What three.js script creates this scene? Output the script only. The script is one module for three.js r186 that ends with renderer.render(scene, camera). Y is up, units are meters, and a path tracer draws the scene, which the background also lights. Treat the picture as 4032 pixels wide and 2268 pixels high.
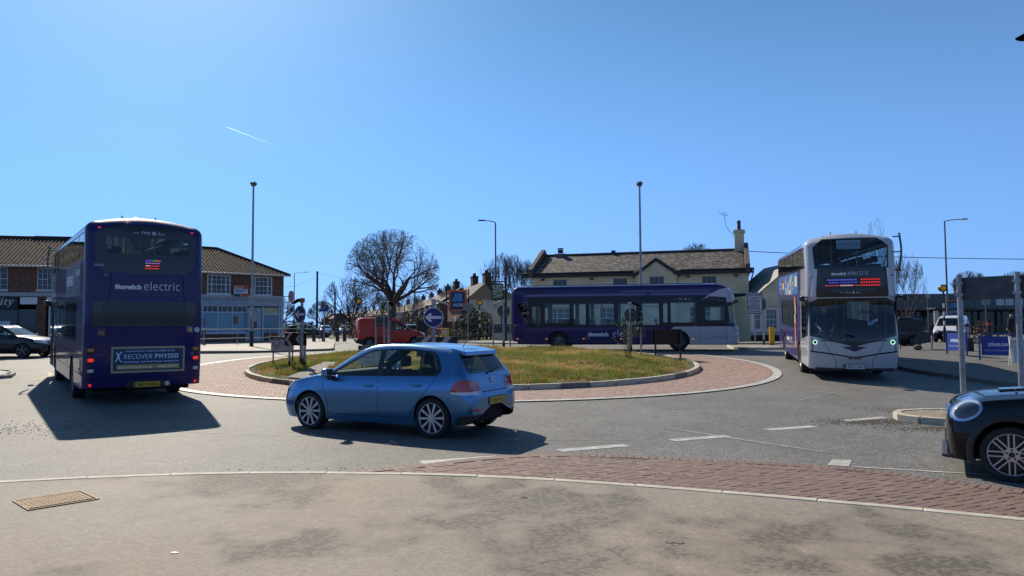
import * as THREE from 'three';
import { mergeGeometries } from 'three/addons/utils/BufferGeometryUtils.js';
import { RoundedBoxGeometry } from 'three/addons/geometries/RoundedBoxGeometry.js';
import { MarchingCubes } from 'three/addons/objects/MarchingCubes.js';

// ---------------------------------------------------------------- camera, sky, sun, exposure
const clamp = (x, a = 0, b = 1) => Math.min(b, Math.max(a, x));
const sstep = (a, b, x) => { const t = clamp((x - a) / (b - a)); return t * t * (3 - 2 * t); };
const scene = new THREE.Scene();
const RAD = Math.PI / 180;
const camera = new THREE.PerspectiveCamera(43.02, 16 / 9, 0.1, 20000);
camera.rotation.order = 'YXZ';
camera.position.set(0, 1.79, 0);
camera.rotation.set(2.94 * RAD, 0, -0.3 * RAD);
camera.updateMatrixWorld();
const renderer = new THREE.WebGLRenderer({ antialias: true });
renderer.setSize(1024, 576);
renderer.toneMapping = THREE.LinearToneMapping;
renderer.toneMappingExposure = 1.14;
renderer.shadowMap.enabled = true;
const SUN_AZ = -27 * RAD, SUN_EL = 36.5 * RAD;                       // azimuth from the view direction (-z), negative to the left
const sunDir = new THREE.Vector3(Math.sin(SUN_AZ) * Math.cos(SUN_EL), Math.sin(SUN_EL), -Math.cos(SUN_AZ) * Math.cos(SUN_EL));
const sun = new THREE.DirectionalLight(new THREE.Color().setRGB(1, 0.9, 0.75), 4.9);
sun.position.copy(sunDir).multiplyScalar(120).add(new THREE.Vector3(0, 0, -30));
sun.target.position.set(0, 0, -30);
sun.castShadow = true;
sun.shadow.mapSize.set(4096, 4096);
Object.assign(sun.shadow.camera, { left: -70, right: 70, top: 70, bottom: -70, near: 1, far: 320 });
sun.shadow.radius = 1;
scene.add(sun, sun.target);
{
  const W = 1024, Hh = 512, data = new Float32Array(W * Hh * 4);
  const mix = (a, b, t) => a + (b - a) * t;
  for (let j = 0; j < Hh; j++) for (let i = 0; i < W; i++) {
    const el = ((j + 0.5) / Hh - 0.5) * Math.PI, lon = ((i + 0.5) / W - 0.5) * 2 * Math.PI;
    const d = new THREE.Vector3(Math.cos(el) * Math.cos(lon), Math.sin(el), Math.cos(el) * Math.sin(lon));
    const s = Math.max(0, Math.sin(el)), cg = Math.max(-1, Math.min(1, d.dot(sunDir)));
    const h = Math.exp(-6.5 * s * s), h2 = Math.exp(-s * 12);
    let c = [mix(0.06, 0.325, h), mix(0.14, 0.70, h), mix(0.30, 1.36, h)];      // deep blue overhead, paler and brighter low down
    c = c.map((v, k) => v + [0.13, 0.10, 0.0][k] * h2);
    const g1 = Math.exp(-(1 - cg) * 4.5), g2 = Math.exp(-(1 - cg) * 26), az = 0.6 + 0.34 * Math.exp(2.6 * (cg - 0.93));
    c = c.map((v, k) => v * [az * 0.97, az * 1.0, az * 1.06][k] + [0.02, 0.10, 0.12][k] * g1 + [0.9, 0.95, 0.9][k] * g2 * 0.5);
    if (el < 0) { const t = Math.min(1, -el * 12), gr = [0.12, 0.115, 0.1]; c = c.map((v, k) => mix(v, gr[k], t)); }
    data.set([c[0] * 0.85, c[1] * 0.86, c[2] * 0.89, 1], (j * W + i) * 4);
  }
  const sky = new THREE.DataTexture(data, W, Hh, THREE.RGBAFormat, THREE.FloatType);
  sky.mapping = THREE.EquirectangularReflectionMapping;
  sky.minFilter = sky.magFilter = THREE.LinearFilter;
  sky.needsUpdate = true;
  scene.background = sky;
  scene.environment = sky;
}

// ---------------------------------------------------------------- small tools
function rng(seed) { let a = seed | 0; return () => { a = (a + 0x6d2b79f5) | 0; let t = Math.imul(a ^ (a >>> 15), 1 | a); t = (t + Math.imul(t ^ (t >>> 7), 61 | t)) ^ t; return ((t ^ (t >>> 14)) >>> 0) / 4294967296; }; }
const V3 = (x, y, z) => new THREE.Vector3(x, y, z);
const lerp = (a, b, t) => a + (b - a) * t;
const gy = (z) => 0.5 * sstep(17, 38, -z);                          // the ground rises half a metre behind the roundabout
const hash2 = (x, y, s) => { let h = Math.imul(x, 374761393) + Math.imul(y, 668265263) + Math.imul(s, 974634533); h = Math.imul(h ^ (h >>> 13), 1274126177); return ((h ^ (h >>> 16)) >>> 0) / 4294967296; };
function vnoise(x, y, per, s) {                                     // tileable value noise with period per
  const xi = Math.floor(x), yi = Math.floor(y), fx = x - xi, fy = y - yi, m = (a) => ((a % per) + per) % per;
  const u = fx * fx * (3 - 2 * fx), v = fy * fy * (3 - 2 * fy);
  const a = hash2(m(xi), m(yi), s), b = hash2(m(xi + 1), m(yi), s), c = hash2(m(xi), m(yi + 1), s), d = hash2(m(xi + 1), m(yi + 1), s);
  return lerp(lerp(a, b, u), lerp(c, d, u), v);
}
function fbm(x, y, per, s, oct = 4) { let r = 0, a = 0.5, n = 0; for (let o = 0; o < oct; o++) { r += a * vnoise(x, y, per, s + o * 17); n += a; x *= 2; y *= 2; per *= 2; a *= 0.5; } return r / n; }
function tex(size, fn, metres, srgb = true) {                       // fn(u, v) -> [r,g,b] in 0..1 (sRGB) or a number
  const d = new Uint8Array(size * size * 4);
  for (let j = 0; j < size; j++) for (let i = 0; i < size; i++) {
    let c = fn(i / size, j / size, i, j); if (typeof c === 'number') c = [c, c, c];
    const o = (j * size + i) * 4; d[o] = clamp(c[0]) * 255; d[o + 1] = clamp(c[1]) * 255; d[o + 2] = clamp(c[2]) * 255; d[o + 3] = 255;
  }
  const t = new THREE.DataTexture(d, size, size);
  t.wrapS = t.wrapT = THREE.RepeatWrapping; t.magFilter = THREE.LinearFilter; t.minFilter = THREE.LinearMipmapLinearFilter; t.generateMipmaps = true;
  if (srgb) t.colorSpace = THREE.SRGBColorSpace;
  t.repeat.set(1 / metres, 1 / metres); t.needsUpdate = true;
  return t;
}
const lin = (r, g, b) => new THREE.Color().setRGB(r, g, b);
function mat(c, rough = 0.7, o = {}) { const m = new THREE.MeshPhysicalMaterial({ color: Array.isArray(c) ? lin(...c) : c, roughness: rough, ...o }); m.side = THREE.DoubleSide; return m; }
const std = mat;

// geometry pieces
const dropAttrs = (g) => { for (const k of Object.keys(g.attributes)) if (!['position', 'normal', 'uv', 'color'].includes(k)) g.deleteAttribute(k); return g; };
function prep(g, keepUV) {
  if (g.index) g = g.toNonIndexed();
  dropAttrs(g);
  if (!g.attributes.normal) g.computeVertexNormals();
  if (!keepUV || !g.attributes.uv) {
    const p = g.attributes.position, n = g.attributes.normal, uv = new Float32Array(p.count * 2);
    for (let i = 0; i < p.count; i += 3) {
      let ax = 0, ay = 0, az = 0;
      for (let k = 0; k < 3 && i + k < p.count; k++) { ax += Math.abs(n.getX(i + k)); ay += Math.abs(n.getY(i + k)); az += Math.abs(n.getZ(i + k)); }
      for (let k = 0; k < 3 && i + k < p.count; k++) {
        const x = p.getX(i + k), y = p.getY(i + k), z = p.getZ(i + k), o = (i + k) * 2;
        if (ay >= ax && ay >= az) { uv[o] = x; uv[o + 1] = z; } else if (az >= ax) { uv[o] = x; uv[o + 1] = y; } else { uv[o] = z; uv[o + 1] = y; }
      }
    }
    g.setAttribute('uv', new THREE.BufferAttribute(uv, 2));
  }
  return g;
}
function merge(list, keepUV) { list = (Array.isArray(list) ? list.flat(9) : [list]).map((g) => prep(g, keepUV)); return list.length === 1 ? list[0] : mergeGeometries(list); }
const bx = (w, h, d, x = 0, y = 0, z = 0, ry = 0) => { const g = new THREE.BoxGeometry(w, h, d); if (ry) g.rotateY(ry); return g.translate(x, y, z); };
const rb = (w, h, d, x = 0, y = 0, z = 0, r = 0.02, seg = 2) => new RoundedBoxGeometry(w, h, d, seg, Math.min(r, w / 2.01, h / 2.01, d / 2.01)).translate(x, y, z);
const cy = (r0, r1, h, x = 0, y = 0, z = 0, n = 14, open = false) => new THREE.CylinderGeometry(r1, r0, h, n, 1, open).translate(x, y + h / 2, z);   // base at y
const cz = (r, t, x, y, z, n = 20) => new THREE.CylinderGeometry(r, r, t, n).rotateX(Math.PI / 2).translate(x, y, z);   // disc facing z
const cx = (r, t, x, y, z, n = 20) => new THREE.CylinderGeometry(r, r, t, n).rotateZ(Math.PI / 2).translate(x, y, z);   // disc facing x
function rod(a, b, r, n = 8, r2 = r) {
  const A = V3(...a), B = V3(...b), L = A.distanceTo(B), g = new THREE.CylinderGeometry(r2, r, L, n);
  g.applyQuaternion(new THREE.Quaternion().setFromUnitVectors(V3(0, 1, 0), B.clone().sub(A).normalize()));
  return g.translate((A.x + B.x) / 2, (A.y + B.y) / 2, (A.z + B.z) / 2);
}
const tube = (pts, r, n = 8, seg = 24, closed = false) => new THREE.TubeGeometry(new THREE.CatmullRomCurve3(pts.map((p) => V3(...p)), closed), seg, r, n, closed);
function ext(pts, depth, bevel = 0, holes = [], z = 0) {            // outline in x,y, extruded along z, centred on z
  const s = new THREE.Shape(pts.map((p) => new THREE.Vector2(...p)));
  for (const h of holes) s.holes.push(new THREE.Path(h.map((p) => new THREE.Vector2(...p))));
  const g = new THREE.ExtrudeGeometry(s, { depth: depth - 2 * bevel, bevelEnabled: bevel > 0, bevelSize: bevel, bevelThickness: bevel, bevelOffset: -bevel, bevelSegments: 2, curveSegments: 12 });
  return g.translate(0, 0, z - depth / 2 + bevel);
}
const rect = (x0, y0, x1, y1) => [[x0, y0], [x1, y0], [x1, y1], [x0, y1]];
function roundPoly(pts, r, n = 4) {
  const out = [], N = pts.length;
  for (let i = 0; i < N; i++) {
    const p = pts[i], a = pts[(i + N - 1) % N], b = pts[(i + 1) % N], rr = Array.isArray(r) ? r[i] : r;
    const da = Math.hypot(a[0] - p[0], a[1] - p[1]), db = Math.hypot(b[0] - p[0], b[1] - p[1]), k = Math.min(rr, da * 0.45, db * 0.45);
    if (k < 1e-4) { out.push(p); continue; }
    const A = [p[0] + (a[0] - p[0]) / da * k, p[1] + (a[1] - p[1]) / da * k], B = [p[0] + (b[0] - p[0]) / db * k, p[1] + (b[1] - p[1]) / db * k];
    for (let j = 0; j <= n; j++) { const t = j / n, u = 1 - t; out.push([u * u * A[0] + 2 * u * t * p[0] + t * t * B[0], u * u * A[1] + 2 * u * t * p[1] + t * t * B[1]]); }
  }
  return out;
}
const circlePts = (x, y, r, n = 28, ry = r) => Array.from({ length: n }, (_, i) => [x + r * Math.cos(i / n * 2 * Math.PI), y + ry * Math.sin(i / n * 2 * Math.PI)]);

// scene objects
const used = new Map();
const numbered = (n) => { const k = used.get(n) ?? 0; used.set(n, k + 1); return k ? n + '_' + String(k).padStart(3, '0') : n; };
function tag(o, label, category, group, kind) { o.userData = { ...o.userData, ...(label && { label }), ...(category && { category }), ...(group && { group }), ...(kind && { kind }) }; return o; }
const shade = (m) => { m.castShadow = true; m.receiveShadow = true; return m; };
function thing(name, label, category, [x, y, z] = [0, 0, 0], turn = 0, group) {
  const o = new THREE.Group(); o.name = numbered(name); o.position.set(x, y, z); o.rotation.order = 'YXZ'; o.rotation.y = turn; scene.add(o);
  return tag(o, label, category, group);
}
function part(name, geo, m, parent, keepUV) { const o = shade(new THREE.Mesh(merge(geo, keepUV), m)); o.name = name; parent.add(o); return o; }
function solo(name, label, category, geo, m, group, keepUV) { const o = shade(new THREE.Mesh(merge(geo, keepUV), m)); o.name = numbered(name); scene.add(o); return tag(o, label, category, group); }
function struct(name, geo, m, keepUV) { const o = shade(new THREE.Mesh(merge(geo, keepUV), m)); o.name = numbered(name); scene.add(o); o.userData.kind = 'structure'; return o; }
function sub(name, parent, [x, y, z] = [0, 0, 0], ry = 0) { const o = new THREE.Group(); o.name = name; o.position.set(x, y, z); o.rotation.y = ry; parent.add(o); return o; }
const tmpP = new THREE.Vector3();
function pieces(name, parent, geos, mats, mats4, most = 300) {      // pieces nearest the camera as meshes of their own, the rest as one part
  parent.updateMatrixWorld(true);
  const list = mats4.map((m, i) => { tmpP.setFromMatrixPosition(m).applyMatrix4(parent.matrixWorld); return { m, i, d: tmpP.distanceTo(camera.position) + (Math.abs(tmpP.x / (tmpP.z || 1)) > 0.74 || tmpP.z > -3 ? 500 : 0) }; }).sort((a, b) => a.d - b.d);
  const pick = (i, n) => Math.floor(hash2(i, 7, 5) * n) % n;
  list.slice(0, most).forEach(({ m, i }) => { const o = shade(new THREE.Mesh(geos[pick(i, geos.length)], mats[pick(i * 3 + 1, mats.length)])); o.name = name; o.applyMatrix4(m); parent.add(o); });
  const rest = list.slice(most);
  if (rest.length) mats.forEach((mm, k) => {
    const mine = rest.filter(({ i }) => pick(i * 3 + 1, mats.length) === k);
    if (!mine.length) return;
    const im = new THREE.InstancedMesh(geos[0], mm, mine.length);
    mine.forEach(({ m }, j) => im.setMatrixAt(j, m)); im.name = name + '_field'; im.userData.kind = 'stuff'; shade(im); parent.add(im);
  });
}

// surfaces that can be cut: a soup of flat convex polygons with vertices [x, y, z, nx, ny, nz]
function splitBy(P, f) {
  const d = P.map(f); let pos = false, neg = false;
  for (const v of d) { if (v > 1e-7) pos = true; else if (v < -1e-7) neg = true; }
  if (!neg) return [P, null]; if (!pos) return [null, P];
  const A = [], B = [];
  for (let i = 0; i < P.length; i++) {
    const j = (i + 1) % P.length, a = d[i], b = d[j];
    if (a >= 0) A.push(P[i]); if (a <= 0) B.push(P[i]);
    if ((a > 0 && b < 0) || (a < 0 && b > 0)) { const t = a / (a - b), v = P[i].map((q, k) => q + (P[j][k] - q) * t); A.push(v); B.push(v); }
  }
  return [A.length > 2 ? A : null, B.length > 2 ? B : null];
}
const AX = { x: 0, y: 1, z: 2 };
function cut(polys, pts, plane, pred) {                             // pts: convex outline in the named plane ('xy', 'zy', 'xz')
  const a = AX[plane[0]], b = AX[plane[1]];
  let area = 0; pts.forEach((p, i) => { const q = pts[(i + 1) % pts.length]; area += p[0] * q[1] - q[0] * p[1]; });
  if (area < 0) pts = [...pts].reverse();
  const xs = pts.map((p) => p[0]), ys = pts.map((p) => p[1]), x0 = Math.min(...xs), x1 = Math.max(...xs), y0 = Math.min(...ys), y1 = Math.max(...ys);
  const inside = [], outside = [];
  for (const P of polys) {
    if (pred && !pred(P)) { outside.push(P); continue; }
    let lo = 1e9, hi = -1e9, lo2 = 1e9, hi2 = -1e9;
    for (const v of P) { lo = Math.min(lo, v[a]); hi = Math.max(hi, v[a]); lo2 = Math.min(lo2, v[b]); hi2 = Math.max(hi2, v[b]); }
    if (hi <= x0 || lo >= x1 || hi2 <= y0 || lo2 >= y1) { outside.push(P); continue; }
    let cur = P; const cast = [];
    for (let i = 0; i < pts.length && cur; i++) {
      const p = pts[i], q = pts[(i + 1) % pts.length], nx = -(q[1] - p[1]), ny = q[0] - p[0], c = -(nx * p[0] + ny * p[1]);
      const [A, B] = splitBy(cur, (v) => nx * v[a] + ny * v[b] + c);
      if (B) cast.push(B); cur = A;
    }
    if (cur) { inside.push(cur); outside.push(...cast); } else outside.push(P);
  }
  return [inside, outside];
}
function soupGeo(polys, push = 0) {
  const pos = [], nor = [];
  for (const P of polys) for (let i = 1; i + 1 < P.length; i++) for (const v of [P[0], P[i], P[i + 1]]) { pos.push(v[0] + v[3] * push, v[1] + v[4] * push, v[2] + v[5] * push); nor.push(v[3], v[4], v[5]); }
  const g = new THREE.BufferGeometry();
  g.setAttribute('position', new THREE.Float32BufferAttribute(pos, 3)); g.setAttribute('normal', new THREE.Float32BufferAttribute(nor, 3));
  return g;
}
function soupGrid(rows, flip = false) {                             // rows[i][j] = [x,y,z] -> triangles with smooth normals
  const n = rows.length, m = rows[0].length, N = rows.map((r) => r.map(() => [0, 0, 0]));
  const sub3 = (a, b) => [a[0] - b[0], a[1] - b[1], a[2] - b[2]], cr = (a, b) => [a[1] * b[2] - a[2] * b[1], a[2] * b[0] - a[0] * b[2], a[0] * b[1] - a[1] * b[0]];
  const tris = [];
  const add = (i, j, k) => {
    const a = rows[i[0]][i[1]], b = rows[j[0]][j[1]], c = rows[k[0]][k[1]], nn = cr(sub3(b, a), sub3(c, a));
    if (Math.hypot(...nn) < 1e-10) return;
    for (const q of [i, j, k]) { const t = N[q[0]][q[1]]; t[0] += nn[0]; t[1] += nn[1]; t[2] += nn[2]; }
    tris.push([i, j, k]);
  };
  for (let i = 0; i + 1 < n; i++) for (let j = 0; j + 1 < m; j++) {
    const A = [i, j], B = [i + 1, j], C = [i + 1, j + 1], D = [i, j + 1];
    if (flip) { add(A, C, B); add(A, D, C); } else { add(A, B, C); add(A, C, D); }
  }
  const vert = ([i, j]) => { const p = rows[i][j], t = N[i][j], l = Math.hypot(...t) || 1; return [p[0], p[1], p[2], t[0] / l, t[1] / l, t[2] / l]; };
  return tris.map((t) => t.map(vert));
}
const faceUp = (polys) => polys.map((P) => (P[0][4] < 0 ? [...P].reverse().map((v) => [v[0], v[1], v[2], -v[3], -v[4], -v[5]]) : P));
function ground(polys, lift, cell = 1.2) {                          // a sheet that follows the ground, cut to convex outlines in x,z
  let out = [];
  for (const pts of polys) {
    const xs = pts.map((p) => p[0]), zs = pts.map((p) => p[1]), x0 = Math.min(...xs), x1 = Math.max(...xs), z0 = Math.min(...zs), z1 = Math.max(...zs);
    const nx = Math.max(1, Math.ceil((x1 - x0) / (cell * 4))), nz = Math.max(1, Math.ceil((z1 - z0) / cell)), rows = [];
    for (let i = 0; i <= nz; i++) { const z = lerp(z0, z1, i / nz), r = []; for (let j = 0; j <= nx; j++) r.push([lerp(x0, x1, j / nx), gy(z) + lift, z]); rows.push(r); }
    out = out.concat(cut(soupGrid(rows), pts, 'xz')[0]);
  }
  return soupGeo(faceUp(out));
}
const SANS = 'sans-serif';
function canvasTex(w, h, draw) { const c = document.createElement('canvas'); c.width = w; c.height = h; const g = c.getContext('2d'); draw(g, w, h); const t = new THREE.CanvasTexture(c); t.colorSpace = THREE.SRGBColorSpace; t.magFilter = THREE.LinearFilter; return t; }
function print(draw, w, h, pw, rough = 0.5, clear = true, o = {}) { const t = canvasTex(pw, Math.round(pw * h / w), draw); return mat([1, 1, 1], rough, { map: t, ...(clear && { transparent: true }), ...o }); }
function quad(w, h) { return new THREE.PlaneGeometry(w, h); }
function label2(name, parent, w, h, pos, ry, draw, pw = 256, o = {}) {   // flat print on a surface, facing +z before the turn
  const m = shade(new THREE.Mesh(prep(quad(w, h), true), print(draw, w, h, pw, o.rough ?? 0.5, o.clear ?? true, o.more)));
  m.name = name; m.position.set(...pos); m.rotation.y = ry; parent.add(m); return m;
}

// ---------------------------------------------------------------- materials
const asphaltTex = tex(1024, (u, v) => {
  const g = hash2(Math.floor(u * 512), Math.floor(v * 512), 3), g2 = hash2(Math.floor(u * 256), Math.floor(v * 256), 9), n = fbm(u * 6, v * 6, 6, 5, 5), w = fbm(u * 40, v * 40, 40, 8, 2);
  const k = 0.39 + (g - 0.5) * 0.17 + (g2 - 0.5) * 0.19 + (n - 0.5) * 0.08 + (w - 0.5) * 0.09 + (g > 0.965 ? 0.2 : 0) - (g2 > 0.95 ? 0.1 : 0);
  return [k * 1.02, k, k * 0.97];
}, 4);
const asphaltBump = tex(1024, (u, v) => 0.5 + (hash2(Math.floor(u * 320), Math.floor(v * 320), 3) - 0.5) * 0.6 + (fbm(u * 120, v * 120, 120, 5, 2) - 0.5) * 0.9, 4, false);
const paveTex = tex(2048, (u, v) => {
  const n = fbm(u * 8, v * 8, 8, 21, 5), st = fbm(u * 22, v * 22, 22, 33, 5), cl = fbm(u * 6, v * 6, 6, 52, 2), fine = hash2(Math.floor(u * 1400), Math.floor(v * 1400), 4), g = fbm(u * 260, v * 260, 260, 6, 2);
  let k = 0.515 + (n - 0.5) * 0.09 + (fine - 0.5) * 0.06 + (g - 0.5) * 0.1;
  const s = sstep(0.46, 0.7, st * 0.55 + cl * 0.45) * (0.35 + 1.3 * sstep(0.3, 0.8, g));   // mossy grime in grain
  k -= 0.17 * Math.min(1.1, s);
  const pit = hash2(Math.floor(u * 800), Math.floor(v * 1000), 12); if (pit > 0.986) k -= 0.13; const chip = hash2(Math.floor(u * 1500), Math.floor(v * 1500), 13); if (chip < 0.0006) k += 0.25;
  const warm = fbm(u * 5, v * 5, 5, 44, 3);
  return [k * (1.06 + (warm - 0.5) * 0.05), k * 0.972, k * (0.865 - (warm - 0.5) * 0.05)];
}, 9);
const paveBump = tex(1024, (u, v) => 0.5 + (hash2(Math.floor(u * 700), Math.floor(v * 700), 3) - 0.5) * 0.4 + (fbm(u * 90, v * 90, 90, 5, 3) - 0.5) * 0.9, 4.5, false);
const grainTex = tex(512, (u, v) => { const k = 0.86 + (fbm(u * 12, v * 12, 12, 2, 5) - 0.5) * 0.34 + (hash2(Math.floor(u * 256), Math.floor(v * 256), 7) - 0.5) * 0.1; return [k, k, k]; }, 1.4);
const grainBig = tex(512, (u, v) => { const k = 0.9 + (fbm(u * 9, v * 9, 9, 31, 6) - 0.5) * 0.16 + (hash2(Math.floor(u * 256), Math.floor(v * 256), 5) - 0.5) * 0.07; return [k, k * 0.985, k * 0.96]; }, 5);
const brickTex = tex(1024, (u, v) => {                              // far brick walls: 225 x 75 mm courses over 3.6 m
  const R = 48, row = Math.floor(v * R), x = u * 16 + (row % 2) * 0.5, col = Math.floor(x), fx = x - col, fy = v * R - row;
  const m = fx < 0.045 || fy < 0.13; if (m) { const k = 0.47 + (hash2(Math.floor(u * 512), Math.floor(v * 512), 2) - 0.5) * 0.06; return [k, k * 0.92, k * 0.84]; }
  const t = hash2(((col % 16) + 16) % 16, row, 8), n = fbm(u * 90, v * 90, 90, 3, 2) - 0.5, k = 0.86 + (t - 0.5) * 0.34 + n * 0.16;
  return [0.50 * k, 0.335 * k, 0.25 * k];
}, 3.6);
const M = {
  asphalt: mat([1, 0.985, 0.955], 0.74, { map: asphaltTex, bumpMap: asphaltBump, bumpScale: 0.0035, specularIntensity: 0.85 }),
  pave: mat([1, 1, 1], 0.82, { map: paveTex, bumpMap: paveBump, bumpScale: 0.0022 }),
  paveFar: mat([0.34, 0.31, 0.255], 0.75, { map: grainBig }),
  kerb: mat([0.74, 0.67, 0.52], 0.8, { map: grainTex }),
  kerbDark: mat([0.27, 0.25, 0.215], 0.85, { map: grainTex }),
  bedding: mat([0.11, 0.078, 0.064], 0.95),
  earth: mat([0.07, 0.055, 0.037], 0.95, { map: grainBig }),
  paint: mat([0.62, 0.60, 0.54], 0.6, { map: grainTex }),
  paintWorn: mat([0.36, 0.345, 0.31], 0.65, { map: grainTex }),
  yellowPaint: mat([0.45, 0.36, 0.12], 0.7, { map: grainTex }),
  galv: mat([0.42, 0.44, 0.46], 0.42, { metalness: 0.55, map: grainTex }),
  galvDull: mat([0.2, 0.215, 0.235], 0.55, { metalness: 0.3, map: grainTex }),
  backGrey: mat([0.085, 0.09, 0.1], 0.55, { map: grainTex }),
  black: mat([0.012, 0.012, 0.014], 0.45),
  blackMatt: mat([0.02, 0.02, 0.021], 0.8),
  rubber: mat([0.018, 0.018, 0.019], 0.85),
  white: mat([0.75, 0.75, 0.74], 0.5),
  signBlue: mat([0.004, 0.035, 0.24], 0.42),
  yellow: mat([0.72, 0.37, 0.015], 0.45),
  amber: mat([0.75, 0.42, 0.02], 0.25, { transmission: 0.25, thickness: 0, emissive: lin(1, 0.55, 0.02), emissiveIntensity: 0.08 }),
  wood: mat([0.075, 0.055, 0.04], 0.85, { map: grainTex }),
  brick: mat([1, 1, 1], 0.9, { map: brickTex }),
  cream: mat([0.88, 0.76, 0.52], 0.85, { map: grainBig }),
  creamDark: mat([0.72, 0.63, 0.44], 0.85, { map: grainBig }),
  render: mat([0.72, 0.7, 0.64], 0.85, { map: grainBig }),
  frame: mat([0.68, 0.68, 0.66], 0.5),
  frameOld: mat([0.4, 0.4, 0.4], 0.6),
  dim: mat([0.03, 0.033, 0.038], 0.9),
  curtain: mat([0.42, 0.4, 0.34], 0.95),
  pane: mat([0.75, 0.85, 0.88], 0.03, { transmission: 1, thickness: 0, ior: 1.5 }),
  paneDark: mat([0.035, 0.045, 0.055], 0.06, { specularIntensity: 1 }),
};

// ---------------------------------------------------------------- ground, roads, footways
{
  const rows = [], zs = [12, 4, -4, -12, -17]; for (let z = -19; z > -40; z -= 1.5) zs.push(z); zs.push(-45, -80, -160, -400, -1200, -4000);
  for (const z of zs) { const r = []; for (const x of [-4000, -1000, -300, -100, -40, 0, 40, 100, 300, 1000, 4000]) r.push([x, gy(z) - 0.06, z]); rows.push(r); }
  struct('ground', soupGeo(faceUp(soupGrid(rows))), mat([0.13, 0.12, 0.085], 0.95, { map: grainBig }));
}
{
  const g = ground([[[-70, 10], [70, 10], [70, -75], [-70, -75]]], 0, 0.45), far = ground([[[-13.5, -75], [-4.5, -75], [-66, -330], [-80, -330]]], 0, 8), all = merge([g, far]), p = all.attributes.position, col = new Float32Array(p.count * 3);
  for (let i = 0; i < p.count; i++) { const x = p.getX(i) + 1.4, z = p.getZ(i) + 28, R = Math.hypot(x, z), th = Math.atan2(z, x) + 4, n = fbm(R * 0.9, th * 5, 4096, 71, 3), m = fbm(p.getX(i) * 0.35 + 100, p.getZ(i) * 0.35 + 200, 4096, 73, 3), k = 1 + (n - 0.5) * 0.3 + (m - 0.5) * 0.3; col.set([k, k, k * 0.99], i * 3); }   // polished wheel tracks and patches
  all.setAttribute('color', new THREE.BufferAttribute(col, 3)); M.asphalt.vertexColors = true;
  struct('road', all, M.asphalt);
}

const NEARK = [[-16, -2.6], [-12.5, -5.3], [-9, -7.25], [-7.3, -7.9], [-5.78, -8.33], [-4.59, -8.6], [-3.25, -8.76], [-1.84, -8.72], [-0.23, -8.47], [1.32, -7.98], [2.79, -7.36], [4.49, -6.53], [6.2, -5.52], [9, -3.6], [12, -1.2]];
function alongCurve(pts, step) {
  const c = new THREE.CatmullRomCurve3(pts.map((p) => V3(p[0], 0, p[1]))), L = c.getLength(), n = Math.max(1, Math.round(L / step)), out = []; step = L / n;
  for (let i = 0; i < n; i++) { const p = c.getPointAt((i + 0.5) * step / L), t = c.getTangentAt((i + 0.5) * step / L); out.push([p.x, p.z, Math.atan2(-t.z, t.x)]); }
  return out;
}
function kerbRun(name, pts, lift, m, w = 0.12, h = 0.2, len = 0.915) {           // single kerb stones along a line
  const g = new THREE.Group(); g.name = numbered(name); scene.add(g); g.userData.kind = 'structure';
  const geo = merge(rb(len - 0.008, h, w, 0, -h / 2, 0, 0.014, 2)), list = alongCurve(pts, len), r = rng(pts.length * 7 + 3);
  for (const [x, z, a] of list) { const o = shade(new THREE.Mesh(geo, m)); o.name = 'kerb_stone'; o.position.set(x, gy(z) + lift + (r() - 0.5) * 0.006, z); o.rotation.set(0, a + (r() - 0.5) * 0.008, (r() - 0.5) * 0.004); g.add(o); }
  return g;
}
const insetCurve = (pts, d) => alongCurve(pts, 0.6).map(([x, z, a]) => [x + Math.sin(a) * d, z + Math.cos(a) * d]);   // to the right-hand side of travel when d < 0
const curvePts = (pts, step = 0.5) => alongCurve(pts, step).map(([x, z]) => [x, z]);
struct('pavement', ground([[...curvePts(NEARK), [12, 8], [-16, 8]]], 0.06, 0.8), M.pave);
kerbRun('near_kerb', NEARK, 0.068, M.kerb);
// footway before the shops, footway before the public house, footway on the right
const BF = [[-60, -39.5], [-30, -37.6], [-22, -36.8], [-14.9, -35.9], [-12, -36.9], [-9.6, -39.3], [-10.4, -42.5], [-13.8, -57], [-19, -72]];
struct('pavement', ground([[[-70, -39.8], [-30, -37.6], [-14.9, -35.9], [-12, -36.9], [-9.6, -39.3], [-13.8, -57], [-19, -75], [-70, -75]]], 0.11), M.paveFar);
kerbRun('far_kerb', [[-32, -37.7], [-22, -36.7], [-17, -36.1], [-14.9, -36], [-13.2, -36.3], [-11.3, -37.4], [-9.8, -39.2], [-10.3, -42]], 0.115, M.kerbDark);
struct('pavement', ground([[[-9, -75], [-4.2, -58], [-2.2, -52], [2, -49.5], [16, -47], [22, -46], [34, -75]]], 0.11), M.paveFar);
kerbRun('far_kerb', [[-4.4, -58.5], [-2.4, -52.4], [0, -50.4], [3, -49.4], [9, -48.3], [16, -47.1], [21, -46.2]], 0.115, M.kerb);
const DF = [[18.5, -37], [15.6, -32], [13.85, -27], [13.5, -25], [13.6, -22.8], [13.85, -20.3], [14.9, -16.5], [17.5, -12.5], [22, -9.5]];
struct('pavement', ground([[[19, -38], [15.6, -32], [13.85, -27], [13.5, -25], [13.6, -22.8], [13.85, -20.3], [14.9, -16.5], [17.5, -12.5], [22, -9.5], [46, -9], [50, -38]]], 0.11), mat([0.17, 0.155, 0.135], 0.8, { map: grainTex }));
kerbRun('right_kerb', DF, 0.118, M.kerbDark);
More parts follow.
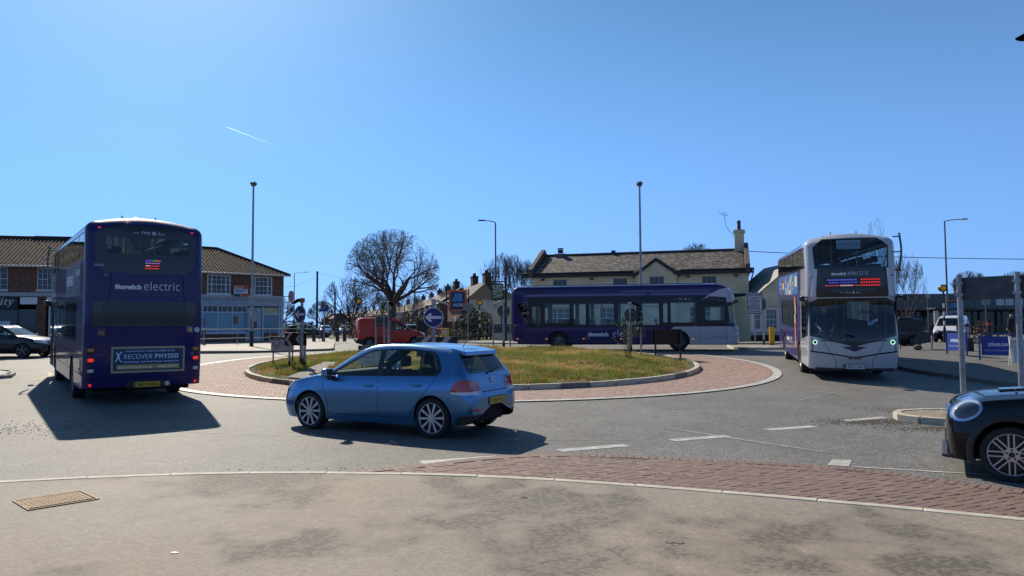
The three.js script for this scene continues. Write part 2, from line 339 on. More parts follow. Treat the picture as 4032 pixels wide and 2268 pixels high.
// corner of the kerb at the far left, with double yellow lines round it
struct('pavement', ground([[[-40, -22], [-20, -22.8], [-17.5, -23.4], [-16.9, -24.2], [-17.3, -25.3], [-18.6, -26.3], [-40, -27.5]]], 0.11), M.paveFar);
kerbRun('left_kerb', [[-26, -22.4], [-20, -22.8], [-17.6, -23.3], [-16.8, -24.2], [-17.3, -25.4], [-18.6, -26.4], [-24, -26.8]], 0.115, M.kerb);
function strip(pts, w, lift, taper = false) {                       // a painted line along a path
  const a = alongCurve(pts, 0.25), rows = a.map(([x, z, t], i) => { const k = w / 2 * (taper ? Math.sin(Math.PI * (i + 0.5) / a.length) ** 0.4 : 1); return [-k, k].map((s) => { const X = x + Math.sin(t) * s, Z = z + Math.cos(t) * s; return [X, gy(Z) + lift, Z]; }); });
  return soupGeo(faceUp(soupGrid(rows)));
}
struct('yellow_line', [strip([[-26, -21.3], [-19.5, -21.7], [-16.2, -22.6], [-15.6, -24.2], [-16.4, -26], [-18.4, -27.3], [-24, -28]], 0.09, 0.005), strip([[-26, -21.0], [-19.4, -21.4], [-15.9, -22.4], [-15.3, -24.2], [-16.2, -26.3], [-18.3, -27.6], [-24, -28.3]], 0.09, 0.005)], M.yellowPaint);
// give-way dashes, block and edge line
const quadXZ = (pts, lift) => ground([pts], lift);
const DASH = [[-1.19, -9.64, -0.18, -10.01], [0.68, -10.49, 1.71, -10.93], [2.47, -11.35, 3.48, -11.8], [4.31, -12.44, 5.3, -12.84], [6.14, -13.54, 7.13, -14.02]];
for (const [x0, z0, x1, z1] of DASH) {
  const L = Math.hypot(x1 - x0, z1 - z0), nx = -(z1 - z0) / L * 0.16, nz = (x1 - x0) / L * 0.16;
  struct('road_marking', quadXZ(roundPoly([[x0 - nx, z0 - nz], [x1 - nx, z1 - nz], [x1 + nx * 0.35, z1 + nz * 0.35], [x0 + nx * 0.35, z0 + nz * 0.35]], 0.03), 0.005), M.paint);
}
struct('road_marking', quadXZ([[3.98, -9.36], [4.22, -9.28], [4.46, -9.71], [4.22, -9.76]], 0.005), M.paint);
struct('road_marking', quadXZ([[4.25, -9.29], [4.27, -9.21], [7.5, -7.95], [7.46, -8.03]], 0.005), M.paint);
struct('worn_line', [strip([[-6.5, -12.9], [-4, -12.2], [-1, -11.6], [2, -11.5]], 0.03, 0.004), strip([[2.6, -12.9], [3.6, -11.4], [4.5, -10.1]], 0.1, 0.0045, true), strip([[9.6, -22], [10.2, -25], [9.2, -20], [6, -16.7], [3, -15.4]].slice(2), 0.06, 0.004, true)], M.paintWorn);
struct('road_marking', [strip([[-2.8, -47], [2, -46.6], [8, -45.9], [13, -45]], 0.14, 0.006), strip([[-34, -33], [-24, -33.1], [-17, -33.2]], 0.12, 0.006)], M.paint);

// ---------------------------------------------------------------- brick paving
const IC = [-1.4, -28];
function chamferBlock(w, h, d, c) {                                 // top at y = 0
  const X = w / 2, Z = d / 2, x = X - c, z = Z - c, pos = [];
  const q = (a, b, e, f) => pos.push(...a, ...b, ...e, ...a, ...e, ...f);
  const T = [[-x, 0, z], [x, 0, z], [x, 0, -z], [-x, 0, -z]], Md = [[-X, -c, Z], [X, -c, Z], [X, -c, -Z], [-X, -c, -Z]], B = [[-X, -h, Z], [X, -h, Z], [X, -h, -Z], [-X, -h, -Z]];
  q(...T);
  for (let i = 0; i < 4; i++) { const j = (i + 1) % 4; q(Md[i], Md[j], T[j], T[i]); q(B[i], B[j], Md[j], Md[i]); }
  const g = new THREE.BufferGeometry(); g.setAttribute('position', new THREE.Float32BufferAttribute(pos, 3)); g.computeVertexNormals(); return prep(g);
}
const brickGeos = [chamferBlock(0.1965, 0.06, 0.0965, 0.005), chamferBlock(0.1965, 0.06, 0.0965, 0.007)];
const tone = (c, n, s, o) => Array.from({ length: n }, (_, i) => mat(c.map((v, k) => v * (1 + (hash2(i, 3, s) - 0.5) * 0.32 + (hash2(i, k, s + 5) - 0.5) * 0.06)), 0.78, o));
const brickMats = tone([0.29, 0.185, 0.15], 7, 3, { map: grainTex }), apronMats = tone([0.45, 0.29, 0.22], 7, 4, { map: grainTex });
function herring(test, ang, org, lift, x0, x1, z0, z1, U = 0.1) {
  const out = [], c = Math.cos(ang), s = Math.sin(ang), r = rng(org[0] * 100 | 0), n = 1 + Math.ceil(Math.hypot(x1 - x0, z1 - z0) / U);
  const e = new THREE.Euler();
  for (let i = -n; i <= n; i++) for (let j = -n; j <= n; j++) {
    const k = (((i - j) % 4) + 4) % 4; if (k !== 0 && k !== 3) continue;
    const lx = (k === 0 ? i + 1 : i + 0.5) * U, lz = (k === 0 ? j + 0.5 : j + 1) * U, x = org[0] + c * lx + s * lz, z = org[1] - s * lx + c * lz;
    if (x < x0 || x > x1 || z < z0 || z > z1 || !test(x, z)) continue;
    const slope = (gy(z + 0.2) - gy(z - 0.2)) / 0.4;
    e.set(-Math.atan(slope) + (r() - 0.5) * 0.012, ang + (k === 0 ? 0 : Math.PI / 2) + (r() - 0.5) * 0.012, (r() - 0.5) * 0.012, 'XYZ');
    const q = new THREE.Quaternion().setFromEuler(new THREE.Euler(-Math.atan(slope), 0, 0)).multiply(new THREE.Quaternion().setFromEuler(new THREE.Euler((r() - 0.5) * 0.014, ang + (k === 0 ? 0 : Math.PI / 2), (r() - 0.5) * 0.014)));
    out.push(new THREE.Matrix4().compose(V3(x, gy(z) + lift + (r() - 0.5) * 0.005, z), q, V3(1, 1, 1)));
  }
  return out;
}
const inPoly = (pts, x, z) => { let inside = false; for (let i = 0, j = pts.length - 1; i < pts.length; j = i++) { const [xi, zi] = pts[i], [xj, zj] = pts[j]; if ((zi > z) !== (zj > z) && x < (xj - xi) * (z - zi) / (zj - zi) + xi) inside = !inside; } return inside; };
{
  const outer = [[-2.0, -9.0], [-1.17, -9.42], [-0.48, -9.84], [0.49, -10.12], [1.3, -10.02], [2.15, -9.77], [4.11, -9.05], [5.35, -7.8], [7.4, -6.2], [10, -4.2]];
  const oc = curvePts(outer, 0.3), kc = curvePts(NEARK, 0.3).filter(([x]) => x > -2.4 && x < 10.2);
  const area = [...oc, ...[...kc].reverse()], inner = insetCurve(outer, 0.205);
  const g = new THREE.Group(); g.name = numbered('brick_paving'); scene.add(g); g.userData.kind = 'structure';
  const bed = []; for (let i = 0; i + 1 < oc.length; i++) bed.push([oc[i], oc[i + 1], [oc[i + 1][0] - 0.25, oc[i + 1][1] + 2.6], [oc[i][0] - 0.25, oc[i][1] + 2.6]]);
  const bedPoly = area;
  const sh = new THREE.ShapeGeometry(new THREE.Shape(bedPoly.map(([x, z]) => new THREE.Vector2(x, -z)))).rotateX(-Math.PI / 2).translate(0, 0.0285, 0);
  part('bedding', sh, M.bedding, g);
  const edge = [...inner, ...[...kc].reverse()];
  const list = herring((x, z) => inPoly(edge, x, z), 25 * RAD, [2, -8.5], 0.035, -2.5, 10, -10.4, -3.5);
  const soldiers = alongCurve(outer, 0.101).map(([x, z, a]) => { const X = x - Math.sin(a) * -0.1, Z = z - Math.cos(a) * -0.1; return new THREE.Matrix4().compose(V3(X, 0.036, Z), new THREE.Quaternion().setFromEuler(new THREE.Euler(0, a + Math.PI / 2, 0)), V3(1, 1, 1)); });
  pieces('brick', g, brickGeos, brickMats, [...list, ...soldiers]);
}
const ringSheet = (r0, r1, lift, n = 160, k = 3) => {
  const rows = []; for (let i = 0; i <= n; i++) { const a = i / n * 2 * Math.PI, r = []; for (let j = 0; j <= k; j++) { const R = lerp(r0, r1, j / k), z = IC[1] + R * Math.sin(a); r.push([IC[0] + R * Math.cos(a), gy(z) + lift, z]); } rows.push(r); }
  return soupGeo(faceUp(soupGrid(rows)));
};
{
  const g = new THREE.Group(); g.name = numbered('brick_apron'); scene.add(g); g.userData.kind = 'structure';
  part('bedding', ringSheet(8.1, 10.75, 0.016, 160, 6), mat([0.2, 0.13, 0.105], 0.95), g);
  const list = herring((x, z) => { const r = Math.hypot(x - IC[0], z - IC[1]); return r > 8.28 && r < 10.66; }, 0.6, [IC[0], IC[1]], 0.022, -13, 11, -40, -16);
  pieces('brick', g, brickGeos, apronMats, list);
}
struct('white_edge_line', ringSheet(10.68, 10.96, 0.026), M.paint);
{
  const g = new THREE.Group(); g.name = numbered('island_kerb'); scene.add(g); g.userData.kind = 'structure';
  const n = 56, geo = merge(rb(0.912, 0.3, 0.15, 0, -0.15, 0, 0.018, 2)), r = rng(5);
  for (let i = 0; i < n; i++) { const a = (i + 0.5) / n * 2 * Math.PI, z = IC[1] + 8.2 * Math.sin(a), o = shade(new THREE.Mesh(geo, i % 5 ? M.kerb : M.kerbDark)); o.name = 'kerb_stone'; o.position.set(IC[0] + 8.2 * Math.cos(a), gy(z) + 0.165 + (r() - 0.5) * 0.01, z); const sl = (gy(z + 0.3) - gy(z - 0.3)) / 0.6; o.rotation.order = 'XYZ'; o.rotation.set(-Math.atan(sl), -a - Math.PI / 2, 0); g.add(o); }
}
// the grass island
const isleY = (x, z) => { const r = Math.hypot(x - IC[0], z - IC[1]); return gy(z) + 0.11 + 0.23 * sstep(0, 3.2, 8.1 - r) + 0.05 * (fbm(x * 0.7 + 40, z * 0.7 + 40, 512, 3, 3) - 0.5); };
const onSlab = (x, z) => inPoly([[-7.2, -21.3], [-6.3, -20.9], [-5.85, -25.6], [-6.7, -26.1]], x, z);
const lush = (x, z) => {                                            // 0 bare soil, towards 1 green grass
  const r = Math.hypot(x - IC[0], z - IC[1]), n = fbm(x * 0.55 + 60, z * 0.9 + 60, 512, 7, 4);
  return { soil: r > 7.0 + 1.3 * (fbm(x * 0.9 + 90, z * 0.9 + 90, 512, 9, 3)) ? 1 : 0, green: sstep(0.42, 0.6, n + (x < -5 ? 0.08 : 0) + (r > 5 && r < 7.2 ? 0.05 : 0)) };
};
{
  const rows = []; for (let i = 0; i <= 120; i++) { const a = i / 120 * 2 * Math.PI, r = []; for (let j = 0; j <= 40; j++) { const R = 8.13 * j / 40, x = IC[0] + R * Math.cos(a), z = IC[1] + R * Math.sin(a); r.push([x, isleY(x, z), z]); } rows.push(r); }
  const geo = soupGeo(faceUp(soupGrid(rows)));
  const p = geo.attributes.position, col = new Float32Array(p.count * 3);
  for (let i = 0; i < p.count; i++) { const x = p.getX(i), z = p.getZ(i), { soil, green } = lush(x, z), n = 0.7 + 0.6 * fbm(x * 4 + 30, z * 4 + 30, 1024, 5, 3), c = soil ? [0.06, 0.047, 0.033] : green > 0.5 ? [0.14, 0.14, 0.045] : [0.25, 0.19, 0.085]; col.set(c.map((v) => v * n), i * 3); }
  geo.setAttribute('color', new THREE.BufferAttribute(col, 3));
  struct('grass_island', geo, mat([1, 1, 1], 0.95, { vertexColors: true, map: grainTex }));
  struct('concrete_path', (() => { const rows2 = []; for (let i = 0; i <= 12; i++) { const t = i / 12; rows2.push([[lerp(-6.95, -6.7, t), 0, lerp(-22.6, -26.1, t)], [lerp(-6.2, -5.85, t), 0, lerp(-22.1, -25.6, t)]].map(([x, , z]) => [x, isleY(x, z) + 0.035, z])); } return soupGeo(faceUp(soupGrid(rows2))); })(), mat([0.22, 0.19, 0.15], 0.85, { map: grainTex }));
  // grass in tufts of blades
  const r = rng(77), blades = (n, h, sp, w) => { const pos = []; for (let i = 0; i < n; i++) { const a = r() * 6.28, x = (r() - 0.5) * sp, z = (r() - 0.5) * sp, hh = h * (0.5 + r()), ln = (r() - 0.3) * hh * 0.8, dx = Math.cos(a), dz = Math.sin(a), px = -dz * w, pz = dx * w; const m1 = [x + dx * ln * 0.35, hh * 0.6, z + dz * ln * 0.35], t = [x + dx * ln, hh, z + dz * ln]; pos.push(x - px, -0.02, z - pz, x + px, -0.02, z + pz, m1[0] + px * 0.7, m1[1], m1[2] + pz * 0.7, x - px, -0.02, z - pz, m1[0] + px * 0.7, m1[1], m1[2] + pz * 0.7, m1[0] - px * 0.7, m1[1], m1[2] - pz * 0.7, m1[0] - px * 0.7, m1[1], m1[2] - pz * 0.7, m1[0] + px * 0.7, m1[1], m1[2] + pz * 0.7, ...t); } const g = new THREE.BufferGeometry(); g.setAttribute('position', new THREE.Float32BufferAttribute(pos, 3)); g.computeVertexNormals(); return prep(g); };
  const tuft = blades(16, 0.1, 0.2, 0.005), N = 24000, im = new THREE.InstancedMesh(tuft, mat([1, 1, 1], 0.85, { transmission: 0.45, thickness: 0 }), N), q = new THREE.Quaternion(), m4 = new THREE.Matrix4(), c = new THREE.Color();
  let k = 0;
  while (k < N) {
    const R = 8.05 * Math.sqrt(r()), a = r() * 6.28, x = IC[0] + R * Math.cos(a), z = IC[1] + R * Math.sin(a); if (onSlab(x, z)) continue;
    const { soil, green } = lush(x, z); if (soil && r() > 0.16) continue;
    const n = r(), s = (0.55 + 0.8 * r()) * (green > 0.5 ? 1.1 : 0.62) * (n > 0.93 ? 1.45 : 1);
    q.setFromAxisAngle(V3(0, 1, 0), r() * 6.28); im.setMatrixAt(k, m4.compose(V3(x, isleY(x, z), z), q, V3(s, s, s)));
    const G = [0.27, 0.27, 0.05], S = [0.62, 0.45, 0.18], t = clamp(green * 0.95 + (n - 0.5) * 0.55); im.setColorAt(k, c.setRGB(...G.map((v, i) => lerp(S[i], v, t) * (0.7 + 0.6 * r())))); k++;
  }
  im.name = 'grass'; shade(im); scene.add(im); tag(im, 'short green and straw coloured grass covering the round island', 'grass', null, 'stuff');
}
// kerbed refuge behind the black hatchback, with its brick top
{
  const pts = [[7.32, -13.2], [7.2, -13.55], [7.3, -13.95], [7.55, -14.25], [8.3, -14.4], [10.5, -13.4], [13, -11.6], [12.3, -10.9], [9.4, -12.2], [7.9, -12.75]];
  struct('refuge', ground([[...curvePts([...pts, pts[0]], 0.25)]], 0.105, 0.6), mat([0.36, 0.29, 0.2], 0.85, { map: grainTex }));
  kerbRun('refuge_kerb', [...pts, pts[0]], 0.122, M.kerb, 0.14, 0.24, 0.4);
}
struct('refuge', ground([[[11.6, -37.3], [12.6, -36.9], [17, -38.3], [17.4, -40], [13, -42.3], [12.2, -41.5]]], 0.12), M.paveFar);
kerbRun('refuge_kerb', [[12.2, -41.5], [11.6, -38], [12.2, -37], [14, -37.2], [17, -38.2]], 0.125, M.kerb);
// loose grit and leaf litter in the gutters
{
  const r = rng(9), g = merge(new THREE.IcosahedronGeometry(0.011, 0).scale(0.7, 0.3, 0.9)), spots = [[6.6, -13.4, 1.0, 0.5, 1300], [8.2, -15.2, 0.9, 0.5, 500], [-8.8, -13.2, 1.9, 1.2, 700], [7.2, -12.5, 0.9, 0.35, 700], [-1.5, -9.2, 2.5, 0.2, 60]];
  const N = spots.reduce((a, s) => a + s[4], 0), im = new THREE.InstancedMesh(g, mat([1, 1, 1], 0.95), N), q = new THREE.Quaternion(), c = new THREE.Color(); let k = 0;
  for (const [x0, z0, sx, sz, n] of spots) for (let i = 0; i < n; i++) { const gs = () => r() + r() + r() - 1.5, x = x0 + gs() * sx, z = z0 + gs() * sz, s = 0.4 + r() * 1.3; q.setFromAxisAngle(V3(0, 1, 0), r() * 6.28); im.setMatrixAt(k, new THREE.Matrix4().compose(V3(x, gy(z) + 0.004, z), q, V3(s, s, s))); const t = 0.3 + r(); im.setColorAt(k++, c.setRGB(0.15 * t, 0.125 * t, 0.09 * t)); }
  im.name = 'gutter_grit'; shade(im); scene.add(im); tag(im, 'brown grit and leaf litter lying in the road gutters', 'grit', null, 'stuff');
}
// iron cover in the near pavement
{
  const o = thing('access_cover', 'rusty rectangular iron access cover with raised studs in near pavement', 'manhole cover', [-4.585, 0.061, -7.43], 0);
  const a = [-4.93, -7.26], b = [-4.16, -7.48], e = Math.atan2(-(b[1] - a[1]), b[0] - a[0]); o.rotation.y = 0.82;
  const rust = mat([0.42, 0.28, 0.15], 0.75, { map: grainTex, metalness: 0.15 }), rust2 = mat([0.07, 0.05, 0.035], 0.85);
  const W = 0.62, D = 0.55;
  part('frame', [bx(W, 0.02, 0.02, 0, 0, D / 2 - 0.01), bx(W, 0.02, 0.02, 0, 0, -D / 2 + 0.01), bx(0.02, 0.02, D - 0.04, W / 2 - 0.01, 0, 0), bx(0.02, 0.02, D - 0.04, -W / 2 + 0.01, 0, 0)], rust, o);
  part('plate', bx(W - 0.05, 0.012, D - 0.05, 0, -0.002, 0), rust2, o);
  const studs = []; for (let j = 0; j < 11; j++) for (let i = 0; i < 14; i++) studs.push(bx(0.037, 0.008, 0.03, -0.28 + i * 0.0405 + (j % 2) * 0.008, 0.008, -0.205 + j * 0.041, (i + j) % 2 ? 0.12 : -0.12));
  part('stud_pattern', studs, rust, o);
}

[[0.11, -7.45, 'dark oval stopcock cover near the kerb in the pavement'], [1.25, -5.92, 'left of two tiny iron stopcock covers in the near pavement'], [1.32, -5.9, 'right of two tiny iron stopcock covers in the near pavement']].forEach(([x, z, l], i) => {
  const o = thing('stopcock_cover', l, 'stopcock cover', [x, 0.061, z], i * 0.4); part('frame', [new THREE.TorusGeometry(0.034, 0.004, 6, 24).rotateX(Math.PI / 2)], mat([0.06, 0.055, 0.05], 0.7), o); part('lid', cy(0.032, 0.032, 0.006, 0, -0.003, 0, 20), i ? mat([0.17, 0.155, 0.125], 0.8) : mat([0.05, 0.046, 0.042], 0.8), o);
});

// ---------------------------------------------------------------- buildings
function wallWith(parent, name, outline, holes, thick, m, z = 0) { return part(name, ext(outline, thick, 0, holes, z - thick / 2), m, parent); }   // front face at z, going back
function sashWindow(parent, x0, y0, x1, y1, cols, rows, z, o = {}) {   // frame, glazing bars and panes, set back in its opening
  const w = x1 - x0, h = y1 - y0, f = o.f ?? 0.055, g = [], b = 0.022, W = o.mull ?? [0, 1];
  g.push(bx(f, h, 0.09, x0 + f / 2, (y0 + y1) / 2, z), bx(f, h, 0.09, x1 - f / 2, (y0 + y1) / 2, z), bx(w - 2 * f, f, 0.09, (x0 + x1) / 2, y1 - f / 2, z), bx(w - 2 * f, f * 1.2, 0.09, (x0 + x1) / 2, y0 + f * 0.6, z));
  for (let i = 1; i < cols; i++) g.push(bx(W.includes(i) ? 0.07 : b, h - 2 * f, 0.04, x0 + w * i / cols, (y0 + y1) / 2, z - 0.005));
  for (let j = 1; j < rows; j++) g.push(bx(w - 2 * f, j * 2 === rows ? 0.05 : b, 0.034, (x0 + x1) / 2, y0 + h * j / rows, z - 0.008));
  const win = part('window', g, o.m ?? M.frame, parent);
  part('pane', bx(w - f, h - f, 0.008, (x0 + x1) / 2, (y0 + y1) / 2, z - 0.03), o.pane ?? M.paneDark, win);
  if (o.sill !== false) part('sill', bx(w + 0.14, 0.07, 0.2, (x0 + x1) / 2, y0 - 0.036, z + 0.06), o.sillM ?? M.frame, win);
  return win;
}
const pantile = (() => { const rows = []; for (let i = 0; i <= 1; i++) { const r = []; for (let j = 0; j <= 7; j++) { const t = j / 7; r.push([(t - 0.5) * 0.27, 0.02 + 0.032 * Math.sin(t * Math.PI * 2 - 0.5) + (i ? 0 : 0.016), i ? -0.17 : 0.17]); } rows.push(r); } const top = soupGrid(rows); const g = soupGeo(faceUp(top)); const lip = []; const r0 = rows[0]; for (let j = 0; j < 7; j++) lip.push(r0[j], [r0[j][0], r0[j][1] - 0.03, r0[j][2]], r0[j + 1], r0[j + 1], [r0[j][0], r0[j][1] - 0.03, r0[j][2]], [r0[j + 1][0], r0[j + 1][1] - 0.03, r0[j + 1][2]]); const l = new THREE.BufferGeometry(); l.setAttribute('position', new THREE.Float32BufferAttribute(lip.flat(), 3)); l.computeVertexNormals(); return merge([g, l]); })();
const slate = chamferBlock(0.246, 0.014, 0.3, 0.003).translate(0, 0.016, 0);
const pantMats = tone([0.075, 0.048, 0.037], 6, 6, { map: grainTex, roughness: 0.8, specularIntensity: 0.4 }), slateMats = [...tone([0.13, 0.105, 0.085], 3, 7, { map: grainTex }), ...tone([0.27, 0.22, 0.18], 3, 8, { map: grainTex }), ...tone([0.07, 0.06, 0.055], 3, 9, { map: grainTex })];
function roofSlope(roof, tileName, geo, mats, o, ux, up, L, H, dx, dy, test) {   // courses of tiles over a slope: o corner at the eaves, ux along, up the slope
  const X = V3(...ux).normalize(), Y = V3(...up).normalize(), N = X.clone().cross(Y).normalize(); if (N.y < 0) N.negate();
  const tilt = new THREE.Matrix4(), list = [], r = rng(L * 100 | 0), Z = Y.clone().negate();
  for (let j = 0; j * dy < H; j++) for (let i = 0; i * dx < L; i++) {
    const a = (i + 0.5) * dx + (j % 2 && tileName === 'slate' ? dx / 2 : 0), b = (j + 0.5) * dy; if (test && !test(a, b)) continue;
    const p = V3(...o).addScaledVector(X, a).addScaledVector(Y, b).addScaledVector(N, 0.02 + r() * 0.008);
    const Xr = X.clone(); tilt.makeBasis(Xr, N, Xr.clone().cross(N)); tilt.setPosition(p);
    const rot = new THREE.Matrix4().makeRotationFromEuler(new THREE.Euler((X.clone().cross(N).dot(Z) > 0 ? 1 : -1) * (tileName === 'slate' ? 0.085 : 0.05) + (r() - 0.5) * 0.02, (r() - 0.5) * 0.02, (r() - 0.5) * 0.02));
    list.push(tilt.clone().multiply(rot));
  }
  pieces(tileName, roof, [geo], mats, list, 300);
}
const poly3 = (pts) => { const pos = []; for (let i = 1; i + 1 < pts.length; i++) pos.push(...pts[0], ...pts[i], ...pts[i + 1]); const g = new THREE.BufferGeometry(); g.setAttribute('position', new THREE.Float32BufferAttribute(pos, 3)); g.computeVertexNormals(); return g; };
const roofUnder = mat([0.055, 0.04, 0.034], 0.9), guttr = mat([0.5, 0.49, 0.47], 0.5), redBrickDark = mat([0.12, 0.062, 0.045], 0.9, { map: grainTex });

{ // left end of the parade of shops
  const o = thing('brick_shop_building', 'brick shop building with pantiled roof at far left, behind the dark car', 'shop', [-44, 0, -48.3], 15 * RAD), L = 12.94, Y0 = 0.55, EV = 6.12;
  const wins = [[-0.7, 4.43, 0.7, 6.02], [4.6, 4.43, 6, 6.02], [7.9, 4.43, 9.25, 6.02], [11.05, 4.43, 12.0, 6.02]];
  wallWith(o, 'wall', rect(-6, 3.98, L, EV), wins.filter((w) => w[0] > -0.9).map((w) => rect(...w)), 0.3, M.brick);
  for (const w of wins) sashWindow(o, ...w, 3, 4, -0.1, { mull: [] });
  part('wall', [bx(0.6, 4, 0.3, 11.35, 2.03, -0.15), bx(0.5, 4, 0.3, 5.2, 2.03, -0.15), bx(L + 6, 0.5, 0.28, (L - 6) / 2, 0.3, -0.2), bx(0.3, 6.2, 8, -5.8, 3.06, -4.3)], M.brick, o);
  part('cornice', [bx(L + 6, 0.12, 0.36, (L - 6) / 2, 4.06, 0.0), bx(L + 6, 0.16, 0.24, (L - 6) / 2, 4.2, -0.03)], M.frameOld, o);
  label2('shop_sign', o, 5.4, 0.75, [7.2, 3.55, 0.06], 0, (g, w, h) => { g.fillStyle = '#1c2226'; g.fillRect(0, 0, w, h); g.fillStyle = '#cfc9b8'; g.font = 'italic bold 60px ' + 'serif'; g.textAlign = 'right'; g.fillText('Mobility', w - 24, h * 0.68); }, 512, { clear: false });
  part('sign_board', bx(5.5, 0.85, 0.08, 7.2, 3.55, 0.0), M.blackMatt, o);
  part('sign_board', [bx(1.05, 0.5, 0.1, 10.6, 3.7, 0.02)], M.white, o); part('sign_board', [bx(1.0, 0.42, 0.1, 12.2, 3.76, 0.02)], mat([0.6, 0.66, 0.7], 0.5), o);
  part('shopfront', [bx(0.1, 3, 0.12, 4.8, 1.6, -0.12), bx(0.1, 3, 0.12, 9.9, 1.6, -0.12), bx(0.08, 3, 0.12, 7.4, 1.6, -0.12), bx(5, 0.1, 0.12, 7.4, 3.05, -0.12), bx(5, 0.45, 0.2, 7.4, 0.75, -0.12)], mat([0.05, 0.055, 0.06], 0.5), o);
  part('shop_window', [bx(5, 2.2, 0.02, 7.4, 2.05, -0.14), bx(1.1, 2.6, 0.02, 10.5, 1.8, -0.14)], M.paneDark, o);
  part('poster', [bx(0.75, 1.05, 0.012, 9.1, 1.75, -0.05)], mat([0.5, 0.6, 0.68], 0.5), o);
  const d = part('door', [bx(0.85, 2.6, 0.06, 12.35, 1.9, -0.16)], mat([0.45, 0.55, 0.62], 0.5), o); part('frame', [bx(0.09, 2.75, 0.1, 11.86, 1.95, -0.12), bx(0.09, 2.75, 0.1, 12.84, 1.95, -0.12)], M.frame, d);
  part('interior', [bx(L + 6, 0.1, 7, (L - 6) / 2, 4.0, -4), bx(L + 5.8, 3.4, 0.1, (L - 6) / 2, 2.2, -4), bx(L + 5.8, 2.2, 0.1, (L - 6) / 2, 5.1, -2)], M.dim, o);
  const roof = part('roof', [poly3([[-6.3, EV, 0.38], [L + 0.09, EV, 0.38], [L - 1.0, 8.55, -4.2], [-6.3, 8.55, -4.2]]), poly3([[-6.3, 8.55, -4.2], [L - 1.0, 8.55, -4.2], [L - 2, EV, -8.6], [-6.3, EV, -8.6]])], roofUnder, o);
  part('ridge', [rod([-6.3, 8.6, -4.2], [L - 1.0, 8.6, -4.2], 0.11, 8), rod([L - 1.0, 8.6, -4.2], [L + 0.09, EV + 0.03, 0.38], 0.1, 8)], pantMats[0], roof);
  part('gutter', rod([-6.3, EV - 0.03, 0.42], [L + 0.25, EV - 0.03, 0.42], 0.07, 8), guttr, o);
  roofSlope(roof, 'pantile', pantile, pantMats, [3.5, EV, 0.38], [1, 0, 0], [0, 2.43, -4.58], L - 3.4, 5.18, 0.25, 0.27, (a, b) => a + 3.5 < L - 0.05 - 1.09 * b / 5.18);
  part('back_wall', bx(L + 6, 6, 0.3, (L - 6) / 2, 3.1, -8.2), M.brick, o);
  part('party_wall', bx(2.6, 0.1, 0.22, L - 2.2, 8.68, -4.25), redBrickDark, o);
}
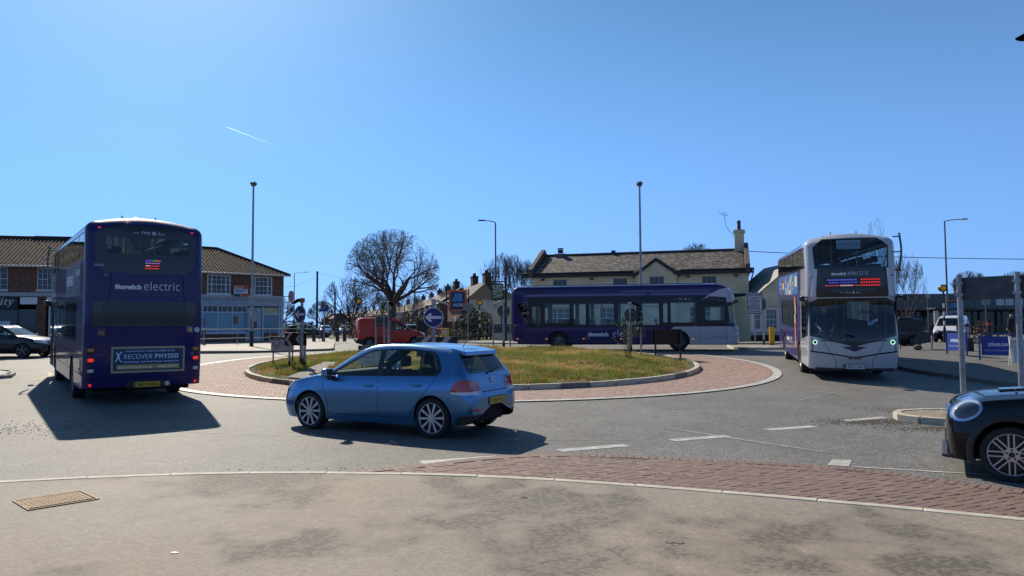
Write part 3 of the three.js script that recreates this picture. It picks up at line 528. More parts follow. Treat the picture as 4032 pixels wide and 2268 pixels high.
{ // corner end of the parade
  const o = thing('corner_shop_building', 'brick corner shop with hipped pantiled roof and empty pale blue shopfront', 'shop', [-31.5, 0, -51.6], Math.atan2(0.652, 0.758)), L = 15.96, EV = 6.12;
  const wins = [[2.0, 4.43, 3.8, 5.98], [5.6, 4.43, 7.4, 5.98], [9.65, 4.43, 11.5, 5.98], [13.15, 4.4, 14.95, 5.95]];
  wallWith(o, 'wall', rect(0, 4.2, L, EV), wins.map((w) => rect(...w)), 0.3, M.brick);
  for (const w of wins) { sashWindow(o, ...w, 5, 4, -0.06, { mull: [1, 4], f: 0.08 }); }
  part('curtain', [bx(0.5, 1.4, 0.02, 14.1, 5.15, -0.2), bx(0.35, 1.4, 0.02, 13.55, 5.15, -0.2)], M.curtain, o);
  part('wall', [bx(0.3, 6, 8, L - 0.15, 3.12, -4.3), bx(L, 0.75, 0.26, L / 2, 0.9, -0.17), bx(0.4, 3.6, 0.3, 0.2, 2.4, -0.15), bx(L, 6, 0.3, L / 2, 3.1, -8.2)], M.brick, o);
  const blue = mat([0.42, 0.55, 0.68], 0.55, { map: grainTex }), blueD = mat([0.2, 0.33, 0.45], 0.5);
  part('cornice', [bx(L, 0.16, 0.36, L / 2, 4.28, 0.0), bx(L + 0.1, 0.1, 0.44, L / 2 + 0.04, 4.12, 0.0)], mat([0.42, 0.46, 0.5], 0.6), o);
  part('fascia', bx(L, 0.56, 0.14, L / 2, 3.78, -0.05), blue, o);
  const fr = []; for (let s = 1.2; s < 12.9; s += 1.163) fr.push(bx(0.09, 2.3, 0.12, s, 2.35, -0.06)); for (let s = 1.2; s < 12.6; s += 1.163) for (const k of [0.33, 0.66]) fr.push(bx(0.035, 0.5, 0.06, s + 1.163 * k, 3.25, -0.06));
  fr.push(bx(11.7, 0.08, 0.12, 7, 3.5, -0.06), bx(11.7, 0.1, 0.12, 7, 2.98, -0.06), bx(11.7, 0.14, 0.16, 7, 1.3, -0.05));
  part('shopfront', fr, mat([0.5, 0.6, 0.68], 0.5), o);
  part('shop_window', [bx(11.6, 1.6, 0.02, 7, 2.14, -0.1)], mat([0.2, 0.36, 0.48], 0.12), o);
  part('transom_window', [bx(11.6, 0.45, 0.02, 7, 3.24, -0.1)], M.paneDark, o);
  part('poster', [bx(0.5, 0.62, 0.012, 11.9, 2.35, -0.07), bx(0.5, 0.62, 0.012, 9.3, 2.2, -0.07)], mat([0.22, 0.14, 0.09], 0.6), o);
  part('panel', [bx(1.35, 2.75, 0.1, 13.4, 2.0, -0.05), bx(0.28, 3.0, 0.14, 15.82, 2.05, -0.02)], blue, o);
  part('letter_plate', bx(0.36, 0.55, 0.03, 13.5, 1.95, 0.01), mat([0.1, 0.1, 0.11], 0.5), o);
  const d = part('door', [bx(1.2, 2.2, 0.06, 14.9, 1.7, -0.1)], blueD, o); part('frame', [bx(0.1, 2.9, 0.1, 14.2, 2.0, -0.04), bx(0.1, 2.9, 0.1, 15.6, 2.0, -0.04), bx(1.4, 0.1, 0.1, 14.9, 2.85, -0.04)], mat([0.52, 0.62, 0.7], 0.5), d); part('pane', bx(0.9, 1.5, 0.02, 14.9, 2.0, -0.06), mat([0.12, 0.24, 0.34], 0.12), d); part('transom', bx(1.2, 0.5, 0.02, 14.9, 3.15, -0.07), mat([0.42, 0.4, 0.28], 0.5), d);
  part('interior', [bx(L - 0.4, 0.1, 7, L / 2, 4.05, -4), bx(L - 0.4, 3.4, 0.1, L / 2, 2.3, -4), bx(L - 0.4, 2.2, 0.1, L / 2, 5.1, -2)], M.dim, o);
  const roof = part('roof', [poly3([[-0.09, EV, 0.38], [L + 0.4, EV, 0.38], [L - 4.2, 8.5, -4.2], [1.0, 8.5, -4.2]]), poly3([[L + 0.4, EV, 0.38], [L + 0.4, EV, -8.6], [L - 4.2, 8.5, -4.2]]), poly3([[1.0, 8.5, -4.2], [L - 4.2, 8.5, -4.2], [L + 0.4, EV, -8.6], [2, EV, -8.6]])], roofUnder, o);
  part('ridge', [rod([1.0, 8.55, -4.2], [L - 4.2, 8.55, -4.2], 0.11, 8), rod([L + 0.4, EV + 0.04, 0.38], [L - 4.2, 8.55, -4.2], 0.11, 8)], pantMats[1], roof);
  part('gutter', rod([0, EV - 0.03, 0.42], [L + 0.42, EV - 0.03, 0.42], 0.07, 8), guttr, o);
  roofSlope(roof, 'pantile', pantile, pantMats, [-0.09, EV, 0.38], [1, 0, 0], [0, 2.38, -4.58], L + 0.6, 5.12, 0.25, 0.27, (a, b) => a - 0.09 < L + 0.4 - b * 0.9 && a > 0.1 + 1.09 * b / 5.12);
  const ds = part('hanging_sign', [cx(0.52, 0.09, L + 0.55, 4.35, 0.3, 28)], mat([0.5, 0.42, 0.44], 0.5), o); part('bracket', rod([L - 0.1, 4.35, 0.3], [L + 0.6, 4.35, 0.3], 0.03), M.black, ds);
  ds.rotation.y = 0;
  const b = thing('letting_board', 'red white and blue TO LET board fixed to the brick corner shop', 'sign', [-31.5 + 0.758 * 12.2, 0, -51.6 - 0.652 * 12.2], Math.atan2(0.652, 0.758));
  part('board', bx(1.15, 0.9, 0.03, 0, 4.7, 0.34), M.white, b); part('post', [bx(0.06, 0.95, 0.05, -0.5, 4.7, 0.3), bx(0.06, 0.95, 0.05, 0.5, 4.7, 0.3), bx(0.06, 0.05, 0.34, -0.5, 4.4, 0.16), bx(0.06, 0.05, 0.34, 0.5, 4.4, 0.16)], M.wood, b);
  label2('board_print', b, 1.13, 0.88, [0, 4.7, 0.358], 0, (g, w, h) => { g.fillStyle = '#c8d3dd'; g.fillRect(0, 0, w, h); g.fillStyle = '#b23a34'; g.fillRect(0, 0, w, h * 0.3); g.fillStyle = '#f0d8d0'; g.font = 'bold ' + h * 0.26 + 'px sans-serif'; g.fillText('TO LET', w * 0.05, h * 0.25); g.fillStyle = '#35679c'; g.fillRect(w * 0.06, h * 0.4, w * 0.85, h * 0.1); g.fillRect(w * 0.06, h * 0.56, w * 0.6, h * 0.07); g.fillStyle = '#274a52'; g.fillRect(0, h * 0.74, w * 0.5, h * 0.26); g.fillStyle = '#b8402c'; g.fillRect(w * 0.55, h * 0.72, w * 0.45, h * 0.28); }, 256, { clear: false });
}
{ // public house
  const o = thing('public_house', 'long cream rendered public house with slate roof behind the single-decker bus', 'pub', [1.6, 0, -60], Math.atan2(-0.282, 0.959)), L = 17, EB = 5.66;
  const wins = [[1.8, 4.25, 2.98, 5.52], [6.72, 4.25, 7.86, 5.52], [13.58, 4.25, 14.66, 5.52]], low = [[1.6, 1.5, 3.2, 3.2], [5.6, 1.5, 7.2, 3.2], [12.6, 1.5, 14.2, 3.2]];
  wallWith(o, 'wall', rect(0, 0.45, L, 6.0), [...wins, ...low].map((w) => rect(...w)), 0.35, M.cream);
  for (const w of wins) sashWindow(o, ...w, 3, 2, -0.12, { m: M.frameOld, mull: [] }); for (const w of low) sashWindow(o, ...w, 3, 4, -0.12, {});
  part('wall', [bx(0.3, 5.6, 8.4, 0.15, 3.2, -4.55), bx(0.3, 5.6, 8.4, L - 0.15, 3.2, -4.55), bx(L, 5.5, 0.3, L / 2, 3.2, -8.6)], M.cream, o);
  part('interior', [bx(L - 0.8, 5, 0.1, L / 2, 3.2, -2.5), bx(L - 0.8, 0.1, 2.2, L / 2, 3.6, -1.4)], M.dim, o);
  part('plinth', bx(L + 0.06, 0.85, 0.06, L / 2, 0.9, 0.03), M.blackMatt, o);
  part('string_course', bx(4.6, 0.12, 0.14, L - 2.3, 3.3, 0.07), M.cream, o);
  part('panel', [bx(0.95, 0.75, 0.06, 16.3, 3.75, 0.03)], M.blackMatt, o); part('door', bx(0.95, 2.0, 0.05, 16.35, 1.55, 0.02), M.creamDark, o);
  // bay with a gable in the middle
  const G0 = 8.62, G1 = 11.68, GA = 6.98;
  const gable = part('gable_bay', ext([[G0, 0.45], [G1, 0.45], [G1, 5.66], [(G0 + G1) / 2, GA - 0.25], [G0, 5.66]], 0.42, 0, [rect(9.62, 4.3, 10.76, 5.56)], 0.21), M.cream, o);
  sashWindow(o, 9.62, 4.3, 10.76, 5.56, 3, 2, 0.3, { m: M.frameOld, mull: [] });
  const bargeAng = Math.atan2(1.3, 1.85); const bb = []; for (const s of [-1, 1]) { const b = ext([[0, 0], [2.38, 0], [2.38, 0.26], [0, 0.26]], 0.16, 0.01); b.translate(0, -0.26, 0); b.rotateZ(-bargeAng); if (s < 0) { b.rotateY(Math.PI); } const m = new THREE.Matrix4(); b.translate((G0 + G1) / 2, GA + 0.06, s > 0 ? 0.46 : 0.463); bb.push(b); }
  for (const s of [-1, 1]) bb.push(bx(0.75, 0.2, 0.55, (G0 + G1) / 2 + s * 1.72, 5.76, 0.25));
  for (const b of bb) b.computeVertexNormals();
  part('bargeboard', bb.map((b) => b), M.black, gable);
  part('gable_roof', [poly3([[(G0 + G1) / 2, GA + 0.02, 0.5], [(G0 + G1) / 2 - 1.95, GA - 1.34, 0.5], [(G0 + G1) / 2 - 1.95, GA - 1.34, -1.2], [(G0 + G1) / 2, GA + 0.02, -2.8]]), poly3([[(G0 + G1) / 2, GA + 0.02, 0.5], [(G0 + G1) / 2 + 1.95, GA - 1.34, 0.5], [(G0 + G1) / 2 + 1.95, GA - 1.34, -1.2], [(G0 + G1) / 2, GA + 0.02, -2.8]])], slateMats[0], gable);
  part('eaves_board', [bx(G0 - 0.4 + 0.75, 0.32, 0.4, (G0 - 0.4 - 0.75) / 2, 5.83, 0.16), bx(L - G1 - 0.1, 0.32, 0.4, (L + G1 + 0.7) / 2, 5.83, 0.16)], M.black, o);
  part('gutter', [rod([-0.9, 5.99, 0.42], [8.3, 5.99, 0.42], 0.07), rod([12, 5.99, 0.42], [L + 0.4, 5.99, 0.42], 0.07)], M.black, o);
  part('drainpipe', tube([[L + 0.36, 5.95, 0.4], [L + 0.34, 5.7, 0.35], [L + 0.2, 5.2, 0.1], [L + 0.12, 4.8, 0.08], [L + 0.12, 0.6, 0.08]], 0.045, 8, 40), M.black, o);
  for (const x of [1, 5.05, 12.55, 16.1]) part('floodlight', bx(0.26, 0.14, 0.2, x, 5.5, 0.2), M.black, o);
  part('alarm_box', bx(0.22, 0.26, 0.08, 0.95, 4.75, 0.04), M.frameOld, o);
  const RZ = -3.9, RY = 7.78;
  const roof = part('roof', [poly3([[0, 5.98, 0.36], [L, 5.98, 0.36], [L, RY, RZ], [0, RY, RZ]]), poly3([[0, RY, RZ], [L, RY, RZ], [L, 5.8, -8.9], [0, 5.8, -8.9]])], roofUnder, o);
  part('ridge', rod([0.2, RY + 0.06, RZ], [L - 0.2, RY + 0.06, RZ], 0.13, 8), mat([0.07, 0.06, 0.055], 0.85, { map: grainTex }), roof);
  roofSlope(roof, 'slate', slate, slateMats, [0.3, 5.98, 0.36], [1, 0, 0], [0, RY - 5.98, RZ - 0.36], L - 0.75, 4.6, 0.25, 0.2, (a, b) => Math.abs(a + 0.3 - (G0 + G1) / 2) > 1.85 - b * 1.05);
  part('parapet', [0.05, L - 0.05].map((x) => { const g = ext([[0.55, 5.7], [0.55, 6.35], [RZ * 1 - 0.0, RY + 0.62], [-8.9, 6.2], [-8.9, 5.5]].map(([a, b]) => [a, b]), 0.34, 0.01); return g.rotateY(-Math.PI / 2).translate(x, 0, 0); }), mat([0.15, 0.12, 0.1], 0.9, { map: grainTex }), o);
  const ch = part('chimney', [bx(0.74, 2.6, 0.74, L - 0.55, 8.1, RZ), bx(0.86, 0.14, 0.86, L - 0.55, 9.36, RZ), bx(0.94, 0.1, 0.94, L - 0.55, 9.26, RZ)], M.cream, o);
  part('chimney_pot', [cy(0.16, 0.13, 0.62, L - 0.55, 9.43, RZ), cy(0.19, 0.19, 0.07, L - 0.55, 10.06, RZ), cy(0.1, 0.1, 0.14, L - 0.55, 10.1, RZ)], mat([0.09, 0.05, 0.04], 0.8), ch);
  const c2 = part('chimney', [bx(0.95, 0.3, 0.6, 1.6, RY + 0.05, RZ)], mat([0.17, 0.14, 0.12], 0.9), o); part('chimney_pot', [bx(0.4, 0.3, 0.35, 1.6, RY + 0.42, RZ), bx(0.46, 0.07, 0.42, 1.6, RY + 0.66, RZ)], mat([0.06, 0.045, 0.04], 0.85), c2);
  part('roof_vent', [bx(0.3, 0.22, 0.25, 6.2, RY + 0.18, RZ), bx(0.36, 0.06, 0.3, 6.2, RY + 0.31, RZ)], M.blackMatt, roof);
  const ae = part('aerial', [rod([L - 0.98, 8.9, RZ], [L - 1.05, 9.1, RZ], 0.02), rod([L - 1.05, 9.1, RZ], [L - 1.55, 9.75, RZ], 0.018), rod([L - 1.55, 9.75, RZ], [L - 1.72, 10.9, RZ], 0.018), rod([L - 2.1, 10.85, RZ - 0.1], [L - 1.4, 10.65, RZ + 0.1], 0.012)], M.galvDull, o);
  part('aerial_rod', [0, 1, 2, 3, 4, 5].map((i) => { const t = i / 5, x = lerp(L - 2.1, L - 1.4, t), y = lerp(10.85, 10.65, t); return rod([x - 0.06, y + 0.02, RZ - 0.3], [x + 0.06, y + 0.22, RZ + 0.3], 0.01, 5); }), M.galvDull, ae);
}
{ // low annexe of the public house
  const o = thing('pub_annexe', 'low cream gabled annexe with white sash windows between public house and double-decker', 'building', [16.95, 0, -52], 0), L = 7.2;
  const wins = [[0.2, 1.4, 0.74, 2.86], [1.06, 1.4, 1.92, 2.86], [3.3, 1.4, 4.2, 2.86], [5.3, 1.4, 6.2, 2.86]];
  wallWith(o, 'wall', [[0, 0.45], [L, 0.45], [L, 3.88], [6.3, 3.88], [3.45, 6.25], [0.62, 3.9], [0, 3.9]], wins.map((w) => rect(...w)), 0.3, M.cream);
  wins.forEach((w, i) => sashWindow(o, ...w, i ? 3 : 2, 4, -0.06, { mull: [], sill: false, pane: mat([0.16, 0.17, 0.2], 0.15), f: 0.06 }));
  part('window_frame', [bx(2.15, 0.1, 0.1, 1.05, 2.92, 0.02), bx(0.26, 1.5, 0.08, 0.9, 2.13, 0.01), bx(0.16, 1.5, 0.08, 0.1, 2.13, 0.01), bx(0.16, 1.5, 0.08, 2.02, 2.13, 0.01)], M.frame, o);
  part('cornice', [bx(L, 0.07, 0.14, L / 2, 3.12, 0.05), bx(L, 0.06, 0.1, L / 2, 3.0, 0.04), bx(1.0, 0.1, 0.16, 0.45, 3.86, 0.06), bx(0.9, 0.05, 0.1, 0.42, 3.68, 0.04)], M.cream, o);
  part('verge', [-1, 1].map((s) => { const b = bx(3.75, 0.1, 0.16, 0, 0, 0); b.rotateZ(s * -0.695); return b.translate(3.45 + s * 1.44, 5.17, 0.06); }), M.creamDark, o);
  part('sill', [bx(2.2, 0.1, 0.2, 1.05, 1.3, 0.08), bx(4, 0.1, 0.2, 5, 1.3, 0.08)], M.frame, o); part('sill_panel', bx(2.2, 0.2, 0.1, 1.05, 1.12, 0.05), M.frameOld, o);
  part('plinth', bx(L + 0.04, 0.66, 0.08, L / 2, 0.77, 0.04), M.blackMatt, o);
  part('round_plaque', cz(0.32, 0.08, 3.1, 4.3, 0.05), mat([0.09, 0.04, 0.03], 0.7), o);
  part('roof', [poly3([[3.45, 6.3, 0.12], [0.35, 3.72, 0.12], [0.35, 3.72, -7], [3.45, 6.3, -7]]), poly3([[3.45, 6.3, 0.12], [6.6, 3.68, 0.12], [6.6, 3.68, -7], [3.45, 6.3, -7]])], mat([0.2, 0.2, 0.2], 0.6, { map: grainBig }), o);
  part('wall', [bx(0.3, 3.4, 6.7, 0.15, 2.15, -3.65), bx(0.3, 3.4, 6.7, L - 0.15, 2.15, -3.65), bx(L - 0.6, 2.9, 0.1, L / 2, 2.2, -1.2)], M.creamDark, o);
}
{ // low outbuilding beside the pub sign
  const o = thing('cream_outbuilding', 'low cream outbuilding with a barred window beside the pub sign post', 'outbuilding', [-1.55, 0, -59.2], 0);
  wallWith(o, 'wall', rect(0, 0.45, 2.2, 3.2), [rect(0.55, 1.7, 1.2, 2.5)], 0.25, M.creamDark); sashWindow(o, 0.55, 1.7, 1.2, 2.5, 3, 1, -0.08, { mull: [] });
  part('coping', bx(2.4, 0.1, 0.45, 1.1, 3.27, -0.1), M.frameOld, o); part('wall', [bx(0.25, 2.7, 3, 0.13, 1.8, -1.8), bx(2, 2.6, 0.1, 1.2, 1.75, -1)], M.creamDark, o); part('wall_lamp', [bx(0.2, 0.3, 0.15, 1.75, 2.1, 0.08)], mat([0.5, 0.4, 0.25], 0.5), o);
}
function houseRow(x, z, turn, i) {
  const hipped = i === 0;
  const o = thing('terrace_house', i === 0 ? 'white rendered end house with dark hipped roof behind the laurel bush' : `brick terrace house, ${['nearest to', 'second from', 'third from', 'fourth from', 'fifth from', 'sixth from', 'seventh from', 'eighth from', 'ninth from', 'tenth from', 'eleventh from', 'twelfth from', 'thirteenth from', 'fourteenth from', 'fifteenth from', 'sixteenth from'][i - 1]} the white end house in the far row`, 'house', [x, 0.5, z], turn, i === 0 ? undefined : 'terrace houses in the row along the far road');
  const W = 6.4, D = 12.5, E = 4.75, Rr = 6.95, hx = W / 2;           // local x across the end wall, z along the ridge (towards the viewer)
  const r = rng(i * 13 + 5), wall = i === 0 ? M.render : M.brick;
  part('wall', hipped ? [bx(W, E, 0.3, 0, E / 2, -0.15)] : [ext([[-hx, 0], [hx, 0], [hx, E], [0, Rr - 0.1], [-hx, E]], 0.3, 0, [], -0.15)], wall, o);
  part('wall', [bx(0.3, E, D - 0.4, hx - 0.15, E / 2, -D / 2), bx(0.3, E, D - 0.4, -hx + 0.15, E / 2, -D / 2), bx(W, E, 0.3, 0, E / 2, -D + 0.15)], M.brick, o);
  const e = 0.35, zf = hipped ? -3.3 : 0.12;
  const rm = mat([[0.085, 0.052, 0.04], [0.11, 0.085, 0.066], [0.095, 0.062, 0.047], [0.075, 0.055, 0.045]][i % 4], 0.85, { map: grainBig });
  const roof = part('roof', [poly3([[-hx - e, E - 0.2, 0.3], [0, Rr, zf], [0, Rr, -D], [-hx - e, E - 0.2, -D]]), poly3([[hx + e, E - 0.2, 0.3], [0, Rr, zf], [0, Rr, -D], [hx + e, E - 0.2, -D]]), ...(hipped ? [poly3([[-hx - e, E - 0.2, 0.3], [hx + e, E - 0.2, 0.3], [0, Rr, zf]])] : [])], hipped ? mat([0.085, 0.055, 0.047], 0.85, { map: grainBig }) : rm, o);
  for (const zz of hipped ? [-3.6, -10] : [-2.5 - r() * 2]) { const c = part('chimney', [bx(0.75, 1.5, 1.35, 0, Rr + 0.2, zz), bx(0.85, 0.16, 1.45, 0, Rr + 1.0, zz)], redBrickDark, roof); if (c) for (let k = 0; k < 4; k++) { const p = part('chimney_pot', cy(0.12, 0.1, 0.4, 0, Rr + 1.08, zz - 0.48 + k * 0.32, 8), redBrickDark, o); } }
  if (i < 4) for (const [yy] of [[1.1], [3.2]]) for (const zz of [-3, -7.5]) { const w = part('window', [bx(0.08, 1.3, 1.2, -hx - 0.02, yy + 0.65, zz)], M.frame, o); part('pane', bx(0.02, 1.1, 1.0, -hx - 0.07, yy + 0.65, zz), M.paneDark, w); }
  part('gutter', [rod([-hx - e, E - 0.2, 0.3], [-hx - e, E - 0.2, -D], 0.07, 6)], M.frameOld, o);
  return o;
}
houseRow(-2.2, -90, 17 * RAD, 0);
for (let k = 0; k < 16; k++) { const d = 108 + 13.4 * k, u = 1160 - 21.5 * k; houseRow((u - 1288) / 1839 * d, -d, (17 + k * 0.35) * RAD, k + 1); }
{ // supermarket
  const o = thing('supermarket', 'low grey clad supermarket with glazed front behind the white van', 'supermarket', [44, 0.5, -90], 0);
  const clad = mat([0.09, 0.1, 0.115], 0.45, { metalness: 0.3 });
  for (let i = 0; i < 12; i++) part('cladding_panel', rb(2.56, 1.75, 0.1, 1.3 + i * 2.6, 3.85, 0.05, 0.02, 1), clad, o);
  part('roof', bx(32, 0.25, 12, 15.6, 4.8, -5.9), mat([0.12, 0.13, 0.15], 0.6), o);
  part('soffit', bx(31.6, 0.1, 3, 15.6, 2.9, -1.5), mat([0.05, 0.05, 0.055], 0.7), o);
  for (let i = 0; i < 11; i++) part('column', bx(0.16, 2.9, 0.16, 1 + i * 3, 1.45, -0.6), i % 3 ? M.blackMatt : mat([0.35, 0.33, 0.27], 0.7), o);
  part('shop_window', [bx(31, 2.7, 0.03, 15.6, 1.4, -2.4)], mat([0.05, 0.055, 0.06], 0.1), o);
  for (let i = 0; i < 16; i++) part('mullion', bx(0.08, 2.8, 0.08, 1 + i * 2, 1.4, -2.33), M.black, o);
  for (let i = 0; i < 10; i++) part('window', bx(1.0, 1.0, 0.06, 16 + i * 1.15, 3.95, 0.14), mat([0.45, 0.5, 0.53], 0.2), o);
  part('back_wall', bx(31.4, 4.7, 0.2, 15.6, 2.35, -11.7), clad, o); part('side_wall', [bx(0.2, 4.7, 11.5, 0.1, 2.35, -5.9), bx(0.2, 4.7, 11.5, 31.1, 2.35, -5.9)], clad, o);
  part('brick_roof', [poly3([[23, 4.95, -3], [33, 4.95, -3], [33, 7.4, -8], [26, 7.4, -8]])], mat([0.16, 0.1, 0.075], 0.85, { map: grainBig }), o);
}
const aldiPrint = (g, w, h) => { g.fillStyle = '#c4622b'; g.fillRect(0, 0, w, h); g.fillStyle = '#c8402a'; g.fillRect(w * 0.06, h * 0.05, w * 0.88, h * 0.9); g.fillStyle = '#d08838'; g.fillRect(w * 0.075, h * 0.065, w * 0.85, h * 0.87); g.fillStyle = '#1c2a58'; g.fillRect(w * 0.1, h * 0.085, w * 0.8, h * 0.83); g.fillStyle = '#5fa8dd'; for (let i = 0; i < 4; i++) { g.beginPath(); const x = w * (0.18 + i * 0.115), s = w * 0.19; g.moveTo(x, h * 0.54); g.lineTo(x + s, h * 0.17); g.lineTo(x + s + w * 0.065, h * 0.17); g.lineTo(x + w * 0.065, h * 0.54); g.fill(); } for (let j = 0; j < 5; j++) { const y = h * (0.27 + j * 0.06), x0 = w * (0.64), x1 = w * (0.70 + j * 0.027); g.fillRect(x0 - j * w * 0.022, y, x1 - x0 + j * w * 0.022, h * 0.032); } g.fillStyle = '#dfe6ee'; g.font = 'bold ' + h * 0.2 + 'px sans-serif'; g.textAlign = 'center'; g.fillText('ALDI', w / 2, h * 0.78); };
{
  const o = thing('supermarket_sign', 'square blue and orange supermarket sign held between two black posts', 'sign', [-4.75, 0.5, -64], 0);
  part('panel', rb(1.6, 1.86, 0.14, 0, 3.5, 0, 0.02), mat([0.4, 0.17, 0.06], 0.5), o); label2('sign_print', o, 1.58, 1.84, [0, 3.5, 0.075], 0, aldiPrint, 256, { clear: false });
  part('post', bx(0.12, 4.5, 0.12, -0.98, 2.25, 0), M.black, o); part('post', bx(0.12, 4.5, 0.12, 0.94, 2.25, 0), M.black, o); part('bracket', [2.85, 4.1].flatMap((y) => [bx(0.3, 0.06, 0.05, -0.88, y, 0), bx(0.3, 0.06, 0.05, 0.86, y, 0)]), M.black, o);
  const b = thing('supermarket_sign', 'blue and orange supermarket sign fixed to the grey clad building', 'sign', [54.05, 0.5, -89.6], 0);
  part('panel', rb(1.9, 2.1, 0.16, 0, 3.1, 0, 0.02), mat([0.4, 0.17, 0.06], 0.5), b); label2('sign_print', b, 1.88, 2.08, [0, 3.1, 0.085], 0, aldiPrint, 256, { clear: false });
  part('bracket', [bx(0.1, 0.1, 0.4, -0.5, 3.6, -0.2), bx(0.1, 0.1, 0.4, 0.5, 3.6, -0.2)], M.black, b);
}

// ---------------------------------------------------------------- trees and hedges
function bareTree(name, label, x, z, o, group) {
  const r = rng(o.seed), t = thing(name, label, 'tree', [x, gy(z), z], 0, group), limbs = [], twigs = [], E = o.env;   // env: centre height, half width, half height
  const pos = { limb: [], twig: [] };
  const inside = (p) => (p.x / E.w) ** 2 + (p.z / E.w) ** 2 + ((p.y - E.y) / E.h) ** 2 < 1;
  const seg = (a, b, r0, r1, kind, n) => { const d = b.clone().sub(a).normalize(), s = Math.abs(d.y) > 0.9 ? V3(1, 0, 0) : V3(0, 1, 0), u = d.clone().cross(s).normalize(), v = d.clone().cross(u), P = pos[kind]; for (let i = 0; i < n; i++) { const c0 = Math.cos(i / n * 6.2832), s0 = Math.sin(i / n * 6.2832), c1 = Math.cos((i + 1) / n * 6.2832), s1 = Math.sin((i + 1) / n * 6.2832); const A = (q, R, c, s2) => [q.x + (u.x * c + v.x * s2) * R, q.y + (u.y * c + v.y * s2) * R, q.z + (u.z * c + v.z * s2) * R]; const p0 = A(a, r0, c0, s0), p1 = A(a, r0, c1, s1), p2 = A(b, r1, c1, s1), p3 = A(b, r1, c0, s0); P.push(...p0, ...p1, ...p2, ...p0, ...p2, ...p3); } };
  let count = 0; const queue = [];
  function grow(p, d, R, len, lvl) {
    const n = 4, kind = R > o.limbR ? 'limb' : 'twig';
    let q = p.clone(), dir = d.clone(), rad = R;
    for (let i = 0; i < n; i++) {
      dir.add(V3((r() - 0.5), (r() - 0.5), (r() - 0.5)).multiplyScalar(o.wander * (lvl ? 1 : 0.3))); dir.y += (lvl > 1 ? o.lift : 0.02) * 0.5; if (o.droop && lvl > 1) { const out = Math.hypot(q.x, q.z) / E.w; dir.y -= o.droop * out * out; } dir.normalize();
      const nq = q.clone().addScaledVector(dir, len / n), nr = Math.max(o.minR, rad * (lvl ? 0.86 : 0.93));
      if (lvl > 0 && !inside(nq)) return;
      if (count++ > o.max) return;
      seg(q, nq, rad, nr, kind, kind === 'limb' ? 7 : 3); q = nq; rad = nr;
      if (lvl < o.levels && (i > 0 || lvl > 1)) { const k = lvl === 0 ? 0 : r() < o.side ? 1 : 0; for (let s = 0; s < k; s++) branch(q, dir, rad, len, lvl, false); }
    }
    if (lvl < o.levels) { const k = lvl === 0 ? o.forks : r() < 0.4 ? 3 : 2; for (let s = 0; s < k; s++) branch(q, dir, rad, len, lvl, true, s / k); }
  }
  function branch(q, dir, rad, len, lvl, end, frac = r()) {
    const lead = lvl === 0 && frac === 0 && o.leader; const a = (frac + r() * 0.25) * 6.283, s = Math.abs(dir.y) > 0.9 ? V3(1, 0, 0) : V3(0, 1, 0), u = dir.clone().cross(s).normalize(), v = dir.clone().cross(u), sp = lead ? 0.12 : lvl === 0 ? o.spread0 * (0.5 + 0.8 * r()) : o.spread * (0.55 + 0.8 * r());
    const nd = dir.clone().multiplyScalar(Math.cos(sp)).addScaledVector(u, Math.sin(sp) * Math.cos(a)).addScaledVector(v, Math.sin(sp) * Math.sin(a)).normalize();
    queue.push([q, nd, Math.max(o.minR, rad * (end ? 0.78 : 0.6)), (lvl === 0 ? o.len1 : len * (end ? 0.82 : 0.68)) * (0.8 + 0.4 * r()), lvl + 1]);
  }
  grow(V3(0, -0.2, 0), V3((r() - 0.5) * 0.1, 1, 0).normalize(), o.r0, o.trunk, 0);
  while (queue.length && count < o.max) { const k = Math.floor(r() * Math.min(queue.length, 400)), q = queue[k]; queue[k] = queue[queue.length - 1]; queue.pop(); grow(...q); }
  const geo = (P) => { const g = new THREE.BufferGeometry(); g.setAttribute('position', new THREE.Float32BufferAttribute(P, 3)); g.computeVertexNormals(); return g; };
  const bark = mat(o.col ?? [0.05, 0.04, 0.033], 0.9);
  part('trunk', [geo(pos.limb), cy(o.r0 * 1.5, o.r0 * 0.95, 0.8, 0, -0.15, 0, 9)], bark, t);
  if (pos.twig.length) part('crown', geo(pos.twig), mat(o.twigCol ?? o.col ?? [0.06, 0.048, 0.038], 0.9), t);
  return t;
}
bareTree('bare_tree', 'big bare spreading tree with a domed crown behind the red van', -10.87, -66, { seed: 11, leader: 1, r0: 0.36, trunk: 3.6, forks: 9, len1: 2.4, spread0: 1.0, spread: 0.6, wander: 0.42, lift: 0.1, droop: 0.12, side: 0.66, levels: 6, minR: 0.009, limbR: 0.05, max: 22000, col: [0.085, 0.064, 0.05], twigCol: [0.13, 0.1, 0.078], env: { y: 6.0, w: 4.4, h: 4.15 } });
bareTree('bare_tree', 'fan shaped bare tree left of the big domed tree', -19.3, -88, { seed: 21, r0: 0.22, trunk: 1.8, forks: 6, len1: 2.2, spread0: 0.75, spread: 0.4, wander: 0.25, lift: 0.05, droop: 0.06, side: 0.5, levels: 5, minR: 0.014, limbR: 0.06, max: 7000, env: { y: 3.6, w: 3.9, h: 3.9 } });
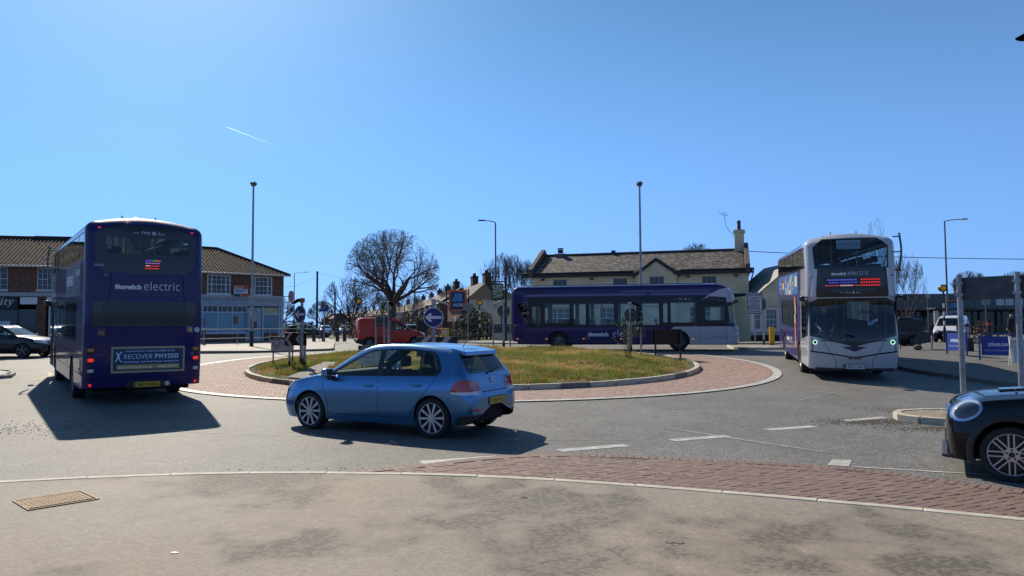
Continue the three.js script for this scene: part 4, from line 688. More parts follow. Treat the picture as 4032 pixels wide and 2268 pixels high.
[[-3.3, -110, 11.4, 31, 'leftmost'], [-1.4, -113, 12.6, 32, 'second'], [0.3, -108, 11.8, 33, 'third'], [2.1, -111, 11.4, 34, 'rightmost']].forEach(([x, z, h, s, w]) => bareTree('slender_tree', `tall slender bare tree, ${w} of the four behind the dark roofed white house`, x, z, { seed: s, r0: 0.15, trunk: h * 0.33, forks: 4, len1: h * 0.26, spread0: 0.3, spread: 0.42, wander: 0.16, lift: 0.16, side: 0.6, levels: 5, minR: 0.012, limbR: 0.05, max: 4200, env: { y: h * 0.6, w: 2.0, h: h * 0.42 }, col: [0.085, 0.065, 0.05] }));
bareTree('bare_tree', 'small round crowned bare tree far behind the roof ridge beside the chimney', -8.7, -112, { seed: 41, r0: 0.2, trunk: 3, forks: 6, len1: 2, spread0: 0.7, spread: 0.5, wander: 0.2, lift: 0.1, side: 0.5, levels: 5, minR: 0.016, limbR: 0.06, max: 4500, env: { y: 4.7, w: 2.9, h: 3.6 }, col: [0.1, 0.078, 0.06] });
bareTree('bare_tree', 'bare treetop showing over the right half of the pub roof', 19.0, -75, { seed: 51, r0: 0.2, trunk: 4, forks: 6, len1: 2.2, spread0: 0.7, spread: 0.5, wander: 0.3, lift: 0.1, side: 0.6, levels: 5, minR: 0.014, limbR: 0.06, max: 6000, env: { y: 6.4, w: 2.5, h: 3.4 }, col: [0.045, 0.034, 0.028] });
bareTree('bare_tree', 'thin bare treetop just showing over the left half of the pub roof', 10.6, -80, { seed: 52, r0: 0.14, trunk: 4, forks: 4, len1: 2.4, spread0: 0.8, spread: 0.4, wander: 0.25, lift: 0.1, side: 0.4, levels: 4, minR: 0.011, limbR: 0.06, max: 1500, env: { y: 6.2, w: 3.2, h: 2.9 }, col: [0.08, 0.06, 0.05] });
bareTree('bare_sapling', 'young bare tree with thin upright twigs right of the grey double-decker', 25.3, -47, { seed: 61, r0: 0.07, trunk: 1.6, forks: 5, len1: 1.7, spread0: 0.45, spread: 0.36, wander: 0.14, lift: 0.12, side: 0.55, levels: 5, minR: 0.007, limbR: 0.03, max: 2600, env: { y: 3.1, w: 1.35, h: 3.0 }, col: [0.13, 0.095, 0.065] });
bareTree('bare_sapling', 'bare upright twigs rising just behind the roof of the grey double-decker', 23.6, -47, { seed: 62, r0: 0.07, trunk: 3.4, forks: 3, len1: 2.0, spread0: 0.25, spread: 0.3, wander: 0.1, lift: 0.15, side: 0.4, levels: 4, minR: 0.007, limbR: 0.03, max: 700, env: { y: 5, w: 0.8, h: 3.4 }, col: [0.15, 0.11, 0.08] });
bareTree('bare_tree', 'distant bare treetop over the supermarket roof above the grey sign back', 74, -118, { seed: 71, r0: 0.2, trunk: 4, forks: 5, len1: 2.6, spread0: 0.6, spread: 0.5, wander: 0.25, lift: 0.1, side: 0.5, levels: 5, minR: 0.018, limbR: 0.06, max: 3500, env: { y: 6.2, w: 3.2, h: 3.7 }, col: [0.08, 0.06, 0.045] });
bareTree('bare_tree', 'bare tree at the right edge beyond the end of the arrow sign', 69, -100, { seed: 72, r0: 0.2, trunk: 3, forks: 5, len1: 2.6, spread0: 0.6, spread: 0.5, wander: 0.25, lift: 0.1, side: 0.5, levels: 5, minR: 0.018, limbR: 0.06, max: 3000, env: { y: 5, w: 2.4, h: 3.6 }, col: [0.08, 0.06, 0.045] });
[[-15.5, -85, 91, 'behind the left belisha beacon'], [-24, -108, 92, 'against the terrace roofs'], [-13.6, -92, 93, 'behind the big domed tree trunk']].forEach(([x, z, sd, w]) => bareTree('bare_tree', `small brown bare garden tree ${w}`, x, z, { seed: sd, r0: 0.16, trunk: 1.5, forks: 6, len1: 1.7, spread0: 0.7, spread: 0.5, wander: 0.25, lift: 0.08, side: 0.55, levels: 5, minR: 0.012, limbR: 0.05, max: 4200, env: { y: 3.1, w: 2.8, h: 3.0 }, col: [0.12, 0.092, 0.07] }));
[[-40.5, -128, 81, 'nearest the corner shop'], [-36.5, -140, 82, 'further from the corner shop']].forEach(([x, z, s, w]) => bareTree('bare_tree', `low grey bare tree left of the telegraph pole, ${w}`, x, z, { seed: s, r0: 0.2, trunk: 1.8, forks: 6, len1: 2, spread0: 0.7, spread: 0.5, wander: 0.22, lift: 0.08, side: 0.55, levels: 5, minR: 0.018, limbR: 0.06, max: 5000, env: { y: 3, w: 2.8, h: 3.3 }, col: [0.12, 0.1, 0.085] }));
function hedge(name, label, [x, z], [w, h, d], n, cols, leaf, seed, o = {}) {
  const t = thing(name, label, o.cat ?? 'hedge', [x, gy(z), z], o.turn ?? 0), r = rng(seed), pos = [], col = [];
  for (let i = 0; i < n; i++) {
    let a, b, c; do { a = r() * 2 - 1; b = r() * 2 - 1; c = r() * 2 - 1; } while (o.box ? false : a * a + Math.max(b, -0.2) ** 2 + c * c > 1);
    const wob = 1 + 0.25 * (fbm(a * 3 + 9, b * 3 + 9, 64, seed, 2) - 0.5), p = V3(a * w / 2 * wob, h * 0.5 + b * h / 2 * wob, c * d / 2 * wob), s = leaf * (0.6 + 0.8 * r()), u = V3(r() - 0.5, r() - 0.5, r() - 0.5).normalize(), v = V3(r() - 0.5, r() - 0.5, r() - 0.5).cross(u).normalize(); if (p.y < 0.02) p.y = 0.02 + r() * 0.2;
    const A = p.clone().addScaledVector(u, s), B = p.clone().addScaledVector(v, s * 0.45), C = p.clone().addScaledVector(u, -s), D = p.clone().addScaledVector(v, -s * 0.45);
    pos.push(...A.toArray(), ...B.toArray(), ...C.toArray(), ...A.toArray(), ...C.toArray(), ...D.toArray());
    const k = cols[Math.floor(r() * cols.length)], f = 0.7 + r() * 0.6; for (let q = 0; q < 6; q++) col.push(k[0] * f, k[1] * f, k[2] * f);
  }
  const g = new THREE.BufferGeometry(); g.setAttribute('position', new THREE.Float32BufferAttribute(pos, 3)); g.computeVertexNormals(); const gg = prep(g); gg.setAttribute('color', new THREE.Float32BufferAttribute(col, 3));
  const m = shade(new THREE.Mesh(gg, mat([1, 1, 1], o.rough ?? 0.6, { vertexColors: true, transmission: 0.15, thickness: 0 }))); m.name = 'foliage'; t.add(m);
  const st = []; for (let i = 0; i < 9; i++) { const a = (r() - 0.5) * w * 0.6, c = (r() - 0.5) * d * 0.5; st.push(rod([a, -0.1, c], [a * 1.4, h * (0.5 + 0.3 * r()), c * 1.3], 0.03, 5, 0.012)); } part('stem', st, M.wood, t);
  return t;
}
hedge('laurel_bush', 'big glossy dark green laurel bush beside the pub sign', [-3.1, -63], [3.5, 2.9, 2.2], 3200, [[0.03, 0.06, 0.02], [0.05, 0.09, 0.03], [0.02, 0.04, 0.015]], 0.1, 3, { rough: 0.55, cat: 'bush' });
hedge('scrub', 'low dry straggly scrub at the foot of the laurel bush', [-4.6, -60.8], [3.0, 1.0, 1.4], 1800, [[0.16, 0.15, 0.07], [0.1, 0.1, 0.05], [0.2, 0.17, 0.1]], 0.06, 4, { cat: 'scrub' });
hedge('conifer_hedge', 'tall dark conifer hedge behind the no entry sign', [-8.6, -71], [3.4, 2.6, 1.6], 3600, [[0.018, 0.03, 0.014], [0.03, 0.045, 0.02]], 0.09, 5, { box: true });
hedge('beech_hedge', 'rusty brown beech hedge behind the left belisha beacon', [-15.2, -74], [2.6, 2.5, 1.6], 2200, [[0.17, 0.085, 0.04], [0.12, 0.07, 0.04], [0.2, 0.12, 0.06]], 0.08, 6);
hedge('clipped_hedge', 'long dark clipped hedge behind the black saloon', [-34, -112], [7.5, 2.1, 1.6], 3600, [[0.03, 0.04, 0.018], [0.045, 0.055, 0.025]], 0.12, 7, { box: true });
hedge('brown_scrub', 'brown twiggy scrub under the terrace houses by the grey sign', [-19.5, -96], [6, 2.4, 2.2], 4200, [[0.11, 0.085, 0.06], [0.15, 0.12, 0.09], [0.08, 0.065, 0.05]], 0.09, 8);
hedge('brown_scrub', 'brown bare thicket between big tree and conifer hedge', [-13.2, -80], [8, 2.8, 2.4], 5200, [[0.1, 0.075, 0.055], [0.13, 0.1, 0.08], [0.07, 0.055, 0.045]], 0.08, 9);
hedge('grey_hedge', 'greyish hedge beside the telegraph pole along the far road', [-28, -122], [8, 2.5, 2], 3600, [[0.1, 0.09, 0.07], [0.07, 0.075, 0.045]], 0.12, 10);
hedge('small_conifer', 'small dark conifer beside the supermarket roof behind the double-decker', [42.6, -84], [2.0, 5.2, 2.0], 1500, [[0.012, 0.018, 0.012]], 0.16, 12, { cat: 'conifer' });
hedge('red_planting', 'red leaved planting in a bed behind the white van', [33.6, -52.5], [1.1, 1.5, 0.9], 700, [[0.22, 0.06, 0.045], [0.16, 0.05, 0.035], [0.1, 0.09, 0.04]], 0.06, 13, { cat: 'planting' });
{
  const o = thing('young_shrub', 'spindly young shrub with yellow green leaves standing on the grass island', 'shrub', [4.21, isleY(4.21, -26.73), -26.73]), r = rng(15), st = [], lf = [], col = [];
  for (let i = 0; i < 11; i++) { const a = r() * 6.28, k = 0.15 + 0.5 * r(), h = 0.7 + 1.1 * r(), b = [Math.cos(a) * 0.05, 0, Math.sin(a) * 0.05], t = [Math.cos(a) * k, h, Math.sin(a) * k], m = [Math.cos(a) * k * 0.3, h * 0.55, Math.sin(a) * k * 0.3]; st.push(rod(b, m, 0.009, 5, 0.006), rod(m, t, 0.006, 5, 0.003)); for (let j = 0; j < 16; j++) { const f = r(), p = V3(lerp(m[0], t[0], f) + (r() - 0.5) * 0.08, lerp(m[1], t[1], f), lerp(m[2], t[2], f) + (r() - 0.5) * 0.08), u = V3(r() - 0.5, r() - 0.2, r() - 0.5).normalize().multiplyScalar(0.035), v = V3(r() - 0.5, r() - 0.5, r() - 0.5).cross(u).normalize().multiplyScalar(0.014); lf.push(...p.clone().add(u).toArray(), ...p.clone().add(v).toArray(), ...p.clone().sub(u).toArray(), ...p.clone().add(u).toArray(), ...p.clone().sub(u).toArray(), ...p.clone().sub(v).toArray()); } }
  st.push(rod([0.1, 0, 0], [0.1, 1.5, 0.02], 0.018, 6)); part('stem', st, mat([0.13, 0.12, 0.06], 0.85), o);
  const g = new THREE.BufferGeometry(); g.setAttribute('position', new THREE.Float32BufferAttribute(lf, 3)); g.computeVertexNormals(); part('leaves', g, mat([0.22, 0.25, 0.05], 0.6, { transmission: 0.3, thickness: 0 }), o);
}

// ---------------------------------------------------------------- vehicles: shared pieces
const paint = (c, o = {}) => mat(c, 0.34, { clearcoat: 1, clearcoatRoughness: 0.05, specularIntensity: 0.15, ...o });
const VM = {
  glassCar: mat([0.82, 0.93, 0.9], 0.015, { transmission: 1, thickness: 0 }), glassTint: mat([0.3, 0.36, 0.38], 0.015, { transmission: 1, thickness: 0 }),
  glassBus: mat([0.76, 0.86, 0.88], 0.02, { transmission: 1, thickness: 0 }), glassBusDark: mat([0.34, 0.42, 0.46], 0.02, { transmission: 1, thickness: 0 }),
  trim: mat([0.008, 0.008, 0.009], 0.22, { clearcoat: 0.6 }), plastic: mat([0.022, 0.022, 0.024], 0.6), tyre: mat([0.016, 0.016, 0.017], 0.82), alloy: mat([0.5, 0.51, 0.53], 0.3, { metalness: 0.75 }), alloyDark: mat([0.03, 0.03, 0.032], 0.4, { metalness: 0.4 }),
  steel: mat([0.16, 0.165, 0.17], 0.5, { metalness: 0.4 }), chrome: mat([0.75, 0.75, 0.76], 0.1, { metalness: 1 }), redLens: mat([0.42, 0.012, 0.012], 0.12, { clearcoat: 1 }), clearLens: mat([0.62, 0.63, 0.65], 0.08, { clearcoat: 1 }), orangeLens: mat([0.55, 0.18, 0.02], 0.15, { clearcoat: 1 }),
  redLit: mat([0.5, 0.02, 0.02], 0.3, { emissive: lin(1, 0.04, 0.03), emissiveIntensity: 0.55 }), whiteLit: mat([0.8, 0.8, 0.8], 0.3, { emissive: lin(0.45, 1, 0.65), emissiveIntensity: 0.8 }), amberLit: mat([0.6, 0.25, 0.03], 0.3, { emissive: lin(1, 0.35, 0.04), emissiveIntensity: 0.5 }),
  seat: mat([0.02, 0.021, 0.024], 0.85), seatBlue: mat([0.035, 0.03, 0.06], 0.85), interior: mat([0.045, 0.046, 0.05], 0.85), interiorLight: mat([0.28, 0.29, 0.31], 0.8), seam: mat([0.006, 0.006, 0.007], 0.9), rail: mat([0.5, 0.42, 0.06], 0.4),
};
const latheZ = (pts, n = 40) => new THREE.LatheGeometry(pts.map(([r, a]) => new THREE.Vector2(r, a)), n).rotateX(Math.PI / 2);   // profile of [radius, offset along z]
function wheel(parent, x, y, z, r, w, rimR, style, side) {          // style.face builds the rim face at z = 0, facing +z
  const g = sub('wheel', parent, [x, y, z], side < 0 ? Math.PI : 0);
  part('tyre', latheZ([[rimR, -w / 2], [r * 0.94, -w / 2], [r * 0.985, -w * 0.44], [r, -w * 0.34], [r, w * 0.34], [r * 0.985, w * 0.44], [r * 0.94, w / 2], [rimR + 0.012, w / 2], [rimR, w / 2 - 0.012], [rimR - 0.01, w * 0.2]], 44), VM.tyre, g);
  style(g, rimR, w / 2);
  return g;
}
const rimBase = (g, R, f, m = VM.alloy, dark = VM.alloyDark) => { part('rim', [latheZ([[R - 0.018, f - 0.03], [R - 0.012, f - 0.004], [R, f - 0.002], [R + 0.002, f - 0.02], [R, -0.05]], 44)], m, g); part('brake_disc', [cz(R - 0.01, 0.02, 0, 0, f - 0.11, 32), cz(R * 0.65, 0.03, 0, 0, f - 0.085, 32)], dark, g); };
const bladeRim = (g, R, f) => { rimBase(g, R, f); const sp = []; for (let i = 0; i < 10; i++) { const b = ext(roundPoly([[0.045, -0.016], [R - 0.01, -0.034], [R - 0.01, 0.012], [0.045, 0.014]], 0.006, 2), 0.022, 0.005); b.rotateZ(i / 10 * 6.2832 + 0.1); b.translate(0, 0, f - 0.02 - (i % 2) * 0.001); sp.push(b); } part('spoke', sp, VM.alloy, g); part('hub', [cz(0.06, 0.03, 0, 0, f - 0.018, 24), cz(0.032, 0.012, 0, 0, f + 0.001, 24)], VM.alloy, g); };
const barRim = (g, R, f) => { rimBase(g, R, f); const lite = mat([0.52, 0.48, 0.42], 0.3, { metalness: 0.6 }), sp = []; for (let i = 0; i < 8; i++) for (const s of [-1, 1]) { const b = rb(R - 0.075, 0.018, 0.02, 0.07 + (R - 0.085) / 2, s * 0.026, 0, 0.004, 1); b.rotateZ(i / 8 * 6.2832 + 0.0); b.translate(0, 0, f - 0.014); sp.push(b); } part('spoke', sp, lite, g); part('hub', [cz(0.078, 0.03, 0, 0, f - 0.012, 28)], lite, g); part('hub_cap', cz(0.03, 0.012, 0, 0, f + 0.006, 24), VM.alloyDark, g); for (let i = 0; i < 5; i++) { const a = i / 5 * 6.2832 + 1.57; part('wheel_bolt', cz(0.012, 0.006, Math.cos(a) * 0.052, Math.sin(a) * 0.052, f + 0.003, 12), VM.plastic, g); } };
const fiveRim = (g, R, f) => { rimBase(g, R, f, VM.steel); const sp = []; for (let i = 0; i < 5; i++) for (const s of [-0.16, 0.16]) { const b = ext([[0.04, -0.02], [R - 0.01, -0.012], [R - 0.01, 0.014], [0.04, 0.02]], 0.02, 0.003); b.rotateZ(i / 5 * 6.2832 + s + 0.3); b.translate(0, 0, f - 0.02); sp.push(b); } part('spoke', sp, VM.steel, g); part('hub', cz(0.05, 0.02, 0, 0, f - 0.012, 20), VM.steel, g); };
const steelRim = (g, R, f) => { part('rim', [latheZ([[R, f - 0.02], [R - 0.02, f - 0.015], [R * 0.82, f - 0.05], [R * 0.5, f - 0.06], [R * 0.42, f - 0.02], [R * 0.2, f - 0.015], [0.001, f - 0.015]], 36)], VM.steel, g); const h = []; for (let i = 0; i < 10; i++) { const a = i / 10 * 6.2832; h.push(cz(R * 0.06, 0.012, Math.cos(a) * R * 0.62, Math.sin(a) * R * 0.62, f - 0.05, 10)); } part('rim_hole', h, VM.plastic, g); };
const busRim = (g, R, f) => { part('rim', [latheZ([[R, f - 0.02], [R - 0.015, f - 0.01], [R - 0.05, f - 0.07], [R * 0.6, f - 0.11], [R * 0.55, f - 0.04], [R * 0.3, f - 0.03], [0.001, f - 0.03]], 40)], VM.steel, g); for (let i = 0; i < 10; i++) { const a = i / 10 * 6.2832; part('wheel_bolt', cz(0.016, 0.05, Math.cos(a) * R * 0.58, Math.sin(a) * R * 0.58, f - 0.06, 8), VM.alloy, g); } };
const cr4 = (a, b, c, d, t) => 0.5 * (2 * b + (c - a) * t + (2 * a - 5 * b + 4 * c - d) * t * t + (3 * b - a - 3 * c + d) * t * t * t);
const avg = (P, k) => P.reduce((s, v) => s + v[k], 0) / P.length;
function plate(parent, text, pos, ry, yellow, green, w = 0.52, h = 0.112) {
  const o = label2('number_plate', parent, w, h, pos, ry, (g, W, Hh) => { g.fillStyle = yellow ? '#c9a326' : '#d8d8d4'; g.fillRect(0, 0, W, Hh); if (green) { g.fillStyle = '#1c8a4a'; g.fillRect(0, 0, W * 0.09, Hh); } g.fillStyle = '#15151a'; g.font = 'bold ' + Hh * 0.82 + 'px sans-serif'; g.textAlign = 'center'; g.textBaseline = 'middle'; g.fillText(text, W * (green ? 0.54 : 0.5), Hh * 0.54, W * 0.86); }, 256, { clear: false }); return o;
}
function onGround(o, x, z, fx, fz, half = 1.3, lift = 0) {          // stands a vehicle (nose along +x) on the sloping ground
  const l = Math.hypot(fx, fz); fx /= l; fz /= l; const a = gy(z + fz * half), b = gy(z - fz * half);
  o.position.set(x, (a + b) / 2 + lift, z); o.rotation.order = 'YZX'; o.rotation.set(0, Math.atan2(-fz, fx), Math.atan2(a - b, 2 * half));
  return o;
}
const seatGeo = (() => { const s = ext(roundPoly([[-0.02, 0], [0.46, 0.02], [0.47, 0.14], [0.1, 0.12], [-0.02, 0.62], [-0.12, 0.6]], 0.05, 3), 0.46, 0.03), h = rb(0.1, 0.19, 0.26, -0.1, 0.75, 0, 0.05, 2); return merge([s, h]); })();

function carShell(rows, nx = 7) {
  const N = rows.length, grid = [], at = (u) => { const i = Math.min(N - 2, Math.floor(u)), t = u - i, q = (k) => rows[clamp(k, 0, N - 1)]; return rows[0].map((_, c) => cr4(q(i - 1)[c], q(i)[c], q(i + 1)[c], q(i + 2)[c], t)); };
  const section = (u) => {
    const [x, ys, ws, ym, wm, yb, wb, yr, wr, yc] = at(u);
    const C = [[ws * 0.97, ys - 0.06], [ws, ys], [wm, ym], [wb, yb], [wr, yr], [wr * 0.62, yr + (yc - yr) * 0.72], [0, yc], [-wr * 0.62, yr + (yc - yr) * 0.72]], half = [], dv = [5, 5, 6, 5, 4];
    for (let s = 1; s < 6; s++) for (let k = 0; k < dv[s - 1]; k++) { const t = k / dv[s - 1], z = cr4(C[s - 1][0], C[s][0], C[s + 1][0], C[s + 2][0], t), y = cr4(C[s - 1][1], C[s][1], C[s + 1][1], C[s + 2][1], t); half.push([z, y]); }
    return { x, half, yc, top: 10 };
  };
  for (let i = 0; i <= (N - 1) * nx; i++) { const { x, half, yc } = section(i / nx); grid.push([...half.map(([z, y]) => [x, y, z]), [x, yc, 0], ...[...half].reverse().map(([z, y]) => [x, y, -z])]); }
  let polys = soupGrid(grid);
  const mid = polys[Math.floor(polys.length / 4)];
  // outward normals
  let sgn = 0; for (const P of polys) sgn += avg(P, 5) * avg(P, 2); if (sgn < 0) polys = polys.map((P) => [...P].reverse().map((v) => [v[0], v[1], v[2], -v[3], -v[4], -v[5]]));
  for (const [row, nxs] of [[grid[0], Math.sign(grid[0][0][0])], [grid[grid.length - 1], Math.sign(grid[grid.length - 1][0][0])]]) { const c = [row[0][0], avg(row.map((p) => p), 1), 0]; for (let j = 0; j + 1 < row.length; j++) polys.push([c, row[j], row[j + 1]].map((p) => [...p, nxs, 0, 0])); }
  const zAt = (x, y) => { let lo = 0, hi = N - 1; const dir = rows[0][0] > rows[N - 1][0] ? -1 : 1; for (let k = 0; k < 30; k++) { const m = (lo + hi) / 2; if ((at(m)[0] - x) * dir < 0) lo = m; else hi = m; } const { half } = section((lo + hi) / 2); for (let j = 0; j + 1 < half.length; j++) if ((half[j][1] - y) * (half[j + 1][1] - y) <= 0 && half[j + 1][1] > half[j][1]) { const t = (y - half[j][1]) / (half[j + 1][1] - half[j][1]); return lerp(half[j][0], half[j + 1][0], t); } return half[0][0]; };
  return { polys, zAt };
}
const side = (P) => Math.abs(avg(P, 2)) > 0.3;
const thick = (p, q, w) => { const dx = q[0] - p[0], dy = q[1] - p[1], l = Math.hypot(dx, dy), nx = -dy / l * w / 2, ny = dx / l * w / 2, ex = dx / l * w * 0.3, ey = dy / l * w * 0.3; return [[p[0] - ex + nx, p[1] - ey + ny], [p[0] - ex - nx, p[1] - ey - ny], [q[0] + ex - nx, q[1] + ey - ny], [q[0] + ex + nx, q[1] + ey + ny]]; };
function makeCar(name, label, s, group) {
  const o = thing(name, label, s.cat ?? 'car', [0, 0, 0], 0, group), { polys: P0, zAt } = carShell(s.rows, s.nx ?? 7);
  let body = P0, a;
  const take = (pts, plane, pred) => { const [i, r] = cut(body, pts, plane, pred); body = r; return i; };
  for (const [ax, ay, R] of s.arches) take(circlePts(ax, ay, R, 30), 'xy', (P) => Math.abs(avg(P, 2)) > 0.45);
  const bm = s.paint;
  const add = (n, polys, m, push = 0) => (polys.length ? part(n, soupGeo(polys, push), m, o) : null);
  // side windows in their black surround
  for (const d of s.dlo ?? []) { let reg = take(roundPoly(d.out, d.r ?? 0.05), 'xy', side); for (const w of d.panes) { const [i, r] = cut(reg, roundPoly(w.pts, w.r ?? 0.03), 'xy'); reg = r; for (const sg of [1, -1]) add('side_window', i.filter((P) => avg(P, 2) * sg > 0), w.m ?? VM.glassCar, -0.004); } add('window_surround', reg, VM.trim, 0.001); }
  if (s.screen) { let reg = take(s.screen.pts, 'zy', (P) => avg(P, 0) > s.screen.x0 && avg(P, 0) < s.screen.x1 && avg(P, 4) > 0.1 && Math.abs(avg(P, 5)) < 0.8); const [i, r] = cut(reg, s.screen.pane, 'zy'); add('windscreen', i, VM.glassCar, -0.004); add('screen_surround', r, VM.trim, 0.001); }
  if (s.rear) { let reg = take(roundPoly(s.rear.pts, 0.06), 'zy', (P) => avg(P, 0) < s.rear.x1 && avg(P, 3) < -0.15 && Math.abs(avg(P, 5)) < 0.8); const [i, r] = cut(reg, roundPoly(s.rear.pane, 0.06), 'zy'); add('rear_window', i, s.rear.m ?? VM.glassTint, -0.004); add('rear_window_surround', r, VM.trim, 0.001); }
  for (const L of s.lights ?? []) {  let reg = take(L.xy, 'xy', (P) => Math.abs(avg(P, 2)) > (L.zmin ?? 0.3)); if (L.zy) { let got = []; for (const sg of [1, -1]) { const [i, r] = cut(reg, L.zy.map(([z, y]) => [z * sg, y]), 'zy'); got = got.concat(i); reg = r; } body = body.concat(reg); reg = got; } for (const sg of [1, -1]) { let mine = reg.filter((P) => avg(P, 2) * sg > 0); if (L.inner) { let [i, r] = cut(mine, L.inner, 'xy'); add(L.name, r, L.m, 0.004); if (L.inner2) { const [j, q] = cut(i, L.inner2, 'xy'); i = q; add(L.inner2Name, j, L.inner2M, 0.002); } add(L.innerName ?? L.name, i, L.innerM, 0.003); } else add(L.name, mine, L.m, 0.004); } }
  let sm = [];
  for (const line of s.seams ?? []) for (let i = 0; i + 1 < line.length; i++) sm = sm.concat(take(thick(line[i], line[i + 1], s.seamW ?? 0.009), 'xy', (P) => Math.abs(avg(P, 2)) > 0.45));
  add('panel_gap', sm, VM.seam, -0.005);
  for (const d of s.doors ?? []) { let got = []; for (const p of d) got = got.concat(take(p, 'xy', (P) => Math.abs(avg(P, 2)) > 0.45)); for (const sg of [1, -1]) add('door', got.filter((P) => avg(P, 2) * sg > 0), bm); }
  for (const r of s.regions ?? []) if (r.both) { const q = take(r.pts, r.plane, r.pred); for (const sg of [1, -1]) add(r.name, q.filter((P) => avg(P, 2) * sg > 0), r.m, r.push ?? 0); } else add(r.name, take(r.pts, r.plane, r.pred), r.m, r.push ?? 0);
  add('body', body, bm);
  // underside, wheel housings, wheels
  const xs = s.rows.map((r) => r[0]), x0 = Math.min(...xs), x1 = Math.max(...xs), yb = s.under ?? 0.2;
  part('underbody', [bx(0.3, 0.34, 0.9, x0 + 0.27, 0.42, 0), bx(s.arches[0][0] - s.arches[1][0] - s.arches[0][2] * 2 - 0.02, 0.42, (s.track ?? 1.5) + 0.02, (s.arches[0][0] + s.arches[1][0]) / 2, 0.43, 0), bx(x1 - x0 - 0.5, 0.16, (s.track ?? 1.5) - 0.25, (x0 + x1) / 2, yb + 0.08, 0), ...s.arches.map(([ax, ay, R]) => { const g = new THREE.CylinderGeometry(R, R, (s.track ?? 1.5) + 0.06, 28, 1, true, Math.PI - 1.95, 3.9); g.rotateX(Math.PI / 2).rotateZ(0); return g.translate(ax, ay, 0); }), ...s.arches.map(([ax, ay, R]) => bx(R * 1.7, R * 0.8, (s.track ?? 1.5) - 0.5, ax, ay + 0.1, 0))], VM.seam, o);
  const tr = (s.track ?? 1.5) / 2;
  for (const [ax, ay] of s.arches) for (const sg of [1, -1]) wheel(o, ax, s.wr, sg * (tr - 0.005), s.wr, s.tw ?? 0.215, s.rim, s.rimStyle, sg);
  for (const h of s.handles ?? []) for (const sg of [1, -1]) { const z = zAt(h[0], h[1]); part('door_handle', [rb(0.19, 0.032, 0.03, h[0], h[1], sg * (z + 0.014), 0.012), rb(0.12, 0.05, 0.012, h[0] - 0.02, h[1] - 0.004, sg * (z + 0.001), 0.005)], s.handleM ?? bm, o); }
  if (s.mirror) for (const sg of [1, -1]) { const [x, y] = s.mirror, z = zAt(x - 0.1, y - 0.04); const m = part('door_mirror', [rb(0.13, 0.15, 0.21, x, y + 0.05, sg * (z + 0.15), 0.05, 3)], s.mirrorM ?? bm, o); part('mirror_arm', [rb(0.1, 0.07, 0.14, x, y - 0.04, sg * (z + 0.05), 0.02)], VM.plastic, m); part('mirror_glass', bx(0.006, 0.11, 0.16, x - 0.066, y + 0.055, sg * (z + 0.155)), VM.chrome, m); }
  if (s.inside) { const f = s.inside; part('floor', [bx(f.x1 - f.x0, 0.05, 1.3, (f.x0 + f.x1) / 2, f.y - 0.14, 0)], VM.interior, o); part('dashboard', [rb(0.4, 0.3, 1.34, f.x1 + 0.12, f.dash ?? 0.82, 0, 0.08, 3)], VM.interior, o); for (const [x, zz, k] of f.seats) part('seat', seatGeo.clone().scale(k ?? 1, k ?? 1, k ?? 1).translate(x, f.y, zz), VM.seat, o); part('steering_wheel', new THREE.TorusGeometry(0.18, 0.016, 8, 24).rotateY(Math.PI / 2).rotateZ(0.4).translate(f.x1 - 0.16, (f.dash ?? 0.82) + 0.1, 0.36), VM.plastic, o); }
  s.after?.(o, zAt);
  return o;
}
// hatchback in the middle
const HATCH = [
  [2.1, 0.32, 0.3, 0.4, 0.36, 0.5, 0.35, 0.55, 0.3, 0.57], [2.07, 0.25, 0.52, 0.42, 0.58, 0.6, 0.54, 0.67, 0.48, 0.69], [1.95, 0.2, 0.7, 0.44, 0.775, 0.7, 0.71, 0.77, 0.6, 0.795], [1.65, 0.19, 0.82, 0.48, 0.885, 0.8, 0.835, 0.865, 0.7, 0.9], [1.3, 0.19, 0.83, 0.5, 0.89, 0.87, 0.85, 0.925, 0.72, 0.965], [1.06, 0.19, 0.83, 0.52, 0.89, 0.905, 0.86, 0.965, 0.735, 1.0],
  [0.72, 0.19, 0.83, 0.53, 0.89, 0.89, 0.862, 1.15, 0.68, 1.19], [0.35, 0.19, 0.83, 0.54, 0.89, 0.895, 0.862, 1.345, 0.6, 1.38], [0.05, 0.19, 0.83, 0.54, 0.89, 0.9, 0.862, 1.42, 0.575, 1.458], [-0.4, 0.19, 0.83, 0.54, 0.89, 0.91, 0.862, 1.44, 0.57, 1.485], [-0.9, 0.19, 0.83, 0.55, 0.89, 0.925, 0.862, 1.425, 0.57, 1.472], [-1.35, 0.19, 0.82, 0.56, 0.885, 0.945, 0.857, 1.39, 0.57, 1.437],
  [-1.6, 0.2, 0.81, 0.58, 0.88, 0.965, 0.847, 1.345, 0.565, 1.395], [-1.72, 0.21, 0.8, 0.6, 0.87, 1.01, 0.83, 1.22, 0.595, 1.275], [-1.84, 0.23, 0.78, 0.6, 0.84, 0.97, 0.785, 1.04, 0.635, 1.075], [-1.895, 0.25, 0.76, 0.58, 0.815, 0.87, 0.76, 0.93, 0.66, 0.955], [-1.935, 0.27, 0.73, 0.56, 0.785, 0.76, 0.735, 0.8, 0.67, 0.815], [-1.98, 0.3, 0.67, 0.52, 0.735, 0.66, 0.71, 0.7, 0.67, 0.715], [-2.01, 0.36, 0.52, 0.5, 0.6, 0.6, 0.58, 0.63, 0.55, 0.64]];
